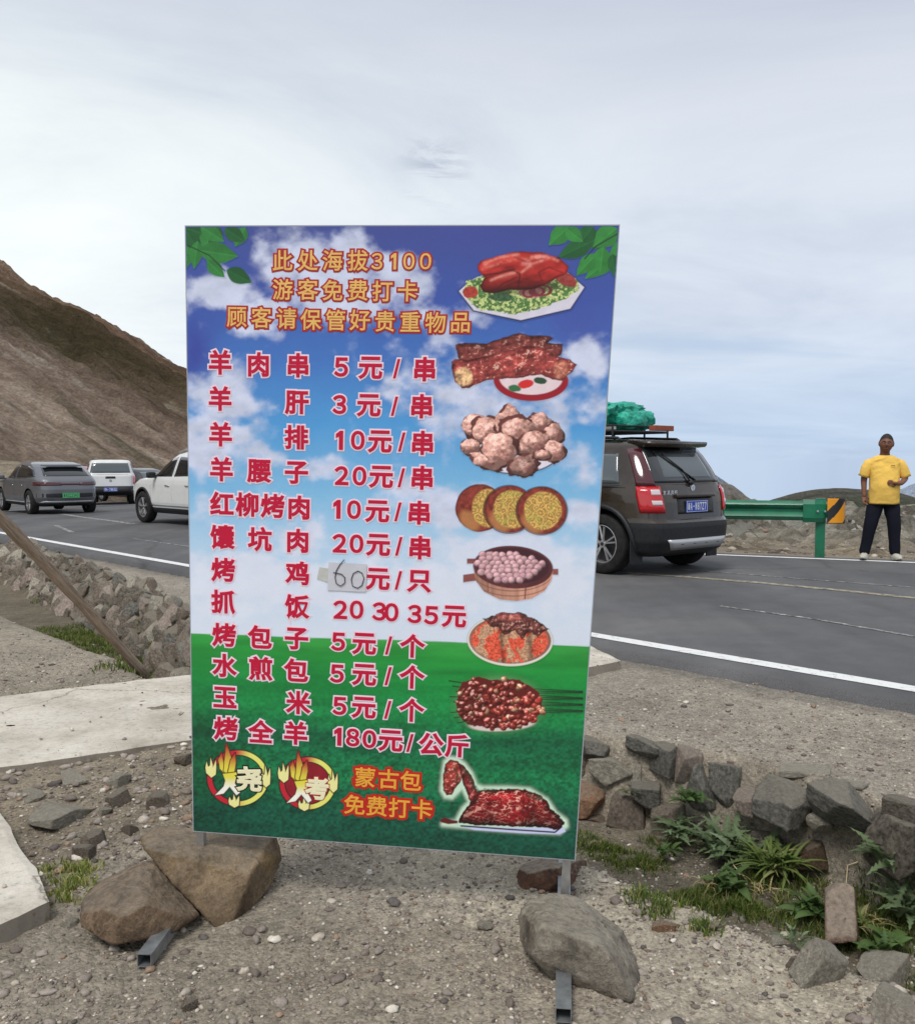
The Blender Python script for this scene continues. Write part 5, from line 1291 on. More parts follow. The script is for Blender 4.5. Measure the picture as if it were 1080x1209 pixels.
# ================================================================== GRAVEL, GRASS, WEEDS
def scatter_gravel(name, n, region, smin, smax, mats, sub=1, power=2.6, lift=0.15, seed=3):
    r = np.random.default_rng(seed); V0, F0 = ICO[sub]
    xs, ys = region(r, n); m = len(xs)
    z = height(xs, ys)
    s = smin + (smax - smin) * r.random(m) ** power
    nv, nf = len(V0), len(F0)
    ang = r.random(m) * 6.28; sx = r.uniform(.8, 1.35, m); sy = r.uniform(.55, 1.0, m); sz = r.uniform(.35, .75, m)
    jit = 1 + r.uniform(-.28, .28, (m, nv))
    P = V0[None] * jit[..., None] * (s[:, None] * np.stack([sx, sy, sz], -1))[:, None, :]
    ca, sa = np.cos(ang)[:, None], np.sin(ang)[:, None]
    X = P[..., 0] * ca - P[..., 1] * sa + xs[:, None]; Y = P[..., 0] * sa + P[..., 1] * ca + ys[:, None]
    Z = P[..., 2] + (z + s * lift)[:, None]
    F = (F0[None] + (np.arange(m) * nv)[:, None, None]).reshape(-1, 3)
    tint = r.random(m); base = np.array([lin((150, 140, 130)), lin((118, 108, 100)), lin((176, 166, 152)), lin((94, 88, 84)), lin((206, 198, 184)), lin((146, 124, 106))])
    pick = r.choice(6, m, p=[.40, .27, .13, .07, .06, .07]); c = base[pick] * (0.8 + .4 * tint[:, None])
    o = mk(name, np.stack([X, Y, Z], -1).reshape(-1, 3), F, mats, None, False, col=np.repeat(c, nv, 0))
    return tag(o, kind='stuff')
gv, nt, b = newmat('gravel stones'); att = nt.nodes.new('ShaderNodeAttribute'); att.attribute_name = 'Col'; co = objco(nt)
setin(nt, b, 'Base Color', mixc(nt, 0.7, att.outputs['Color'], ramp(nt, noise(nt, 120, 4, 0.7, co), [(0.3, 0.65), (0.7, 1.3)]), 'MULTIPLY')); b.inputs['Roughness'].default_value = 0.92; b.inputs['Specular IOR Level'].default_value = 0.2
def in_slab(x, y):
    u, v = uv_of(x, y)
    inA = (u > 4.0) & (u < 6.0) & (v > 0.8) & (v < 5.6)
    def side(p, q): return (q[0] - p[0]) * (y - p[1]) - (q[1] - p[1]) * (x - p[0])
    P = [tuple(B2), tuple(B2 + e2 * 1.6), tuple(B2 + e2 * 1.6 + e1 * 1.5), tuple(B2 + e1 * 1.5)]
    s = [side(P[i], P[(i + 1) % 4]) for i in range(4)]
    inB = ((s[0] > 0) & (s[1] > 0) & (s[2] > 0) & (s[3] > 0)) | ((s[0] < 0) & (s[1] < 0) & (s[2] < 0) & (s[3] < 0))
    lo = side((a4.x, a4.y), (a3.x, a3.y)); hi = side((a1.x, a1.y), (a2.x, a2.y)); inA2 = (lo > -0.0) & (hi < 0.0) & (v < 5.5)
    return inA2 | inB
def reg_near(r, n):
    d = 1.85 + (4.8) * r.random(n * 2) ** 1.15; a = (r.random(n * 2) - .5) * 1.20
    x = d * a; y = d
    u, v = uv_of(x, y); k_ = fbm(x * 1.5, y * 1.5, 0, 33, 4)
    keep = (v < v_edge(u) - .35) & ~in_slab(x, y) & (r.random(len(x)) < np.clip((k_ - .30) * 3.4, .12, 1)); return x[keep][:n], y[keep][:n]
scatter_gravel('gravel', 30000, reg_near, 0.0018, 0.0085, gv, 1, 2.2, seed=3)
def reg_mid(r, n):
    d = 1.9 + 9 * r.random(n * 2) ** 1.3; a = (r.random(n * 2) - .5) * 1.25
    x = d * a; y = d; u, v = uv_of(x, y); keep = (v < v_edge(u) - .38) & ~in_slab(x, y); return x[keep][:n], y[keep][:n]
scatter_gravel('gravel', 2600, reg_mid, 0.006, 0.021, gv, 2, 4.0, 0.2, seed=5)
def reg_earth(r, n):
    u = r.uniform(2.9, 4.5, n * 2); v = r.uniform(1.0, 2.4, n * 2); x, y = xy_of(u, v); keep = ~in_slab(x, y); return x[keep][:n], y[keep][:n]
def reg_slab(r, n):
    x = r.uniform(-4.5, 1.2, n * 8); y = r.uniform(2.4, 7.2, n * 8); keep = in_slab(x, y); return x[keep][:n], y[keep][:n]
o_ = scatter_gravel('debris', 260, reg_slab, 0.002, 0.014, gv, 1, 3.0, 0.2, seed=16)
cv_ = np.array([tuple(v.co) for v in o_.data.vertices]).reshape(-1, 12, 3); bz_ = cv_[:, :, 2].mean(1); hB = np.hypot(cv_[:, :, 0].mean(1) - (-1.9), cv_[:, :, 1].mean(1) - 2.9) < 1.1
hgt_ = height(cv_[:, :, 0].mean(1), cv_[:, :, 1].mean(1)); cv_[:, :, 2] += (np.where(hB, zb_s, 0.04) - hgt_)[:, None]; o_.data.vertices.foreach_set('co', cv_.reshape(-1).astype(np.float32)); o_.data.update()
scatter_gravel('gravel', 500, reg_earth, 0.005, 0.026, gv, 2, 3.0, 0.2, seed=6)
def reg_bank(r, n):
    x = r.uniform(3, 16, n); s = r.uniform(2, 15, n) ; return x, far_y(x) + s
scatter_gravel('rubble', 1800, reg_bank, 0.010, 0.09, gv, 1, 4.0, 0.2, seed=7)

def leafmat(name, c, tip):
    m, nt, b = newmat(name); att = nt.nodes.new('ShaderNodeAttribute'); att.attribute_name = 'Col'
    setin(nt, b, 'Base Color', att.outputs['Color']); b.inputs['Roughness'].default_value = 0.6; b.inputs['Specular IOR Level'].default_value = 0.3
    b.inputs['Subsurface Weight'].default_value = 0.0
    tr = nt.nodes.new('ShaderNodeBsdfTranslucent'); nt.links.new(att.outputs['Color'], tr.inputs[0]); mx = nt.nodes.new('ShaderNodeMixShader'); mx.inputs[0].default_value = 0.3
    nt.links.new(b.outputs[0], mx.inputs[1]); nt.links.new(tr.outputs[0], mx.inputs[2]); nt.links.new(mx.outputs[0], nt.nodes['Material Output'].inputs[0]); return m
GRASS = leafmat('grass blade', None, None)
def grass(name, spots, per, hmin, hmax, cols, seed=1, wid=0.0022):
    r = np.random.default_rng(seed); V = []; C = []
    xs = []; ys = []; hs = []
    for (x, y, rad, dens, hh) in spots:
        n = int(per * dens * rad * rad * 2600); a = r.random(n) * 6.283; d = rad * np.sqrt(r.random(n)) * (0.75 + 0.5 * r.random(n))
        xs.append(x + d * np.cos(a)); ys.append(y + d * np.sin(a) * .8); hs.append(hh * (1.1 - .5 * d / rad))
    x = np.concatenate(xs); y = np.concatenate(ys); hh = np.concatenate(hs); n = len(x)
    clump = fbm(x * 22, y * 22, 0, seed + 5, 3); keep = clump > .40; x, y, hh = x[keep], y[keep], hh[keep]; n = len(x)
    z = height(x, y) - 0.004; h = (hmin + (hmax - hmin) * r.random(n)) * hh
    a = r.random(n) * 6.283; w = wid * r.uniform(.6, 1.3, n); lean = h * r.uniform(.15, .9, n); la = r.random(n) * 6.283
    dx, dy = np.cos(a) * w, np.sin(a) * w; lx, ly = np.cos(la) * lean, np.sin(la) * lean
    P = np.stack([np.stack([x - dx, y - dy, z], -1), np.stack([x + dx, y + dy, z], -1),
                  np.stack([x + lx * .35 + dx * .8, y + ly * .35 + dy * .8, z + h * .6], -1), np.stack([x + lx * .35 - dx * .8, y + ly * .35 - dy * .8, z + h * .6], -1),
                  np.stack([x + lx, y + ly, z + h * (1 - .25 * lean / h)], -1)], 1)
    F4 = np.array([[0, 1, 2, 3]]); F3 = np.array([[3, 2, 4]])
    base = (np.arange(n) * 5)[:, None]
    faces = np.concatenate([np.concatenate([base + np.array([0, 1, 2]), base + np.array([0, 2, 3]), base + np.array([3, 2, 4])], 0)])
    cc = np.array([lin(q) for q in cols])[r.integers(0, len(cols), n)] * r.uniform(.75, 1.25, (n, 1))
    o = mk(name, P.reshape(-1, 3), faces, GRASS, None, False, col=np.repeat(cc, 5, 0)); return tag(o, kind='stuff')
def gsp(px, py, rad, dens=1.0, hh=1.0):
    p = hit(px, py); return (p.x, p.y, rad, dens, hh)
GC = [(92, 112, 44), (80, 102, 38), (120, 132, 66), (66, 86, 36), (142, 138, 84)]
GY = [(150, 156, 84), (124, 138, 60), (176, 170, 110), (96, 116, 44)]
grass('grass', [gsp(70, 1068, .07), gsp(82, 1050, .09, 1), gsp(95, 1030, .08, .8), gsp(70, 1028, .06, .7), gsp(58, 1036, .05, .7), gsp(105, 1022, .05, .5)], 26, .015, .05, GY, 5)
grass('grass', [gsp(700, 1002, .10), gsp(722, 1012, .13, 1.2), (gsp(752, 1022, .14, 1.3)), gsp(775, 1030, .08, .8), gsp(760, 1062, .08, .7), gsp(790, 1080, .10, .8), gsp(820, 1095, .07, .8), gsp(835, 1100, .06, .6), gsp(690, 990, .08, .8)], 20, .02, .06, GC, 6)
grass('grass', [gsp(820, 1065, .13, 1.2), gsp(850, 1070, .16, 1.3), gsp(880, 1080, .12, 1.0), gsp(940, 1090, .12, .9), gsp(965, 1080, .10, .9), gsp(930, 1070, .08, .6), gsp(1000, 1110, .14, .9), gsp(1040, 1115, .16, 1), gsp(1075, 1160, .10, .9), gsp(1060, 1080, .2, .8), gsp(1085, 1060, .2, .9), gsp(905, 1040, .16, .9), gsp(870, 1050, .14, .9), gsp(1020, 1070, .16, .9), gsp(960, 1050, .10, .6), gsp(780, 1000, .10, .7), gsp(1050, 1095, .16, 1)], 20, .02, .075, GC, 7)
lg = []
for px, py, rad in ((60, 745, .22), (85, 752, .24), (110, 760, .26), (135, 772, .26), (100, 742, .28), (165, 778, .25), (185, 760, .26), (200, 785, .28), (225, 788, .26), (150, 755, .18), (215, 772, .2), (70, 716, .16), (45, 712, .14), (130, 735, .16), (145, 790, .2), (120, 730, .14)): lg.append(gsp(px, py, rad, .8, 1.2))
rg_ = random.Random(5)
for _ in range(46):
    uu = rg_.uniform(6.2, 10.5); xg, yg = xy_of(uu, float(v_top(uu)) - rg_.uniform(.45, .95)); lg.append((xg, yg, rg_.uniform(.12, .26), .8, 1.3))
grass('grass', lg, 2.6, .03, .08, GC, 8, .004)
grass('grass', [gsp(30, 822, .12, .5), gsp(60, 818, .12, .5), gsp(90, 812, .10, .5), gsp(10, 826, .10, .4)], 8, .01, .03, [(110, 112, 74), (132, 124, 92)], 9)

LEAF = leafmat('weed leaf', None, None)
def leaf_mesh(L, W, lobes, col, seed, droop=0.5):
    r = np.random.default_rng(seed); n = 15; V = []; F = []; C = []
    for i in range(n):
        t = i / (n - 1); w = W * math.sin(math.pi * min(1, t ** .7 * .97 + .03)) ** .8
        if lobes: w *= 0.35 + 0.75 * (i % 2) + r.uniform(-.1, .1)
        x = L * t * (1 - .12 * droop * t); z = L * (0.55 * t - droop * 0.95 * t * t)
        sh = (L * .05 * (1 if (i % 2) else -.3)) if lobes else 0
        V += [(x - sh, -w, z + w * .35), (x, 0, z), (x - sh, w, z + w * .35)]
        for q in (1, 1.25, 1): C.append(np.array(lin(col)) * q * (0.85 + .35 * t))
    for i in range(n - 1):
        for k in (0, 1): F.append((3 * i + k, 3 * i + k + 1, 3 * i + k + 4, 3 * i + k + 3))
    o = mk('leaf', V, F, LEAF, None, True, col=np.array(C)); me = o.data; bpy.data.objects.remove(o); return me
LV = {'thistle': [leaf_mesh(.15, .020, True, (96, 112, 78), s, .55) for s in (1, 2, 3)] + [leaf_mesh(.11, .016, True, (120, 134, 104), 4, .4)],
      'dandelion': [leaf_mesh(.17, .0065, False, (98, 112, 56), s, .6) for s in (5, 6)] + [leaf_mesh(.14, .014, True, (84, 104, 52), 7, .5), leaf_mesh(.12, .007, False, (130, 130, 84), 8, .7)],
      'dry': [leaf_mesh(.13, .006, True, (168, 152, 108), 31, .8), leaf_mesh(.11, .004, False, (150, 136, 96), 32, .9)],
      'small': [leaf_mesh(.08, .016, False, (82, 104, 56), 9, .5), leaf_mesh(.07, .013, True, (70, 94, 50), 10, .4)]}
def weed(px, py, kind, n, sc, label, seed, lift=0.0, Y=None, group='weeds in the ditch'):
    if Y is None: x, y, *_ = gsp(px, py, 0); z = hz(x, y)
    else: p = at(px, py, Y); x, y, z = p
    rr_ = math.hypot(x, y); x -= x / rr_ * .10; y -= y / rr_ * .10; z = max(z, hz(x, y)) + .02
    t = empty('weed', (x, y, z + lift), 0, label, 'plant', group); r = random.Random(seed)
    for i in range(int(n * 1.5)):
        o = bpy.data.objects.new('leaf', r.choice(LV[kind])); COL.objects.link(o); o.parent = t
        o.location = (r.uniform(-.05, .05) * sc, r.uniform(-.05, .05) * sc, 0.005); o.rotation_euler = (r.uniform(-.3, .3), r.uniform(-.8, .3), i * 2.4 + r.uniform(-.4, .4)); s = sc * r.uniform(.65, 1.15); o.scale = (s, s, s)
weed(915, 1030, 'dandelion', 80, 1.12, 'biggest clump of long narrow green leaves under the dark stones', 1, .03)
weed(880, 1015, 'thistle', 26, 1.3, 'jagged grey green weed left of the biggest leaf clump', 2, .02)
weed(850, 1003, 'thistle', 30, 1.3, 'dense thistle like weed below the two dark upright stones', 3, .02)
weed(805, 990, 'thistle', 26, 1.1, 'thistle like weed hanging over the tan stone in the wall', 4, .03)
weed(815, 950, 'small', 22, 1.1, 'small leafy weed growing in the gap under the left wall stones', 5, .02)
weed(860, 1045, 'small', 20, 1.2, 'low green weed between the thistle and the grass patch', 6, .02)
weed(1055, 1040, 'thistle', 24, 1.15, 'fern like dark green weed at the right edge of the photo', 7, .03)
weed(1070, 1085, 'thistle', 22, 1.2, 'jagged green weed at the right edge, below the fern like one', 8, .02)
weed(1010, 1095, 'dandelion', 20, .8, 'low dandelion like weed right of the brick coloured stone', 9, .02)
weed(955, 1078, 'small', 24, 1.2, 'small leafy weed left of the brick coloured stone', 10, .02)
weed(940, 1108, 'thistle', 8, .6, 'pale dry weed flat on the ditch floor below the small leafy weed', 11, .01)
weed(785, 1010, 'small', 12, .9, 'small weed at the foot of the stone wall, above the bright grass', 12, .01)
weed(1045, 1120, 'small', 18, 1.2, 'low leafy weed above the flat pale stone', 13, .01)
weed(745, 955, 'small', 8, .7, 'tiny weed in a joint beside the brown grey wall stone', 14, .02)
weed(900, 1048, 'dry', 14, .8, 'withered straw coloured leaves below the biggest leaf clump', 21)
weed(835, 1040, 'dry', 10, .7, 'withered leaves on the slope between the thistle and the bright grass', 22)
weed(1030, 1085, 'dry', 12, .8, 'withered leaves right of the brick coloured stone', 23)
dry = simple('dry stalk', lin((206, 192, 150)), 0.8)
def stalk(pts, label):
    q = []
    for px, py, l in pts: x, y, *_ = gsp(px, py, 0); q.append((x, y, hz(x, y) + l))
    m_ = MB(); m_.tube(q, [0.003, 0.0026, 0.0022, 0.002, 0.0016][:len(q)], 5); tag(m_.build('dry_stalk', dry, None, True), label, 'dry stalk')
stalk([(1005, 1102, .03), (1025, 1115, .05), (1045, 1132, .04), (1070, 1143, .03)], 'pale dry stalk lying across the weeds near the flat pale stone')
stalk([(862, 1010, .05), (860, 1025, .06), (866, 1036, .05), (880, 1046, .03)], 'curved dry stalk among the thistle like weeds')
stalk([(1012, 1038, .05), (1000, 1045, .05), (998, 1060, .04), (993, 1070, .03)], 'curled dry root on top of the brick coloured stone')

# ================================================================== VEHICLES
def paint_mat(name, c, metal=0.3, rough=0.28):
    m, nt, b = newmat(name); co = objco(nt)
    d = noise(nt, 3, 6, 0.7, co)
    setin(nt, b, 'Base Color', mixc(nt, ramp(nt, d, [(0.45, 0.0), (0.75, 0.16)]), c, (0.20, 0.18, 0.155))); b.inputs['Metallic'].default_value = metal
    setin(nt, b, 'Roughness', ramp(nt, d, [(0.3, rough), (0.8, rough + .25)]))
    b.inputs['Coat Weight'].default_value = 0.8; b.inputs['Coat Roughness'].default_value = 0.06; return m
GLASS = simple('dark car glass', (0.012, 0.014, 0.016), 0.05, 0, 0.8, 0.5)
GLASS2 = simple('tinted glass', (0.07, 0.085, 0.09), 0.05, 0, 0.8, 0.5)
PLASTIC = simple('black plastic', (0.016, 0.017, 0.019), 0.5, 0, 0.4, var=0.3)
RUBBER = simple('tyre rubber', (0.022, 0.021, 0.021), 0.85, 0, 0.2, var=0.4, vs_=12)
RIMM = simple('machined alloy', (0.62, 0.62, 0.63), 0.3, 0.8)
RIMD = simple('dark alloy', (0.03, 0.03, 0.032), 0.45, 0.4)
CHROME = simple('chrome', (0.75, 0.76, 0.78), 0.15, 1.0)
SILVER = simple('silver plastic', (0.46, 0.47, 0.48), 0.4, 0.4)
REDL = simple('red lamp lens', (0.50, 0.008, 0.014), 0.12, 0, 0.6, 0.6)
REDD = simple('dark red lamp lens', (0.07, 0.008, 0.014), 0.12, 0, 0.6, 0.6)
CLEARL = simple('clear lamp lens', (0.62, 0.56, 0.56), 0.15, 0, 0.6, 0.6)
BLUEP = simple('blue number plate', lin((30, 70, 170)), 0.4); GREENP = simple('green number plate', lin((90, 190, 120)), 0.4); WHITEP = simple('white plate paint', (0.75, 0.75, 0.75), 0.5); BLACKP = simple('black plate paint', (0.03, 0.03, 0.03), 0.5)

class Car:
    def __init__(s, name, lv, paint, label, loc, heading, cat='car', zc=0.5):
        """lv rows: z, x rear, x front, half width, squareness"""
        s.lv = np.array(lv, float); s.root = empty(name, loc, heading, label, cat); s.paint = paint; s.zc = zc
        zmin, zmax = s.lv[0, 0], s.lv[-1, 0]
        s.zs = np.unique(np.concatenate([np.linspace(zmin, zmax, 34), s.lv[:, 0], [zc]]))
    def P(s, z):
        q = [np.interp(z, s.lv[:, 0], s.lv[:, k]) for k in range(1, 5)]; return q
    def shell(s, z0, z1, name, mat, arches=(), ar=0.40, cut=True):
        zz = s.zs[(s.zs >= z0 - 1e-6) & (s.zs <= z1 + 1e-6)]; N = 120; V = []; th = np.linspace(0, 2 * np.pi, N, endpoint=False)
        for z in zz:
            xr, xf, w, n = s.P(z); c, sn = np.cos(th), np.sin(th)
            x = (xr + xf) / 2 + (xf - xr) / 2 * np.sign(c) * np.abs(c) ** (2 / n); y = w * np.sign(sn) * np.abs(sn) ** (2 / n)
            V += [(a, b_, z) for a, b_ in zip(x, y)]
        F = []
        for i in range(len(zz) - 1):
            for k in range(N): F.append((i * N + k, i * N + (k + 1) % N, (i + 1) * N + (k + 1) % N, (i + 1) * N + k))
        F.append(tuple(range(N))[::-1]); F.append(tuple(range((len(zz) - 1) * N, len(zz) * N)))
        o = mk(name, V, F, [mat, PLASTIC], None, False)
        for ax in (arches if cut else ()):
            bm = bmesh.new(); bmesh.ops.create_cone(bm, cap_ends=True, segments=40, radius1=ar, radius2=ar, depth=3.0)
            bmesh.ops.rotate(bm, verts=bm.verts, matrix=Matrix.Rotation(R(90), 3, 'X')); bmesh.ops.translate(bm, verts=bm.verts, vec=(ax[0], 0, ax[1]))
            k_ = from_bm('cutter', bm, [PLASTIC]); md = o.modifiers.new('b', 'BOOLEAN'); md.operation = 'DIFFERENCE'; md.object = k_; md.solver = 'EXACT'
            bpy.context.view_layer.update(); me = bpy.data.meshes.new_from_object(o.evaluated_get(bpy.context.evaluated_depsgraph_get()))
            o.modifiers.clear(); o.data = me; bpy.data.objects.remove(k_)
            # the faces cut by the cylinder become wheel-well plastic
            for p_ in me.polygons:
                c_ = p_.center; d_ = math.hypot(c_.x - ax[0], c_.z - ax[1])
                if d_ < ar + 0.004: p_.material_index = 1
        me = o.data
        me.polygons.foreach_set('use_smooth', np.ones(len(me.polygons), dtype=bool))
        me.set_sharp_from_angle(angle=R(38)); o.parent = s.root; o.name = name; return o
    def side(s, x, z, sg, off=0.0):
        xr, xf, w, n = s.P(z); c = (x - (xr + xf) / 2) / ((xf - xr) / 2); c = np.clip(np.abs(c), 0, .999)
        return (x, sg * (w * (1 - c ** n) ** (1 / n) + off), z)
    def rear(s, y, z, off=0.0):
        xr, xf, w, n = s.P(z); q = np.clip(abs(y) / w, 0, .999); return ((xr + xf) / 2 - (xf - xr) / 2 * (1 - q ** n) ** (1 / n) - off, y, z)
    def front(s, y, z, off=0.0):
        xr, xf, w, n = s.P(z); q = np.clip(abs(y) / w, 0, .999); return ((xr + xf) / 2 + (xf - xr) / 2 * (1 - q ** n) ** (1 / n) + off, y, z)
    def wrap(s, th_deg, z, off=0.0):
        """around the corner: angle from straight back (0) towards the left side (90)"""
        xr, xf, w, n = s.P(z); a = R(th_deg); c, sn = -math.cos(a), math.sin(a)
        k = 1 + off; return ((xr + xf) / 2 + (xf - xr) / 2 * math.copysign(abs(c) ** (2 / n), c) - off * .8 * math.cos(a), w * math.copysign(abs(sn) ** (2 / n), sn) + off * sn, z)
    def panel(s, kind, lo, hi, name, mat, off=0.006, n=14, m=6, sg=1, parent=None, thick=0.004, label=None):
        lo = np.array(lo, float); hi = np.array(hi, float)
        def res(pl, t): 
            d = np.concatenate([[0], np.cumsum(np.hypot(*np.diff(pl, axis=0).T))]); d /= d[-1]; return np.array([np.interp(t, d, pl[:, k]) for k in (0, 1)])
        V = []; F = []
        for i in range(n + 1):
            a = res(lo, i / n); b_ = res(hi, i / n)
            for j in range(m + 1):
                q = a + (b_ - a) * j / m
                ed = (i in (0, n) or j in (0, m)); o_ = off * (0.35 if ed else 1)
                if kind == 'side': V.append(s.side(q[0], q[1], sg, o_))
                elif kind == 'rear': V.append(s.rear(q[0], q[1], o_))
                elif kind == 'front': V.append(s.front(q[0], q[1], o_))
                else: p_ = s.wrap(q[0], q[1], o_); V.append((p_[0], p_[1] * sg, p_[2]))
        F = [tuple(q) for q in grid_faces(n + 1, m + 1)]
        o = mk(name, V, F, mat, parent or s.root, True)
        if label: o['label'] = label
        md = o.modifiers.new('t', 'SOLIDIFY'); md.thickness = thick; md.offset = 0
        return o
    def seam(s, kind, pts, name='panel_gap', sg=1, w=0.006):
        m_ = MB(); q = []
        P_ = np.array(pts, float); out = []
        for a, b_ in zip(P_[:-1], P_[1:]):
            for t in np.linspace(0, 1, 8, endpoint=False): out.append(a + (b_ - a) * t)
        out.append(P_[-1])
        for a in out: q.append(s.side(a[0], a[1], sg, -0.001) if kind == 'side' else (s.rear(a[0], a[1], -0.001) if kind == 'rear' else s.front(a[0], a[1], -0.001)))
        m_.tube(q, w / 2, 5); o = m_.build(name, PLASTIC, s.root); return o
def wheel(car, x, y, r, w, sg, style=0):
    t = empty('wheel', (x, y, r)); t.parent = car.root
    prof = [(r * .62, -w / 2 + .02), (r * .66, -w / 2), (r * .9, -w / 2), (r * .97, -w / 2 + .012), (r, -w / 2 + .035), (r, w / 2 - .035), (r * .97, w / 2 - .012), (r * .9, w / 2), (r * .70, w / 2), (r * .66, w / 2 - .014), (r * .62, w / 2 - .03), (r * .62, -w / 2 + .02)]
    N = 48; V = []; F = []
    for a in range(N):
        th = 2 * math.pi * a / N
        for (rr, yy) in prof: V.append((rr * math.cos(th), yy * sg, rr * math.sin(th)))
    K = len(prof)
    for a in range(N):
        for k in range(K - 1): F.append((a * K + k, a * K + k + 1, ((a + 1) % N) * K + k + 1, ((a + 1) % N) * K + k))
    ty = mk('tyre', V, F, RUBBER, t, True); ty.data.set_sharp_from_angle(angle=R(40))
    rm = MB(); R0 = r * .645
    # barrel and back disc
    V = []; F = []
    for a in range(N):
        th = 2 * math.pi * a / N
        for (rr, yy) in ((R0, w / 2 - .022), (R0 * .95, w / 2 - .02), (R0 * .93, w / 2 - .06), (R0 * .9, -w / 2 + .03)): V.append((rr * math.cos(th), yy * sg, rr * math.sin(th)))
    for a in range(N):
        for k in range(3): F.append((a * 4 + k, a * 4 + k + 1, ((a + 1) % N) * 4 + k + 1, ((a + 1) % N) * 4 + k))
    nf = len(F)
    rm.add(V, F, 0)
    disc = [(R0 * .9 * math.cos(2 * math.pi * a / N), (w / 2 - .10) * sg, R0 * .9 * math.sin(2 * math.pi * a / N)) for a in range(N)]
    rm.add(disc, [tuple(range(N))], 1)
    for k in range(5):
        a0 = 2 * math.pi * k / 5 + math.pi / 2
        for da in ((-.16, .16) if style == 0 else (-.10, .10)):
            p0 = Vector((math.cos(a0) * R0 * .14, (w / 2 - .045) * sg, math.sin(a0) * R0 * .14)); p1 = Vector((math.cos(a0 + da) * R0 * .93, (w / 2 - .026) * sg, math.sin(a0 + da) * R0 * .93))
            d_ = (p1 - p0); rot = d_.to_track_quat('X', 'Y').to_matrix()
            rm.box((p0 + p1) / 2, (d_.length, .020, R0 * (.085 if style == 0 else .12)), rot, 0)
    rm.tube([(0, (w / 2 - .07) * sg, 0), (0, (w / 2 - .03) * sg, 0)], R0 * .19, 16, 0)
    rm.tube([(0, (w / 2 - .05) * sg, 0), (0, (w / 2 - .022) * sg, 0)], R0 * .09, 12, 1)
    rm.build('rim', [RIMM, RIMD], t)
    return t
def plate(car, y, z, txt, mat, tmat, w=0.44, h=0.14, x=None, tilt=0.0):
    px_ = car.rear(0, z, 0.02)[0] if x is None else x
    m_ = MB(); m_.box((px_, y, z), (0.006, w, h)); pl = m_.build('number_plate', mat, car.root)
    b_ = MB(); 
    for (yy, zz, dy, dz) in ((0, h / 2 - .008, w - .02, .004), (0, -h / 2 + .008, w - .02, .004), (w / 2 - .012, 0, .004, h - .02), (-w / 2 + .012, 0, .004, h - .02)): b_.box((px_ - .004, y + yy, z + zz), (.003, dy, dz))
    b_.build('plate_rim', tmat, pl)
    V = []; F = []; n = len(txt); st = (w - .06) / n
    for i, ch in enumerate(txt):
        if ch == ' ': continue
        src = chr(ord(ch) - 0x21 + 0xFF01) if 0x21 <= ord(ch) <= 0x7e else ch
        v, f = glyph(src, 0.03); lo = v[:, :2].min(0); hi = v[:, :2].max(0); c = (lo + hi) / 2
        sy = (h - .050) / (hi[1] - lo[1]); sx_ = st * .80 / (hi[0] - lo[0])
        if ch == '·': sy = sx_ = .12
        if ch == '1': sx_ = sy * .6
        o = len(V)
        for p in v: V.append((px_ - .004 - p[2] * .02, y + w / 2 - .03 - st * (i + .5) - (p[0] - c[0]) * sx_, z + (p[1] - c[1]) * sy))
        F += [tuple(k + o for k in g) for g in f]
    mk('plate_lettering', V, F, tmat, pl)['kind'] = 'stuff'
    return pl
def wheels(car, xs, y, r, w, style=0):
    for x in xs:
        for sg in (1, -1): wheel(car, x, (y - w / 2) * sg, r, w, sg, style)
def mirror(car, x, z, y, mat=None):
    for sg in (1, -1):
        bm = bmesh.new(); bm_box(bm, (x, sg * (y + .11), z), (.11, .20, .14), None, .04); o = from_bm('wing_mirror', bm, mat or car.paint, car.root, True)
        bm = bmesh.new(); bm_box(bm, (x + .01, sg * (y + .01), z - .05), (.05, .10, .03)); from_bm('mirror_arm', bm, PLASTIC, o)
def handle(car, x, z, sg=1): car.panel('side', [(x - .11, z - .014), (x + .11, z - .010)], [(x - .11, z + .012), (x + .11, z + .018)], 'door_handle', CHROME if car.chrome else car.paint, .025, 6, 2, sg)

# ---------- black SUV with loaded roof rack
BROWNP = paint_mat('dark brown metallic paint', (0.034, 0.022, 0.014), 0.35, 0.2)
HB = math.atan2(.77, -.64)
ax_c = Vector((2.46, 11.92, 0)); h_ = Vector((math.cos(HB), math.sin(HB), 0))
XR = -1.36
lvB = [(0.24, -1.98, 2.0, .80, 6), (0.30, -2.12, 2.14, .85, 6), (0.42, -2.19, 2.24, .885, 6), (0.60, -2.20, 2.25, .90, 6), (0.66, -2.19, 2.25, .90, 6), (0.70, -2.145, 2.24, .895, 6.5), (0.90, -2.125, 2.2, .895, 6.5), (1.00, -2.10, 2.05, .89, 6.5), (1.08, -2.07, 1.5, .875, 6.5), (1.14, -2.04, 1.2, .862, 6.5),
       (1.30, -1.96, .95, .815, 6.5), (1.48, -1.84, .68, .745, 6.5), (1.58, -1.76, .5, .70, 6.5), (1.64, -1.70, .40, .65, 6), (1.675, -1.50, .2, .56, 5), (1.69, -1.1, -.1, .34, 4)]
C = Car('suv', lvB, BROWNP, 'dark brown SUV with a loaded roof rack, parked on the road right of the board', tuple(ax_c - h_ * XR), HB)
C.chrome = False
wa = [(XR, .38), (1.35, .38)]
C.shell(0.66, 1.69, 'body', BROWNP, wa, .44); C.shell(0.24, 0.66, 'lower_cladding', PLASTIC, wa, .44)
wheels(C, (XR, 1.35), .885, .375, .225)
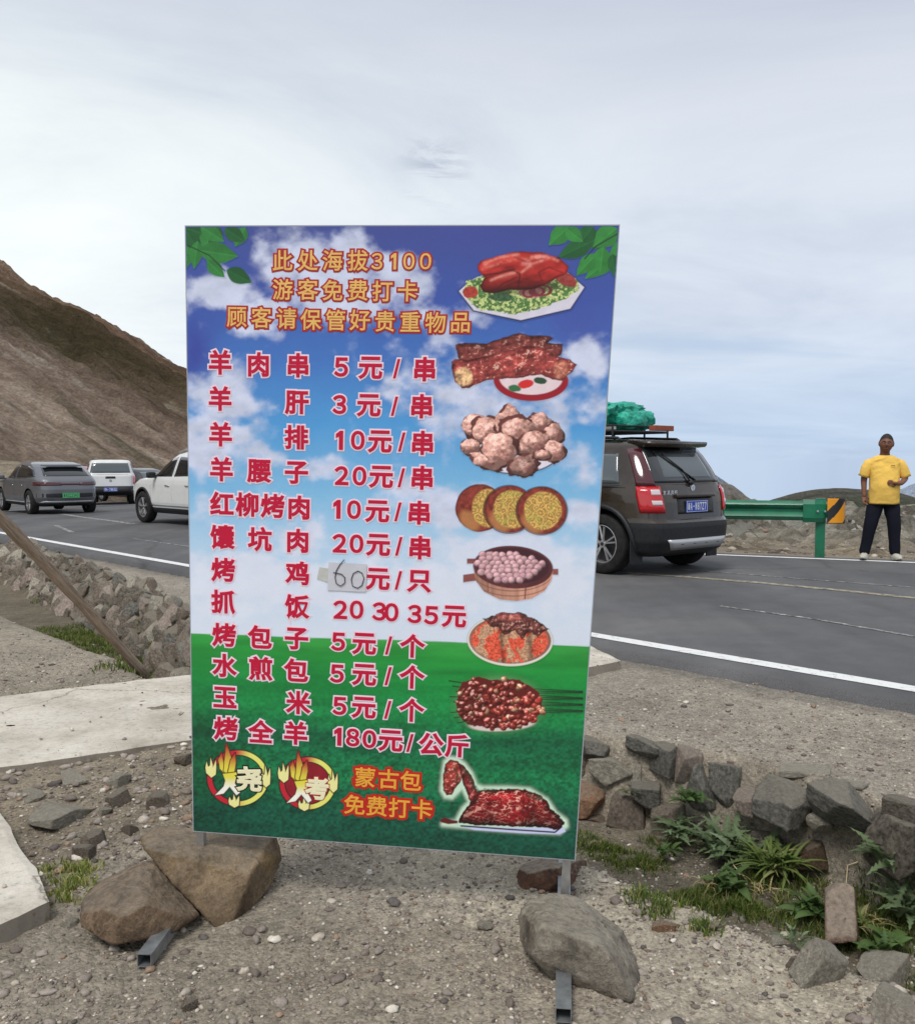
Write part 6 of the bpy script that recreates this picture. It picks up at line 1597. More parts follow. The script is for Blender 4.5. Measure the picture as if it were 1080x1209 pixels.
for sg in (1, -1):
    C.panel('side', [(-1.62, 1.13), (-1.02, 1.12)], [(-1.50, 1.50), (-1.02, 1.52)], 'quarter_window', GLASS2, .006, sg=sg, m=8)
    C.panel('side', [(-.97, 1.12), (-.10, 1.11)], [(-.97, 1.52), (-.10, 1.53)], 'door_window', GLASS, .006, sg=sg, m=8)
    C.panel('side', [(-.05, 1.11), (1.02, 1.11)], [(-.05, 1.53), (.45, 1.50)], 'door_window', GLASS, .006, sg=sg, m=8)
    C.panel('side', [(-1.72, 1.08), (1.1, 1.06)], [(-1.60, 1.115), (1.06, 1.10)], 'window_trim', PLASTIC, .004, sg=sg, m=2)
    # tall tail lamp running up the pillar
    C.panel('wrap', [(22, 1.10), (50, 1.10)], [(30, 1.56), (56, 1.56)], 'pillar_lamp', REDD, .008, sg=sg)
    lt = C.panel('wrap', [(14, 0.78), (46, 0.78)], [(17, 1.10), (50, 1.10)], 'tail_lamp', REDL, .030, sg=sg)
    C.panel('wrap', [(18, 0.99), (31, 0.99)], [(19, 1.07), (32, 1.07)], 'lamp_insert', CLEARL, .036, sg=sg, parent=lt)
    C.panel('wrap', [(17, 0.87), (31, 0.87)], [(18, 0.94), (32, 0.94)], 'lamp_insert', CLEARL, .036, sg=sg, parent=lt)
    C.seam('side', [(-.99, .66), (-.99, 1.10), (-1.01, 1.55)], sg=sg); C.seam('side', [(-.06, .50), (-.07, 1.55)], sg=sg); C.seam('side', [(1.0, .5), (1.02, 1.08)], sg=sg)
    handle(C, -.80, .96, sg); handle(C, .12, .95, sg)
    bm = bmesh.new(); bm_box(bm, (XR - .47, sg * .77, .30), (.02, .22, .28)); from_bm('mud_flap', bm, PLASTIC, C.root)
    # wheel arch trim
    ar = MB(); q = [C.side(XR + .47 * math.cos(a), .38 + .47 * math.sin(a), sg, .004) for a in np.linspace(-.25, math.pi + .25, 22)]
    ar.tube(q, .034, 6); ar.build('arch_trim', PLASTIC, C.root, True)
    # roof rail
    rr = MB(); rr.tube([(-1.45, sg * .60, 1.66), (-1.38, sg * .60, 1.70), (-.6, sg * .615, 1.73), (.2, sg * .60, 1.70), (.28, sg * .60, 1.64)], .018, 8); rr.build('roof_rail', PLASTIC, C.root, True)
C.panel('rear', [(-.70, 1.14), (.70, 1.14)], [(-.60, 1.575), (.60, 1.575)], 'rear_window', GLASS, .006, n=20, m=8)
C.panel('rear', [(-.50, 1.19), (.50, 1.19)], [(-.43, 1.53), (.43, 1.53)], 'rear_glass_clear', GLASS2, .010, n=20, m=8)
C.seam('rear', [(-.68, .70), (-.70, 1.12)]); C.seam('rear', [(.68, .70), (.70, 1.12)]); C.seam('rear', [(-.68, .69), (.68, .69)]); C.seam('rear', [(-.68, 1.12), (.68, 1.12)])
# plate recess
C.panel('rear', [(-.36, .76), (.36, .76)], [(-.36, .965), (.36, .965)], 'plate_recess', simple('recess paint', (0.022, 0.019, 0.017), .4), .004, n=12)
bm = bmesh.new(); bm_box(bm, (C.rear(0, .985)[0] - .018, 0, .985), (.05, .78, .045), None, .012); from_bm('tailgate_trim', bm, BROWNP, C.root, True)
plate(C, 0, .85, '新A·W87Z7', BLUEP, WHITEP, .44, .145, x=C.rear(0, .85)[0] - .02)
# badge and chrome word
bd = MB(); bx_ = C.rear(0, 1.075, .012)[0]
for a in (45, -45): bd.box((bx_, 0, 1.075), (.008, .030, .080), Matrix.Rotation(R(a), 3, 'X'))
bd.tube([(bx_ + .006, 0, 1.075), (bx_ - .002, 0, 1.075)], .042, 18); bd.build('badge', CHROME, C.root)
V = []; F = []
for i, ch in enumerate('东风风行'):
    v, f = glyph(ch, .04); o_ = len(V); cy0 = .56 - i * .066; bx2 = C.rear(cy0, 1.03, .012)[0]
    for p in v: V.append((bx2 - p[2] * .02, cy0 - (p[0] - .5) * .058, 1.0 + p[1] * .058))
    F += [tuple(k_ + o_ for k_ in g) for g in f]
mk('chrome_lettering', V, F, CHROME, C.root)['kind'] = 'stuff'
# skid plate
C.panel('rear', [(-.50, .33), (.50, .33)], [(-.60, .46), (.60, .46)], 'skid_plate', SILVER, .03, n=16, m=3, thick=.01)
for yy in (-.36, -.12, .12, .36): 
    C.panel('rear', [(yy - .05, .36), (yy + .05, .36)], [(yy - .05, .44), (yy + .05, .44)], 'skid_plate_slot', PLASTIC, .036, n=4, m=2)
bm = bmesh.new()
vsp = [(-1.50, -.60, 1.680), (-1.50, .60, 1.680), (-1.93, .53, 1.650), (-1.93, -.53, 1.650), (-1.62, -.61, 1.57), (-1.62, .61, 1.57), (-1.91, .52, 1.59), (-1.91, -.52, 1.59)]
vv_ = [bm.verts.new(q) for q in vsp]
for f in ((0, 1, 2, 3), (7, 6, 5, 4), (0, 4, 5, 1), (3, 2, 6, 7), (1, 5, 6, 2), (0, 3, 7, 4)): bm.faces.new([vv_[i] for i in f])
bmesh.ops.recalc_face_normals(bm, faces=bm.faces); bmesh.ops.bevel(bm, geom=list(bm.edges), offset=.012, segments=2, affect='EDGES'); from_bm('spoiler', bm, BROWNP, C.root, True)
wp = MB(); wp.tube([C.rear(.02, 1.14, .03), C.rear(.10, 1.30, .035), C.rear(.33, 1.50, .03)], .010, 6); wp.tube([C.rear(-.10, 1.17, .022), C.rear(.20, 1.36, .024), C.rear(.45, 1.53, .022)], .010, 6); wp.tube([C.rear(0.02, 1.14, 0), C.rear(.02, 1.14, .05)], .03, 10); wp.build('rear_wiper', PLASTIC, C.root, True)
mirror(C, .95, 1.12, .88)
rk = MB()
for yy in (-.56, .56): rk.tube([(-1.26, yy, 1.79), (.20, yy, 1.79)], .016, 6); rk.tube([(-1.26, yy, 1.86), (.20, yy, 1.86)], .016, 6)
for xx in (-1.26, -.87, -.33, .20): rk.tube([(xx, -.56, 1.79), (xx, .56, 1.79)], .016, 6); rk.tube([(xx, -.56, 1.86), (xx, .56, 1.86)], .012, 6); [rk.tube([(xx, yy, 1.70), (xx, yy, 1.87)], .014, 6) for yy in (-.56, .56)]
for i in range(8): rk.tube([(-1.26, -.48 + i * .137, 1.79), (.20, -.48 + i * .137, 1.79)], .008, 5)
rk.build('roof_rack', PLASTIC, C.root)
def bagmesh(dims, seed, rough, sub=5):
    V0, F0 = ICO[sub]; p = np.sign(V0) * np.abs(V0) ** .7
    n = fbm(V0[:, 0] * 2.2 + seed, V0[:, 1] * 2.2, V0[:, 2] * 2.2, seed, 4) - .5
    ridge = 1 - 2 * np.abs(fbm(V0[:, 0] * 5 + seed + n * 3, V0[:, 1] * 5, V0[:, 2] * 3, seed + 4, 4, .6) - .5)
    p = p * (1 + rough * n * 2 + rough * 1.3 * (ridge[:] - .8))[:, None]; return p * np.array(dims), F0
tarp, nt, b = newmat('green tarpaulin'); co = objco(nt); n_ = noise(nt, 6, 6, .65, co, .8)
setin(nt, b, 'Base Color', ramp(nt, n_, [(.3, lin((14, 128, 108))), (.5, lin((24, 164, 136))), (.75, lin((90, 206, 182)))])); b.inputs['Roughness'].default_value = .38; bump(nt, b, n_, .9, .05)
V, F = bagmesh((.72, .50, .235), 4, .26)
V[:, 2] = np.maximum(V[:, 2], -.165)
tp = mk('tarpaulin_bundle', V, F, tarp, None, True); tp.location = C.root.matrix_world @ Vector((0, 0, 0)) if False else (Matrix.Translation(C.root.location) @ Matrix.Rotation(HB, 4, 'Z')) @ Vector((-.40, -.02, 1.975)); tp.rotation_euler = (0, 0, HB)
tag(tp, 'luggage bundle wrapped in bright green tarpaulin on the dark SUV roof rack', 'luggage')
V, F = bagmesh((.17, .20, .125), 9, .3, 4); tp2 = mk('tarpaulin_bag', V, F, tarp, None, True); tp2.location = (Matrix.Translation(C.root.location) @ Matrix.Rotation(HB, 4, 'Z')) @ Vector((-1.08, .02, 1.93)); tp2.rotation_euler = (0, .1, HB)
tag(tp2, 'small green tarpaulin bag at the rear end of the roof rack', 'luggage')
wood_b = simple('orange crate wood', lin((150, 80, 58)), .8, var=.2)
for (xx, yy, dx, dy, dz, mt, lb, ct) in ((-1.36, -.30, .10, .40, .07, wood_b, 'small reddish wooden box at the back right corner of the roof rack', 'box'), (-1.10, .48, .22, .10, .06, simple('pale plastic', (.6, .62, .6), .5), 'small pale box strapped on the left edge of the roof rack', 'box')):
    bm = bmesh.new(); bm_box(bm, (0, 0, 0), (dx, dy, dz), None, .008); o = from_bm('box', bm, mt); o.location = (Matrix.Translation(C.root.location) @ Matrix.Rotation(HB, 4, 'Z')) @ Vector((xx, yy, 1.84)); o.rotation_euler = (0, 0, HB); tag(o, lb, ct)

# ---------- grey crossover, left
GREYP = paint_mat('grey metallic paint', (0.16, 0.165, 0.18), 0.5, 0.3)
TH = R(41); HG = R(90) + TH
def rear_place(pxl, pyb, Y, zg, hd, yl, xr):
    """ground position of the car so that its rear left wheel foot sits at the photo point"""
    p = at(pxl, pyb, Y); p.z = zg; rt = Matrix.Rotation(hd, 3, 'Z'); return tuple(p - rt @ Vector((xr, yl, 0)))
lvG = [(0.25, -1.95, 1.95, .82, 6), (0.32, -2.2, 2.2, .88, 5), (0.50, -2.30, 2.32, .93, 5), (0.75, -2.30, 2.33, .935, 5), (0.90, -2.28, 2.25, .93, 5), (0.98, -2.26, 2.0, .915, 5.5), (1.04, -2.20, 1.45, .89, 5.5), (1.10, -2.12, 1.15, .86, 5.5),
       (1.25, -1.90, .90, .81, 5.5), (1.40, -1.62, .62, .745, 5.5), (1.48, -1.38, .45, .70, 5), (1.54, -1.0, .2, .60, 5), (1.57, -.6, -.1, .40, 4)]
G_ = Car('crossover', lvG, GREYP, 'dark grey crossover with a green number plate, leftmost car on the road', rear_place(33, 603, 26.6, -0.14, HG, .93, -1.40), HG)
G_.chrome = True; wa = [(-1.40, .36), (1.42, .36)]
G_.shell(.36, 1.57, 'body', GREYP, wa, .42); G_.shell(.25, .36, 'lower_cladding', PLASTIC, wa, .42); wheels(G_, (-1.40, 1.42), .93, .36, .23)
for sg in (1, -1):
    G_.panel('side', [(-1.75, 1.12), (-1.0, 1.06), (-.1, 1.05)], [(-1.45, 1.33), (-1.0, 1.42), (-.1, 1.46)], 'door_window', GLASS, .006, sg=sg, m=6)
    G_.panel('side', [(-.04, 1.05), (1.05, 1.05)], [(-.04, 1.46), (.45, 1.42)], 'door_window', GLASS, .006, sg=sg, m=6)
    G_.panel('wrap', [(2, .86), (60, .86)], [(2, .95), (66, .98)], 'tail_lamp', REDD, .012, sg=sg)
    G_.panel('wrap', [(22, .865), (50, .865)], [(22, .93), (50, .93)], 'lamp_band', REDD, .02, sg=sg)
    G_.seam('side', [(-1.0, .4), (-1.0, 1.06)], sg=sg); G_.seam('side', [(-.06, .4), (-.07, 1.06)], sg=sg); handle(G_, -.82, .86, sg); handle(G_, .1, .85, sg)
    G_.panel('side', [(-1.0, .34), (1.0, .34)], [(-1.0, .375), (1.0, .375)], 'sill_strip', SILVER, .012, sg=sg, m=2)
G_.panel('rear', [(-.62, .875), (.62, .875)], [(-.62, .93), (.62, .93)], 'lamp_bar', REDD, .009, n=16, m=2)
G_.panel('rear', [(-.66, 1.13), (.66, 1.13)], [(-.60, 1.40), (.60, 1.40)], 'rear_window', GLASS, .008, n=20, m=8)
G_.panel('rear', [(-.84, .52), (.84, .52)], [(-.84, .64), (.84, .64)], 'bumper_recess', PLASTIC, .004, n=16); G_.panel('rear', [(-.80, .36), (.80, .36)], [(-.70, .415), (.70, .415)], 'bumper_trim', SILVER, .02, n=16, m=2)
G_.panel('rear', [(-.88, .26), (.88, .26)], [(-.84, .35), (.84, .35)], 'lower_bumper', PLASTIC, .006, n=16, m=2)
plate(G_, 0, .575, '新AD12345', GREENP, BLACKP, .48, .15); mirror(G_, 1.0, 1.08, .9)
bm = bmesh.new(); bm_box(bm, (-1.66, 0, 1.445), (.22, 1.2, .03), None, .01); from_bm('spoiler', bm, GREYP, G_.root, True)

# ---------- white pickup with canopy
WHITE = paint_mat('white paint', (0.72, 0.72, 0.70), 0.0, 0.3)
HP = R(90) + R(21)
lvP = [(0.42, -2.4, 2.3, .84, 8), (0.50, -2.62, 2.45, .90, 8), (0.62, -2.66, 2.5, .93, 8), (0.75, -2.60, 2.5, .93, 9), (1.16, -2.58, 2.4, .93, 9), (1.20, -2.57, 1.6, .915, 9), (1.26, -2.54, 1.2, .89, 9), (1.60, -2.42, .75, .80, 8), (1.72, -2.36, .55, .765, 7), (1.79, -2.28, .4, .70, 6), (1.81, -2.0, .2, .5, 5)]
P_ = Car('pickup_truck', lvP, WHITE, 'white pickup truck with a canopy and blue number plate, seen from behind', (0, 0, 0), HP, 'pickup truck')
P_.chrome = False; wa = [(-1.55, .38), (1.6, .38)]
P_.shell(.62, 1.81, 'body', WHITE, wa, .46); P_.shell(.42, .62, 'bumper', PLASTIC, wa, .46); wheels(P_, (-1.55, 1.6), .92, .385, .25)
P_.panel('rear', [(-.74, 1.30), (.74, 1.30)], [(-.66, 1.68), (.66, 1.68)], 'canopy_window', GLASS2, .008, n=16); P_.panel('rear', [(-.80, .50), (.80, .50)], [(-.84, .78), (.84, .78)], 'rear_bumper', PLASTIC, .05, n=16, m=3)
P_.panel('rear', [(-.19, 1.08), (.19, 1.08)], [(-.17, 1.16), (.17, 1.16)], 'tailgate_handle', PLASTIC, .02, n=6, m=2); P_.seam('rear', [(-.78, .80), (-.78, 1.2)]); P_.seam('rear', [(.78, .80), (.78, 1.2)]); P_.seam('rear', [(-.85, 1.235), (.85, 1.235)], w=.012)
for sg in (1, -1):
    P_.panel('wrap', [(36, .86), (62, .86)], [(36, 1.18), (62, 1.18)], 'tail_lamp', simple('pink red lamp', (.72, .16, .16), .2), .02, sg=sg)
    P_.panel('side', [(-2.3, 1.30), (-1.2, 1.30)], [(-2.22, 1.66), (-1.2, 1.68)], 'canopy_window', GLASS, .008, sg=sg); P_.panel('side', [(-1.0, 1.26), (.9, 1.26)], [(-1.0, 1.68), (.55, 1.64)], 'door_window', GLASS, .008, sg=sg)
bd = MB(); bd.tube([(P_.rear(0, 1.0, .0)[0], 0, 1.0), (P_.rear(0, 1.0, .015)[0], 0, 1.0)], .05, 16); bd.build('badge', CHROME, P_.root)
plate(P_, 0, .66, '新A·78K52', BLUEP, WHITEP, .50, .15, x=P_.rear(0, .66)[0] - .065)
P_.root.location = rear_place(131, 597.5, 36.0, -0.36, HP, 0, -2.1)

# ---------- red car, mostly hidden behind the pickup
REDP = paint_mat('red paint', (0.42, 0.03, 0.035), 0.0, 0.35)
Rr = Car('hatchback', [(a, b_ * .93, c_ * .93, d_ * .95, e_) for a, b_, c_, d_, e_ in lvG], REDP, 'red car mostly hidden between the grey crossover and the white pickup', (0, 0, 0), R(90) + R(34)); Rr.chrome = False
Rr.shell(.25, 1.57, 'body', REDP, [(-1.32, .34), (1.3, .34)], .40); wheels(Rr, (-1.32, 1.3), .88, .34, .21)
Rr.panel('rear', [(-.62, 1.12), (.62, 1.12)], [(-.56, 1.38), (.56, 1.38)], 'rear_window', GLASS, .008, n=14)
for sg in (1, -1): Rr.panel('side', [(-1.5, 1.10), (.9, 1.06)], [(-1.2, 1.38), (.4, 1.40)], 'door_window', GLASS, .006, sg=sg); Rr.panel('wrap', [(20, .85), (60, .85)], [(20, .97), (60, .97)], 'tail_lamp', REDD, .012, sg=sg)
Rr.root.location = rear_place(96, 594, 43.0, -0.40, R(124), 0, -2.0); Rr.root.scale = (1, 1, 1.16)

# ---------- white SUV, left of the board, seen from its left side
lvW = [(0.25, -1.95, 2.0, .82, 6), (0.33, -2.2, 2.22, .88, 5), (0.50, -2.28, 2.32, .925, 5), (0.75, -2.28, 2.33, .93, 5), (0.92, -2.26, 2.22, .925, 5), (1.02, -2.23, 1.95, .91, 5.5), (1.08, -2.20, 1.45, .89, 5.5), (1.14, -2.16, 1.15, .86, 5.5),
       (1.30, -2.05, .88, .80, 5.5), (1.50, -1.90, .52, .725, 5.5), (1.60, -1.75, .32, .67, 5), (1.655, -1.5, .05, .58, 5), (1.68, -1.0, -.25, .38, 4)]
HW = math.atan2(.70, -.70)
W_ = Car('suv', lvW, WHITE, 'white SUV half hidden by the left edge of the menu board', (0, 0, 0), HW); W_.chrome = True
wa = [(-1.36, .37), (1.36, .37)]
W_.shell(.38, 1.68, 'body', WHITE, wa, .43); W_.shell(.25, .38, 'lower_cladding', PLASTIC, wa, .43); wheels(W_, (-1.36, 1.36), .93, .37, .23, 1)
for sg in (1, -1):
    W_.panel('side', [(-.98, 1.12), (-.12, 1.10)], [(-.98, 1.50), (-.12, 1.55)], 'door_window', GLASS, .006, sg=sg, m=6); W_.panel('side', [(-1.7, 1.16), (-1.04, 1.13)], [(-1.5, 1.42), (-1.04, 1.49)], 'quarter_window', GLASS, .006, sg=sg, m=6)
    W_.panel('side', [(-.02, 1.10), (.90, 1.09)], [(-.02, 1.55), (.38, 1.48)], 'door_window', GLASS, .006, sg=sg, m=6)
    W_.seam('side', [(-1.0, .4), (-1.0, 1.1)], sg=sg); W_.seam('side', [(-.07, .4), (-.07, 1.55)], sg=sg); W_.seam('side', [(.92, .4), (.95, 1.05)], sg=sg); handle(W_, -.80, .90, sg); handle(W_, .12, .89, sg)
    rr = MB(); rr.tube([(-1.5, sg * .60, 1.66), (-1.4, sg * .61, 1.70), (-.2, sg * .61, 1.71), (.1, sg * .60, 1.66)], .016, 8); rr.build('roof_rail', SILVER, W_.root, True)
    W_.panel('side', [(-.9, .42), (.9, .42)], [(-.9, .46), (.9, .46)], 'sill_strip', SILVER, .010, sg=sg, m=2)
    ar = MB(); 
    for cx in (-1.36, 1.36): ar.tube([W_.side(cx + .45 * math.cos(a), .37 + .45 * math.sin(a), sg, .002) for a in np.linspace(-.05, math.pi + .05, 20)], .028, 6)
    ar.build('arch_trim', PLASTIC, W_.root, True)['kind'] = 'stuff'
W_.panel('front', [(-.75, 1.15), (.75, 1.15)], [(-.62, 1.55), (.62, 1.55)], 'windscreen', GLASS2, .006, n=16, m=8)
W_.panel('rear', [(-.66, 1.18), (.66, 1.18)], [(-.60, 1.54), (.60, 1.54)], 'rear_window', GLASS, .006, n=16, m=8)
mirror(W_, .72, 1.13, .90, PLASTIC)
p = at(168, 617, 21.6); rt = Matrix.Rotation(HW, 3, 'Z'); p.z = float(z_road(np.array([uv_of(p.x, p.y)[0]]))[0]); q = p - rt @ Vector((1.36, .93, 0)); W_.root.location = q

BLACKC = paint_mat('black paint', (0.012, 0.012, 0.014), 0.2, 0.3)
K_ = Car('hatchback', [(a, b_ * .93, c_ * .93, d_ * .95, e_) for a, b_, c_, d_, e_ in lvG], BLACKC, 'black car whose roof shows behind the bonnet of the white SUV', (0, 0, 0), R(90) + R(50)); K_.chrome = False
K_.shell(.25, 1.57, 'body', BLACKC, [(-1.32, .34), (1.3, .34)], .40); wheels(K_, (-1.32, 1.3), .88, .34, .21); mirror(K_, .9, 1.05, .86)
K_.panel('rear', [(-.62, 1.12), (.62, 1.12)], [(-.56, 1.38), (.56, 1.38)], 'rear_window', GLASS2, .008, n=14)
for sg in (1, -1): K_.panel('side', [(-1.5, 1.10), (.9, 1.06)], [(-1.2, 1.38), (.4, 1.40)], 'door_window', GLASS2, .006, sg=sg); K_.panel('wrap', [(20, .85), (60, .85)], [(20, .97), (60, .97)], 'tail_lamp', REDD, .012, sg=sg)
K_.root.location = rear_place(186, 594, 41.0, -0.40, R(140), 0, -2.0)
# put every vehicle on the road surface
for c_ in (C, G_, P_, Rr, W_, K_):
    l = c_.root.location; u, _ = uv_of(l.x, l.y); c_.root.location.z = float(z_road(np.array([u]))[0]) + .002

# ---------- motorcycle-like clutter and people far behind the white bonnet
dk = simple('dark clothing', (.02, .02, .025), .8)

# ================================================================== GUARDRAIL
GREEN = simple('green guardrail paint', lin((14, 108, 76)), 0.45, 0, 0.5, 0.15, var=.3, vs_=3)
ORANGE = simple('orange reflective', lin((236, 156, 32)), 0.4); BLK = simple('black stripe', (.02, .02, .022), .5)
gp1 = at(972, 658, 13.35); gdir = Vector((-1.0, 0.30, 0)).normalized(); gn_ = Vector((-.30, -1, 0)).normalized()
gr = empty('guardrail', (gp1.x, gp1.y, 0), 0, 'green steel guardrail with a striped end plate beside the far road edge', 'guardrail')
g0 = Vector((gp1.x, gp1.y, hz(gp1.x, gp1.y)))
g0.z = 0.0
prof = [(-.145, .02), (-.125, .055), (-.085, .075), (-.055, .055), (-.02, .018), (.02, .018), (.055, .055), (.085, .075), (.125, .055), (.145, .02)]
def beam(s0, s1, name):
    V = []; F = []; ss = np.linspace(s0, s1, 12); K = len(prof)
    for s in ss:
        for (hh, dd) in prof: p = g0 + gdir * s + gn_ * dd; V.append(p + Vector((0, 0, .68 + hh)) - gr.location)
        for (hh, dd) in prof: p = g0 + gdir * s + gn_ * (dd - .008); V.append(p + Vector((0, 0, .68 + hh)) - gr.location)
    for i in range(len(ss) - 1):
        a, b_ = i * 2 * K, (i + 1) * 2 * K
        for k in range(K - 1): F.append((a + k, b_ + k, b_ + k + 1, a + k + 1)); F.append((a + K + k, a + K + k + 1, b_ + K + k + 1, b_ + K + k))
        F.append((a, a + K, b_ + K, b_)); F.append((a + K - 1, b_ + K - 1, b_ + 2 * K - 1, a + 2 * K - 1))
    mk(name, V, F, GREEN, gr, True).data.set_sharp_from_angle(angle=R(35))
beam(.22, 4.2, 'rail_beam'); beam(4.0, 8.2, 'rail_beam')
for s in (.05, 4.1, 8.0):
    p = g0 + gdir * s - gn_ * .06; m_ = MB(); m_.box(p + Vector((0, 0, .37)) - gr.location, (.13, .10, 0.98), Matrix.Rotation(-.3, 3, 'Z') ); 
    m_.box(p + gn_ * .06 + Vector((0, 0, .68)) - gr.location, (.16, .08, .20)); m_.build('rail_post', GREEN, gr)
    m_ = MB()
    for q_ in (-.05, .05): m_.tube([p + gn_ * (.06 + .02) + gdir * q_ + Vector((0, 0, .68)) - gr.location, p + gn_ * (.06 + .10) + gdir * q_ + Vector((0, 0, .68)) - gr.location], .016, 6)
    m_.build('bolt', steel, gr)['kind'] = 'stuff'
# rounded end terminal
V = []; F = []; 
for i in range(7):
    s = .30 - i * .053; dd = .06 - .02 * max(0, i - 3)
    for (hh, zz) in ((-.165, -.06), (-.165, .0), (-.10, .03), (.10, .03), (.165, .0), (.165, -.06)): V.append(g0 + gdir * s + gn_ * (dd + zz) + Vector((0, 0, .68 + hh)) - gr.location)
for i in range(6):
    for k in range(5): F.append((i * 6 + k, i * 6 + k + 1, (i + 1) * 6 + k + 1, (i + 1) * 6 + k))
    F.append((i * 6 + 5, i * 6, (i + 1) * 6, (i + 1) * 6 + 5))
F += [tuple(range(6)), tuple(range(36, 42))[::-1]]
mk('end_terminal', V, F, GREEN, gr)
# striped end plate, curved backwards
ep = empty('end_plate', (0, 0, 0)); ep.parent = gr
def eplate(s, t):    # s 0..1 along, t 0..1 up
    a = s * 1.15; return g0 + gdir * (-.03 - .27 * math.sin(a) / 1.0) + gn_ * (.075 - .20 * (1 - math.cos(a))) + Vector((0, 0, .68 - .175 + .36 * t)) - gr.location
V = []; F = []; FM = []; n = 30
for i in range(n + 1):
    for j in range(n + 1): V.append(eplate(i / n, j / n))
for i in range(n):
    for j in range(n):
        s_, t_ = (i + .5) / n, (j + .5) / n; a = i * (n + 1) + j; F.append((a, a + 1, a + n + 2, a + n + 1))
        q = t_ - .95 * s_; FM.append(1 if (0.0 < q + .02 < .50 or q < -.74) else 0)
o = mk('end_plate_face', V, F, [ORANGE, BLK], ep, True, fm=FM); md = o.modifiers.new('t', 'SOLIDIFY'); md.thickness = .006
m_ = MB()
for t in (0, 1): m_.tube([eplate(i / 10, t) for i in range(11)], .007, 5)
m_.tube([eplate(1, j / 4) for j in range(5)], .007, 5)
m_.build('end_plate_rim', BLK, ep)

# ================================================================== PERSON
def skin(name, nodes, edges, rad, root, mat, parent, sub=2):
    me = bpy.data.meshes.new(name); me.from_pydata(nodes, edges, []); o = bpy.data.objects.new(name, me); COL.objects.link(o)
    o.modifiers.new('s', 'SKIN'); sd = o.modifiers.new('u', 'SUBSURF'); sd.levels = sub; sd.render_levels = sub
    if not me.skin_vertices: 
        bpy.context.view_layer.objects.active = o
    for i, r in enumerate(rad):
        me.skin_vertices[0].data[i].radius = r if hasattr(r, '__len__') else (r, r)
    me.skin_vertices[0].data[root].use_root = True; o.modifiers['s'].use_smooth_shade = True
    bpy.context.view_layer.update(); m2 = bpy.data.meshes.new_from_object(o.evaluated_get(bpy.context.evaluated_depsgraph_get()))
    m2.materials.clear(); m2.materials.append(mat); m2.polygons.foreach_set('use_smooth', np.ones(len(m2.polygons), dtype=bool))
    o2 = bpy.data.objects.new(name, m2); COL.objects.link(o2); o2.parent = parent; bpy.data.objects.remove(o); m2.name = name; return o2
SK = simple('tanned skin', lin((124, 82, 62)), .55, 0, .4, var=.12, vs_=10)
YEL = simple('yellow cotton', lin((240, 196, 96)), .85, 0, .2, var=.10, vs_=6, bmp=.6, bs=9, bd=.03); TRO = simple('black cotton', (.007, .008, .016), .85, 0, .2, bmp=.4, bs=8, bd=.02)
HAIR = simple('black hair', (.012, .011, .010), .7, bmp=.5, bs=60); SHOE = simple('cream trainers', (.50, .47, .40), .6, var=.15, vs_=20); DKR = simple('dark lips', lin((96, 52, 46)), .6); EYE = simple('eye white', (.55, .52, .5), .3); PUP = simple('pupil', (.01, .01, .01), .2)
mp = at(1041, 662, 12.95)
man = empty('person', (mp.x, mp.y, 0.004), R(166), 'man in a yellow T-shirt and black trousers standing at the far road edge', 'person')
# local frame: x to his left, y forward... he faces -y after rotation of 180 degrees about z => local +y is towards the camera
Hh = 1.76
def J(x, y, z): return (x, y, z)
# x positive = his left; seen by the camera his right hand is on the left of the picture
nodes = [J(0, 0, .96), J(0, 0, 1.10), J(0, -.005, 1.25), J(0, .0, 1.38), J(0, 0, 1.45), J(0, .01, 1.525), J(0, .03, 1.60), J(0, .035, 1.655), J(0, .03, 1.72),
         J(.10, 0, .88), J(.165, .03, .52), J(.235, 0, .10), J(.25, .08, .05),
         J(-.10, 0, .88), J(-.14, .02, .52), J(-.165, 0, .10), J(-.17, .08, .05),
         J(-.185, 0, 1.385), J(-.285, -.02, 1.16), J(-.185, .17, 1.09), J(-.13, .205, 1.10),
         J(.185, 0, 1.40), J(.262, -.03, 1.16), J(.262, .03, .93), J(.262, .045, .89)]
edges = [(0, 1), (1, 2), (2, 3), (3, 4), (4, 5), (5, 6), (6, 7), (7, 8), (0, 9), (9, 10), (10, 11), (11, 12), (0, 13), (13, 14), (14, 15), (15, 16), (3, 17), (17, 18), (18, 19), (19, 20), (3, 21), (21, 22), (22, 23), (23, 24)]
rad = [(.12, .09), (.13, .10), (.13, .10), (.12, .08), (.07, .06), (.062, .062), (.078, .088), (.082, .096), (.062, .075), .075, .055, .040, .035, .075, .055, .040, .035, .058, .048, .034, .026, .058, .048, .034, .026]
skin('body', nodes, edges, rad, 0, SK, man)
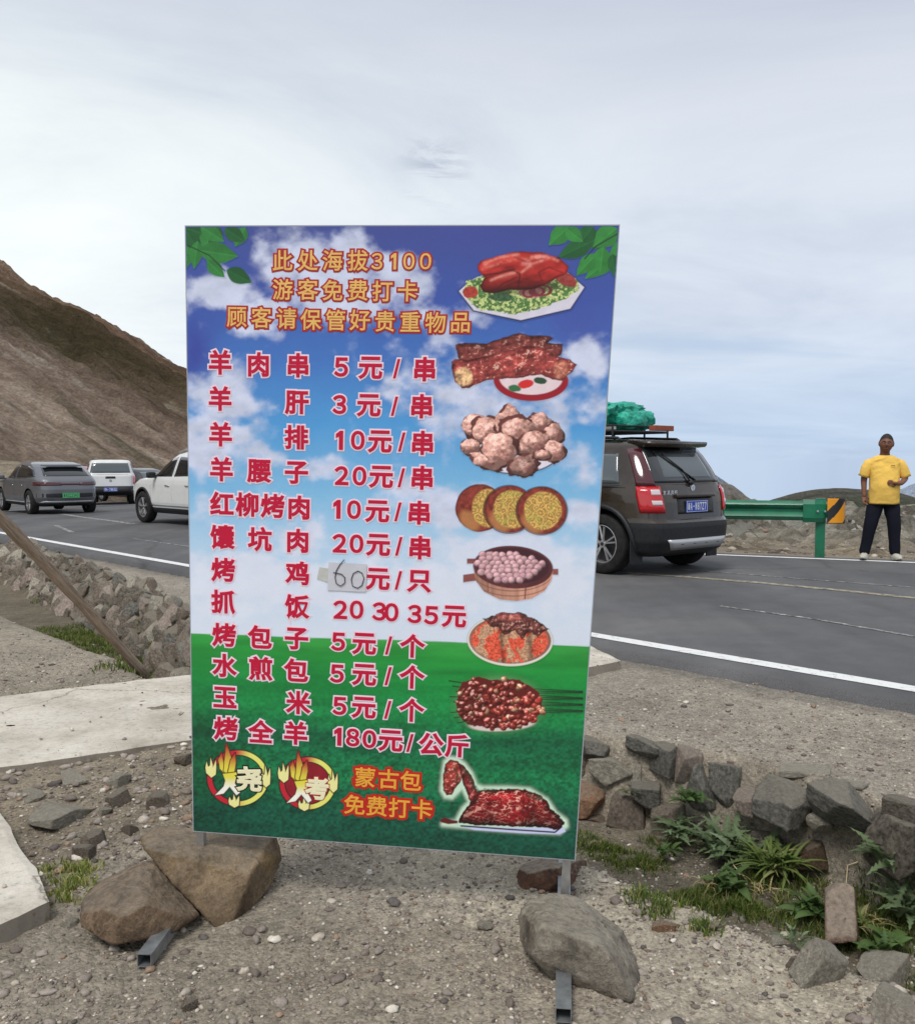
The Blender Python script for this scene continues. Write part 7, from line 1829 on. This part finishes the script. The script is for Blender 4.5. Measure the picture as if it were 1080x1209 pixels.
# head relief
V0, F0 = ICO[5]
def headshape(p):
    x, y, z = p[:, 0], p[:, 1], p[:, 2]
    X = x * .079 * (1 - .16 * np.clip(-z, 0, 1) ** 1.3 * 1.2); Y = y * .098 * (1 - .12 * np.clip(-z, 0, 1)); Z = z * .122
    f = np.clip(y, 0, 1)
    Y = Y + f ** 3 * (.022 * np.exp(-(x / .16) ** 2) * np.exp(-((z + .10) / .20) ** 2))               # nose
    Y = Y - f ** 2 * .014 * (np.exp(-((x - .36) / .2) ** 2) + np.exp(-((x + .36) / .2) ** 2)) * np.exp(-((z - .10) / .13) ** 2)   # sockets
    Y = Y + f ** 2 * .006 * np.exp(-((z - .26) / .1) ** 2)                                             # brow
    Y = Y + f ** 2 * .008 * np.exp(-(x / .3) ** 2) * np.exp(-((z + .50) / .12) ** 2)                   # lips
    Y = Y + f ** 2 * .010 * np.exp(-(x / .3) ** 2) * np.exp(-((z + .82) / .16) ** 2)                   # chin
    X = X * (1 + .10 * np.exp(-((z + .25) / .3) ** 2) * f)
    return np.stack([X, Y, Z], 1)
hd = headshape(V0) + np.array([0, .035, 1.655])
tilt = Matrix.Rotation(R(4), 3, 'Y') @ Matrix.Rotation(R(8), 3, 'X')
head = mk('head', hd, F0, SK, man, True); head.rotation_euler = (R(-3), R(-4), R(-9)); head.scale = (1.12, 1.10, 1.10); head.location = Vector((0, .03, 1.478)) - 1.10 * (Matrix.Rotation(R(-9), 3, 'Z') @ Matrix.Rotation(R(-4), 3, 'Y') @ Matrix.Rotation(R(-3), 3, 'X') @ Vector((0, .03, 1.5)))
for sg in (1, -1):
    e, f_ = ICO[3]; mk('ear', e * np.array([.012, .020, .034]) + np.array([sg * .080, .030, 1.655]), f_, SK, head, True)
    e, f_ = ICO[2]; mk('eye', e * np.array([.012, .008, .007]) + np.array([sg * .029, .117, 1.668]), f_, EYE, head, True); mk('pupil', e * .0048 + np.array([sg * .029, .125, 1.668]), f_, PUP, head, True)
    mk('eyebrow', e * np.array([.020, .005, .0045]) + np.array([sg * .030, .128, 1.686]), f_, HAIR, head, True)
e, f_ = ICO[3]; mk('mouth', e * np.array([.026, .006, .006]) + np.array([0, .132, 1.595]), f_, DKR, head, True)
hp = V0.copy(); sel = (V0[:, 2] > .12 + .50 * np.clip(V0[:, 1], 0, 1)) | ((V0[:, 1] < -.1) & (V0[:, 2] > -.35))
hv = headshape(V0) * np.array([1.07, 1.07, 1.07]) + np.array([0, .030, 1.655]); fs = F0[sel[F0].all(1)]
used = np.unique(fs); mpx = -np.ones(len(hv), int); mpx[used] = np.arange(len(used)); mk('hair', hv[used], mpx[fs], HAIR, head, True)
# shirt and trousers: lofted garments with folds
def loft(rings, N=48, n=2.5):
    """rings: centre x, y, z, half width, half depth"""
    V = []; F = []
    for (cx, cy, cz, rx, ry) in rings:
        for k in range(N):
            th = 2 * math.pi * k / N; c, s_ = math.cos(th), math.sin(th)
            V.append((cx + rx * math.copysign(abs(c) ** (2 / n), c), cy + ry * math.copysign(abs(s_) ** (2 / n), s_), cz))
    for i in range(len(rings) - 1):
        for k in range(N): F.append((i * N + k, i * N + (k + 1) % N, (i + 1) * N + (k + 1) % N, (i + 1) * N + k))
    return V, F
def dens(rings, m=5):
    r = np.array(rings, float); t = np.linspace(0, len(r) - 1, (len(r) - 1) * m + 1); return np.stack([np.interp(t, range(len(r)), r[:, k]) for k in range(r.shape[1])], 1)
def fold(o, amp, sx, sz, seed, drag=3.0):
    cv = np.array([tuple(v.co) for v in o.data.vertices]); nr = np.array([tuple(v.normal) for v in o.data.vertices])
    f = fbm(cv[:, 0] * sx + cv[:, 2] * drag, cv[:, 2] * sz + cv[:, 0] * drag, cv[:, 1] * sx, seed, 3); f = np.abs(f - .5) * -2 + .3
    cv = cv + nr * (f * amp)[:, None]; o.data.vertices.foreach_set('co', cv.ravel().astype(np.float32)); o.data.update()
g_ = MB()
g_.add(*loft(dens([(0, .01, .80, .196, .15), (0, .015, .90, .198, .16), (0, .03, 1.04, .196, .17), (0, .02, 1.16, .190, .158), (0, .005, 1.28, .196, .14), (0, 0, 1.37, .218, .122), (0, 0, 1.42, .195, .108), (0, .005, 1.46, .14, .09), (0, .01, 1.485, .088, .078)])))
for sg in (1, -1):
    ex = .258 if sg > 0 else .272
    v_, f_ = tube([(sg * .15, 0, 1.385), (sg * .20, 0, 1.36), (sg * .235, 0, 1.29), (sg * (ex - .005), -.005, 1.22), (sg * (ex + .005), -.01, 1.185)], [.06, .074, .073, .072, .076], 28, cap=False); g_.add(v_, f_)
sh = g_.build('t_shirt', YEL, man, True); fold(sh, .022, 9, 12, 4)
md = sh.modifiers.new('t', 'SOLIDIFY'); md.thickness = .004
lg_ = MB(); lg_.tube([(-.055, .148, 1.335), (-.07, .148, 1.345), (-.08, .146, 1.335), (-.095, .144, 1.345), (-.11, .140, 1.336)], .005, 5); lg_.build('chest_logo', PLASTIC, sh, True)
g_ = MB(); g_.add(*loft(dens([(0, 0, .97, .185, .13), (0, 0, .90, .192, .138), (0, 0, .82, .196, .138), (0, 0, .77, .19, .125)])))
for pts_ in ([(.10, 0, .88), (.105, 0, .78), (.135, .02, .66), (.168, .035, .50), (.20, .01, .30), (.232, -.005, .12), (.236, -.005, .085)], [(-.10, 0, .88), (-.105, 0, .78), (-.12, .015, .66), (-.14, .03, .50), (-.155, .01, .30), (-.165, -.005, .12), (-.167, -.005, .085)]):
    v_, f_ = tube([Vector(pts_[0])] + [Vector(q) for q in dens(pts_, 3)[1:]], list(np.interp(np.linspace(0, 6, 19), range(7), [.095, .106, .100, .086, .076, .070, .060])), 28, cap=False); g_.add(v_, f_)
tr_ = g_.build('trousers', TRO, man, True); fold(tr_, .022, 8, 10, 8)
for (x, y, a) in ((-.175, .045, .25), (.245, .045, -.35)):
    e, f_ = ICO[4]; q = np.sign(e) * np.abs(e) ** .8 * np.array([.050, .135, .055]); q[:, 2] = np.maximum(q[:, 2], -.040) ; q[:, 2] *= np.where(q[:, 1] > 0, 1 - .45 * (q[:, 1] / .135), 1.15)
    o = mk('shoe', q, f_, SHOE, man, True); o.location = (x, y, .046); o.rotation_euler = (0, 0, a)
    so = MB(); so.v = []; q2 = q.copy(); q2[:, 2] = np.clip(q2[:, 2], -.046, -.030); mk('sole', q2 * np.array([1.06, 1.04, 1]), f_, WHITEP, o)
def hand(wx, wy, wz, dirv, pn, sg):
    """five curled fingers grown from the palm"""
    d_ = Vector(dirv).normalized(); nn = Vector(pn).normalized(); sdv = d_.cross(nn).normalized() * sg; w = Vector((wx, wy, wz))
    nodes = [w, w + d_ * .05, w + d_ * .085]; ed = [(0, 1), (1, 2)]; rd = [(.026, .022), (.036, .017), (.036, .016)]
    for k, (off, L) in enumerate(((-.028, .060), (-.009, .072), (.010, .068), (.027, .052))):
        b0 = w + d_ * .08 + sdv * off; i0 = len(nodes); nodes += [b0, b0 + d_ * L * .45 + nn * .006, b0 + d_ * L * .75 + nn * .024, b0 + d_ * L * .80 + nn * .044]; ed += [(2, i0), (i0, i0 + 1), (i0 + 1, i0 + 2), (i0 + 2, i0 + 3)]; rd += [.0105, .0098, .009, .008]
    i0 = len(nodes); nodes += [w + d_ * .03 - sdv * .035 + nn * .005, w + d_ * .06 - sdv * .055 + nn * .02, w + d_ * .085 - sdv * .05 + nn * .036]; ed += [(1, i0), (i0, i0 + 1), (i0 + 1, i0 + 2)]; rd += [.0125, .0115, .0095]
    skin('hand', [tuple(q) for q in nodes], ed, rd, 0, SK, man, 1)
hand(-.145, .195, 1.10, (.95, .22, .05), (.1, -1, -.1), -1)
hand(.262, .035, .915, (.0, .18, -1), (-.6, .5, .1), 1)
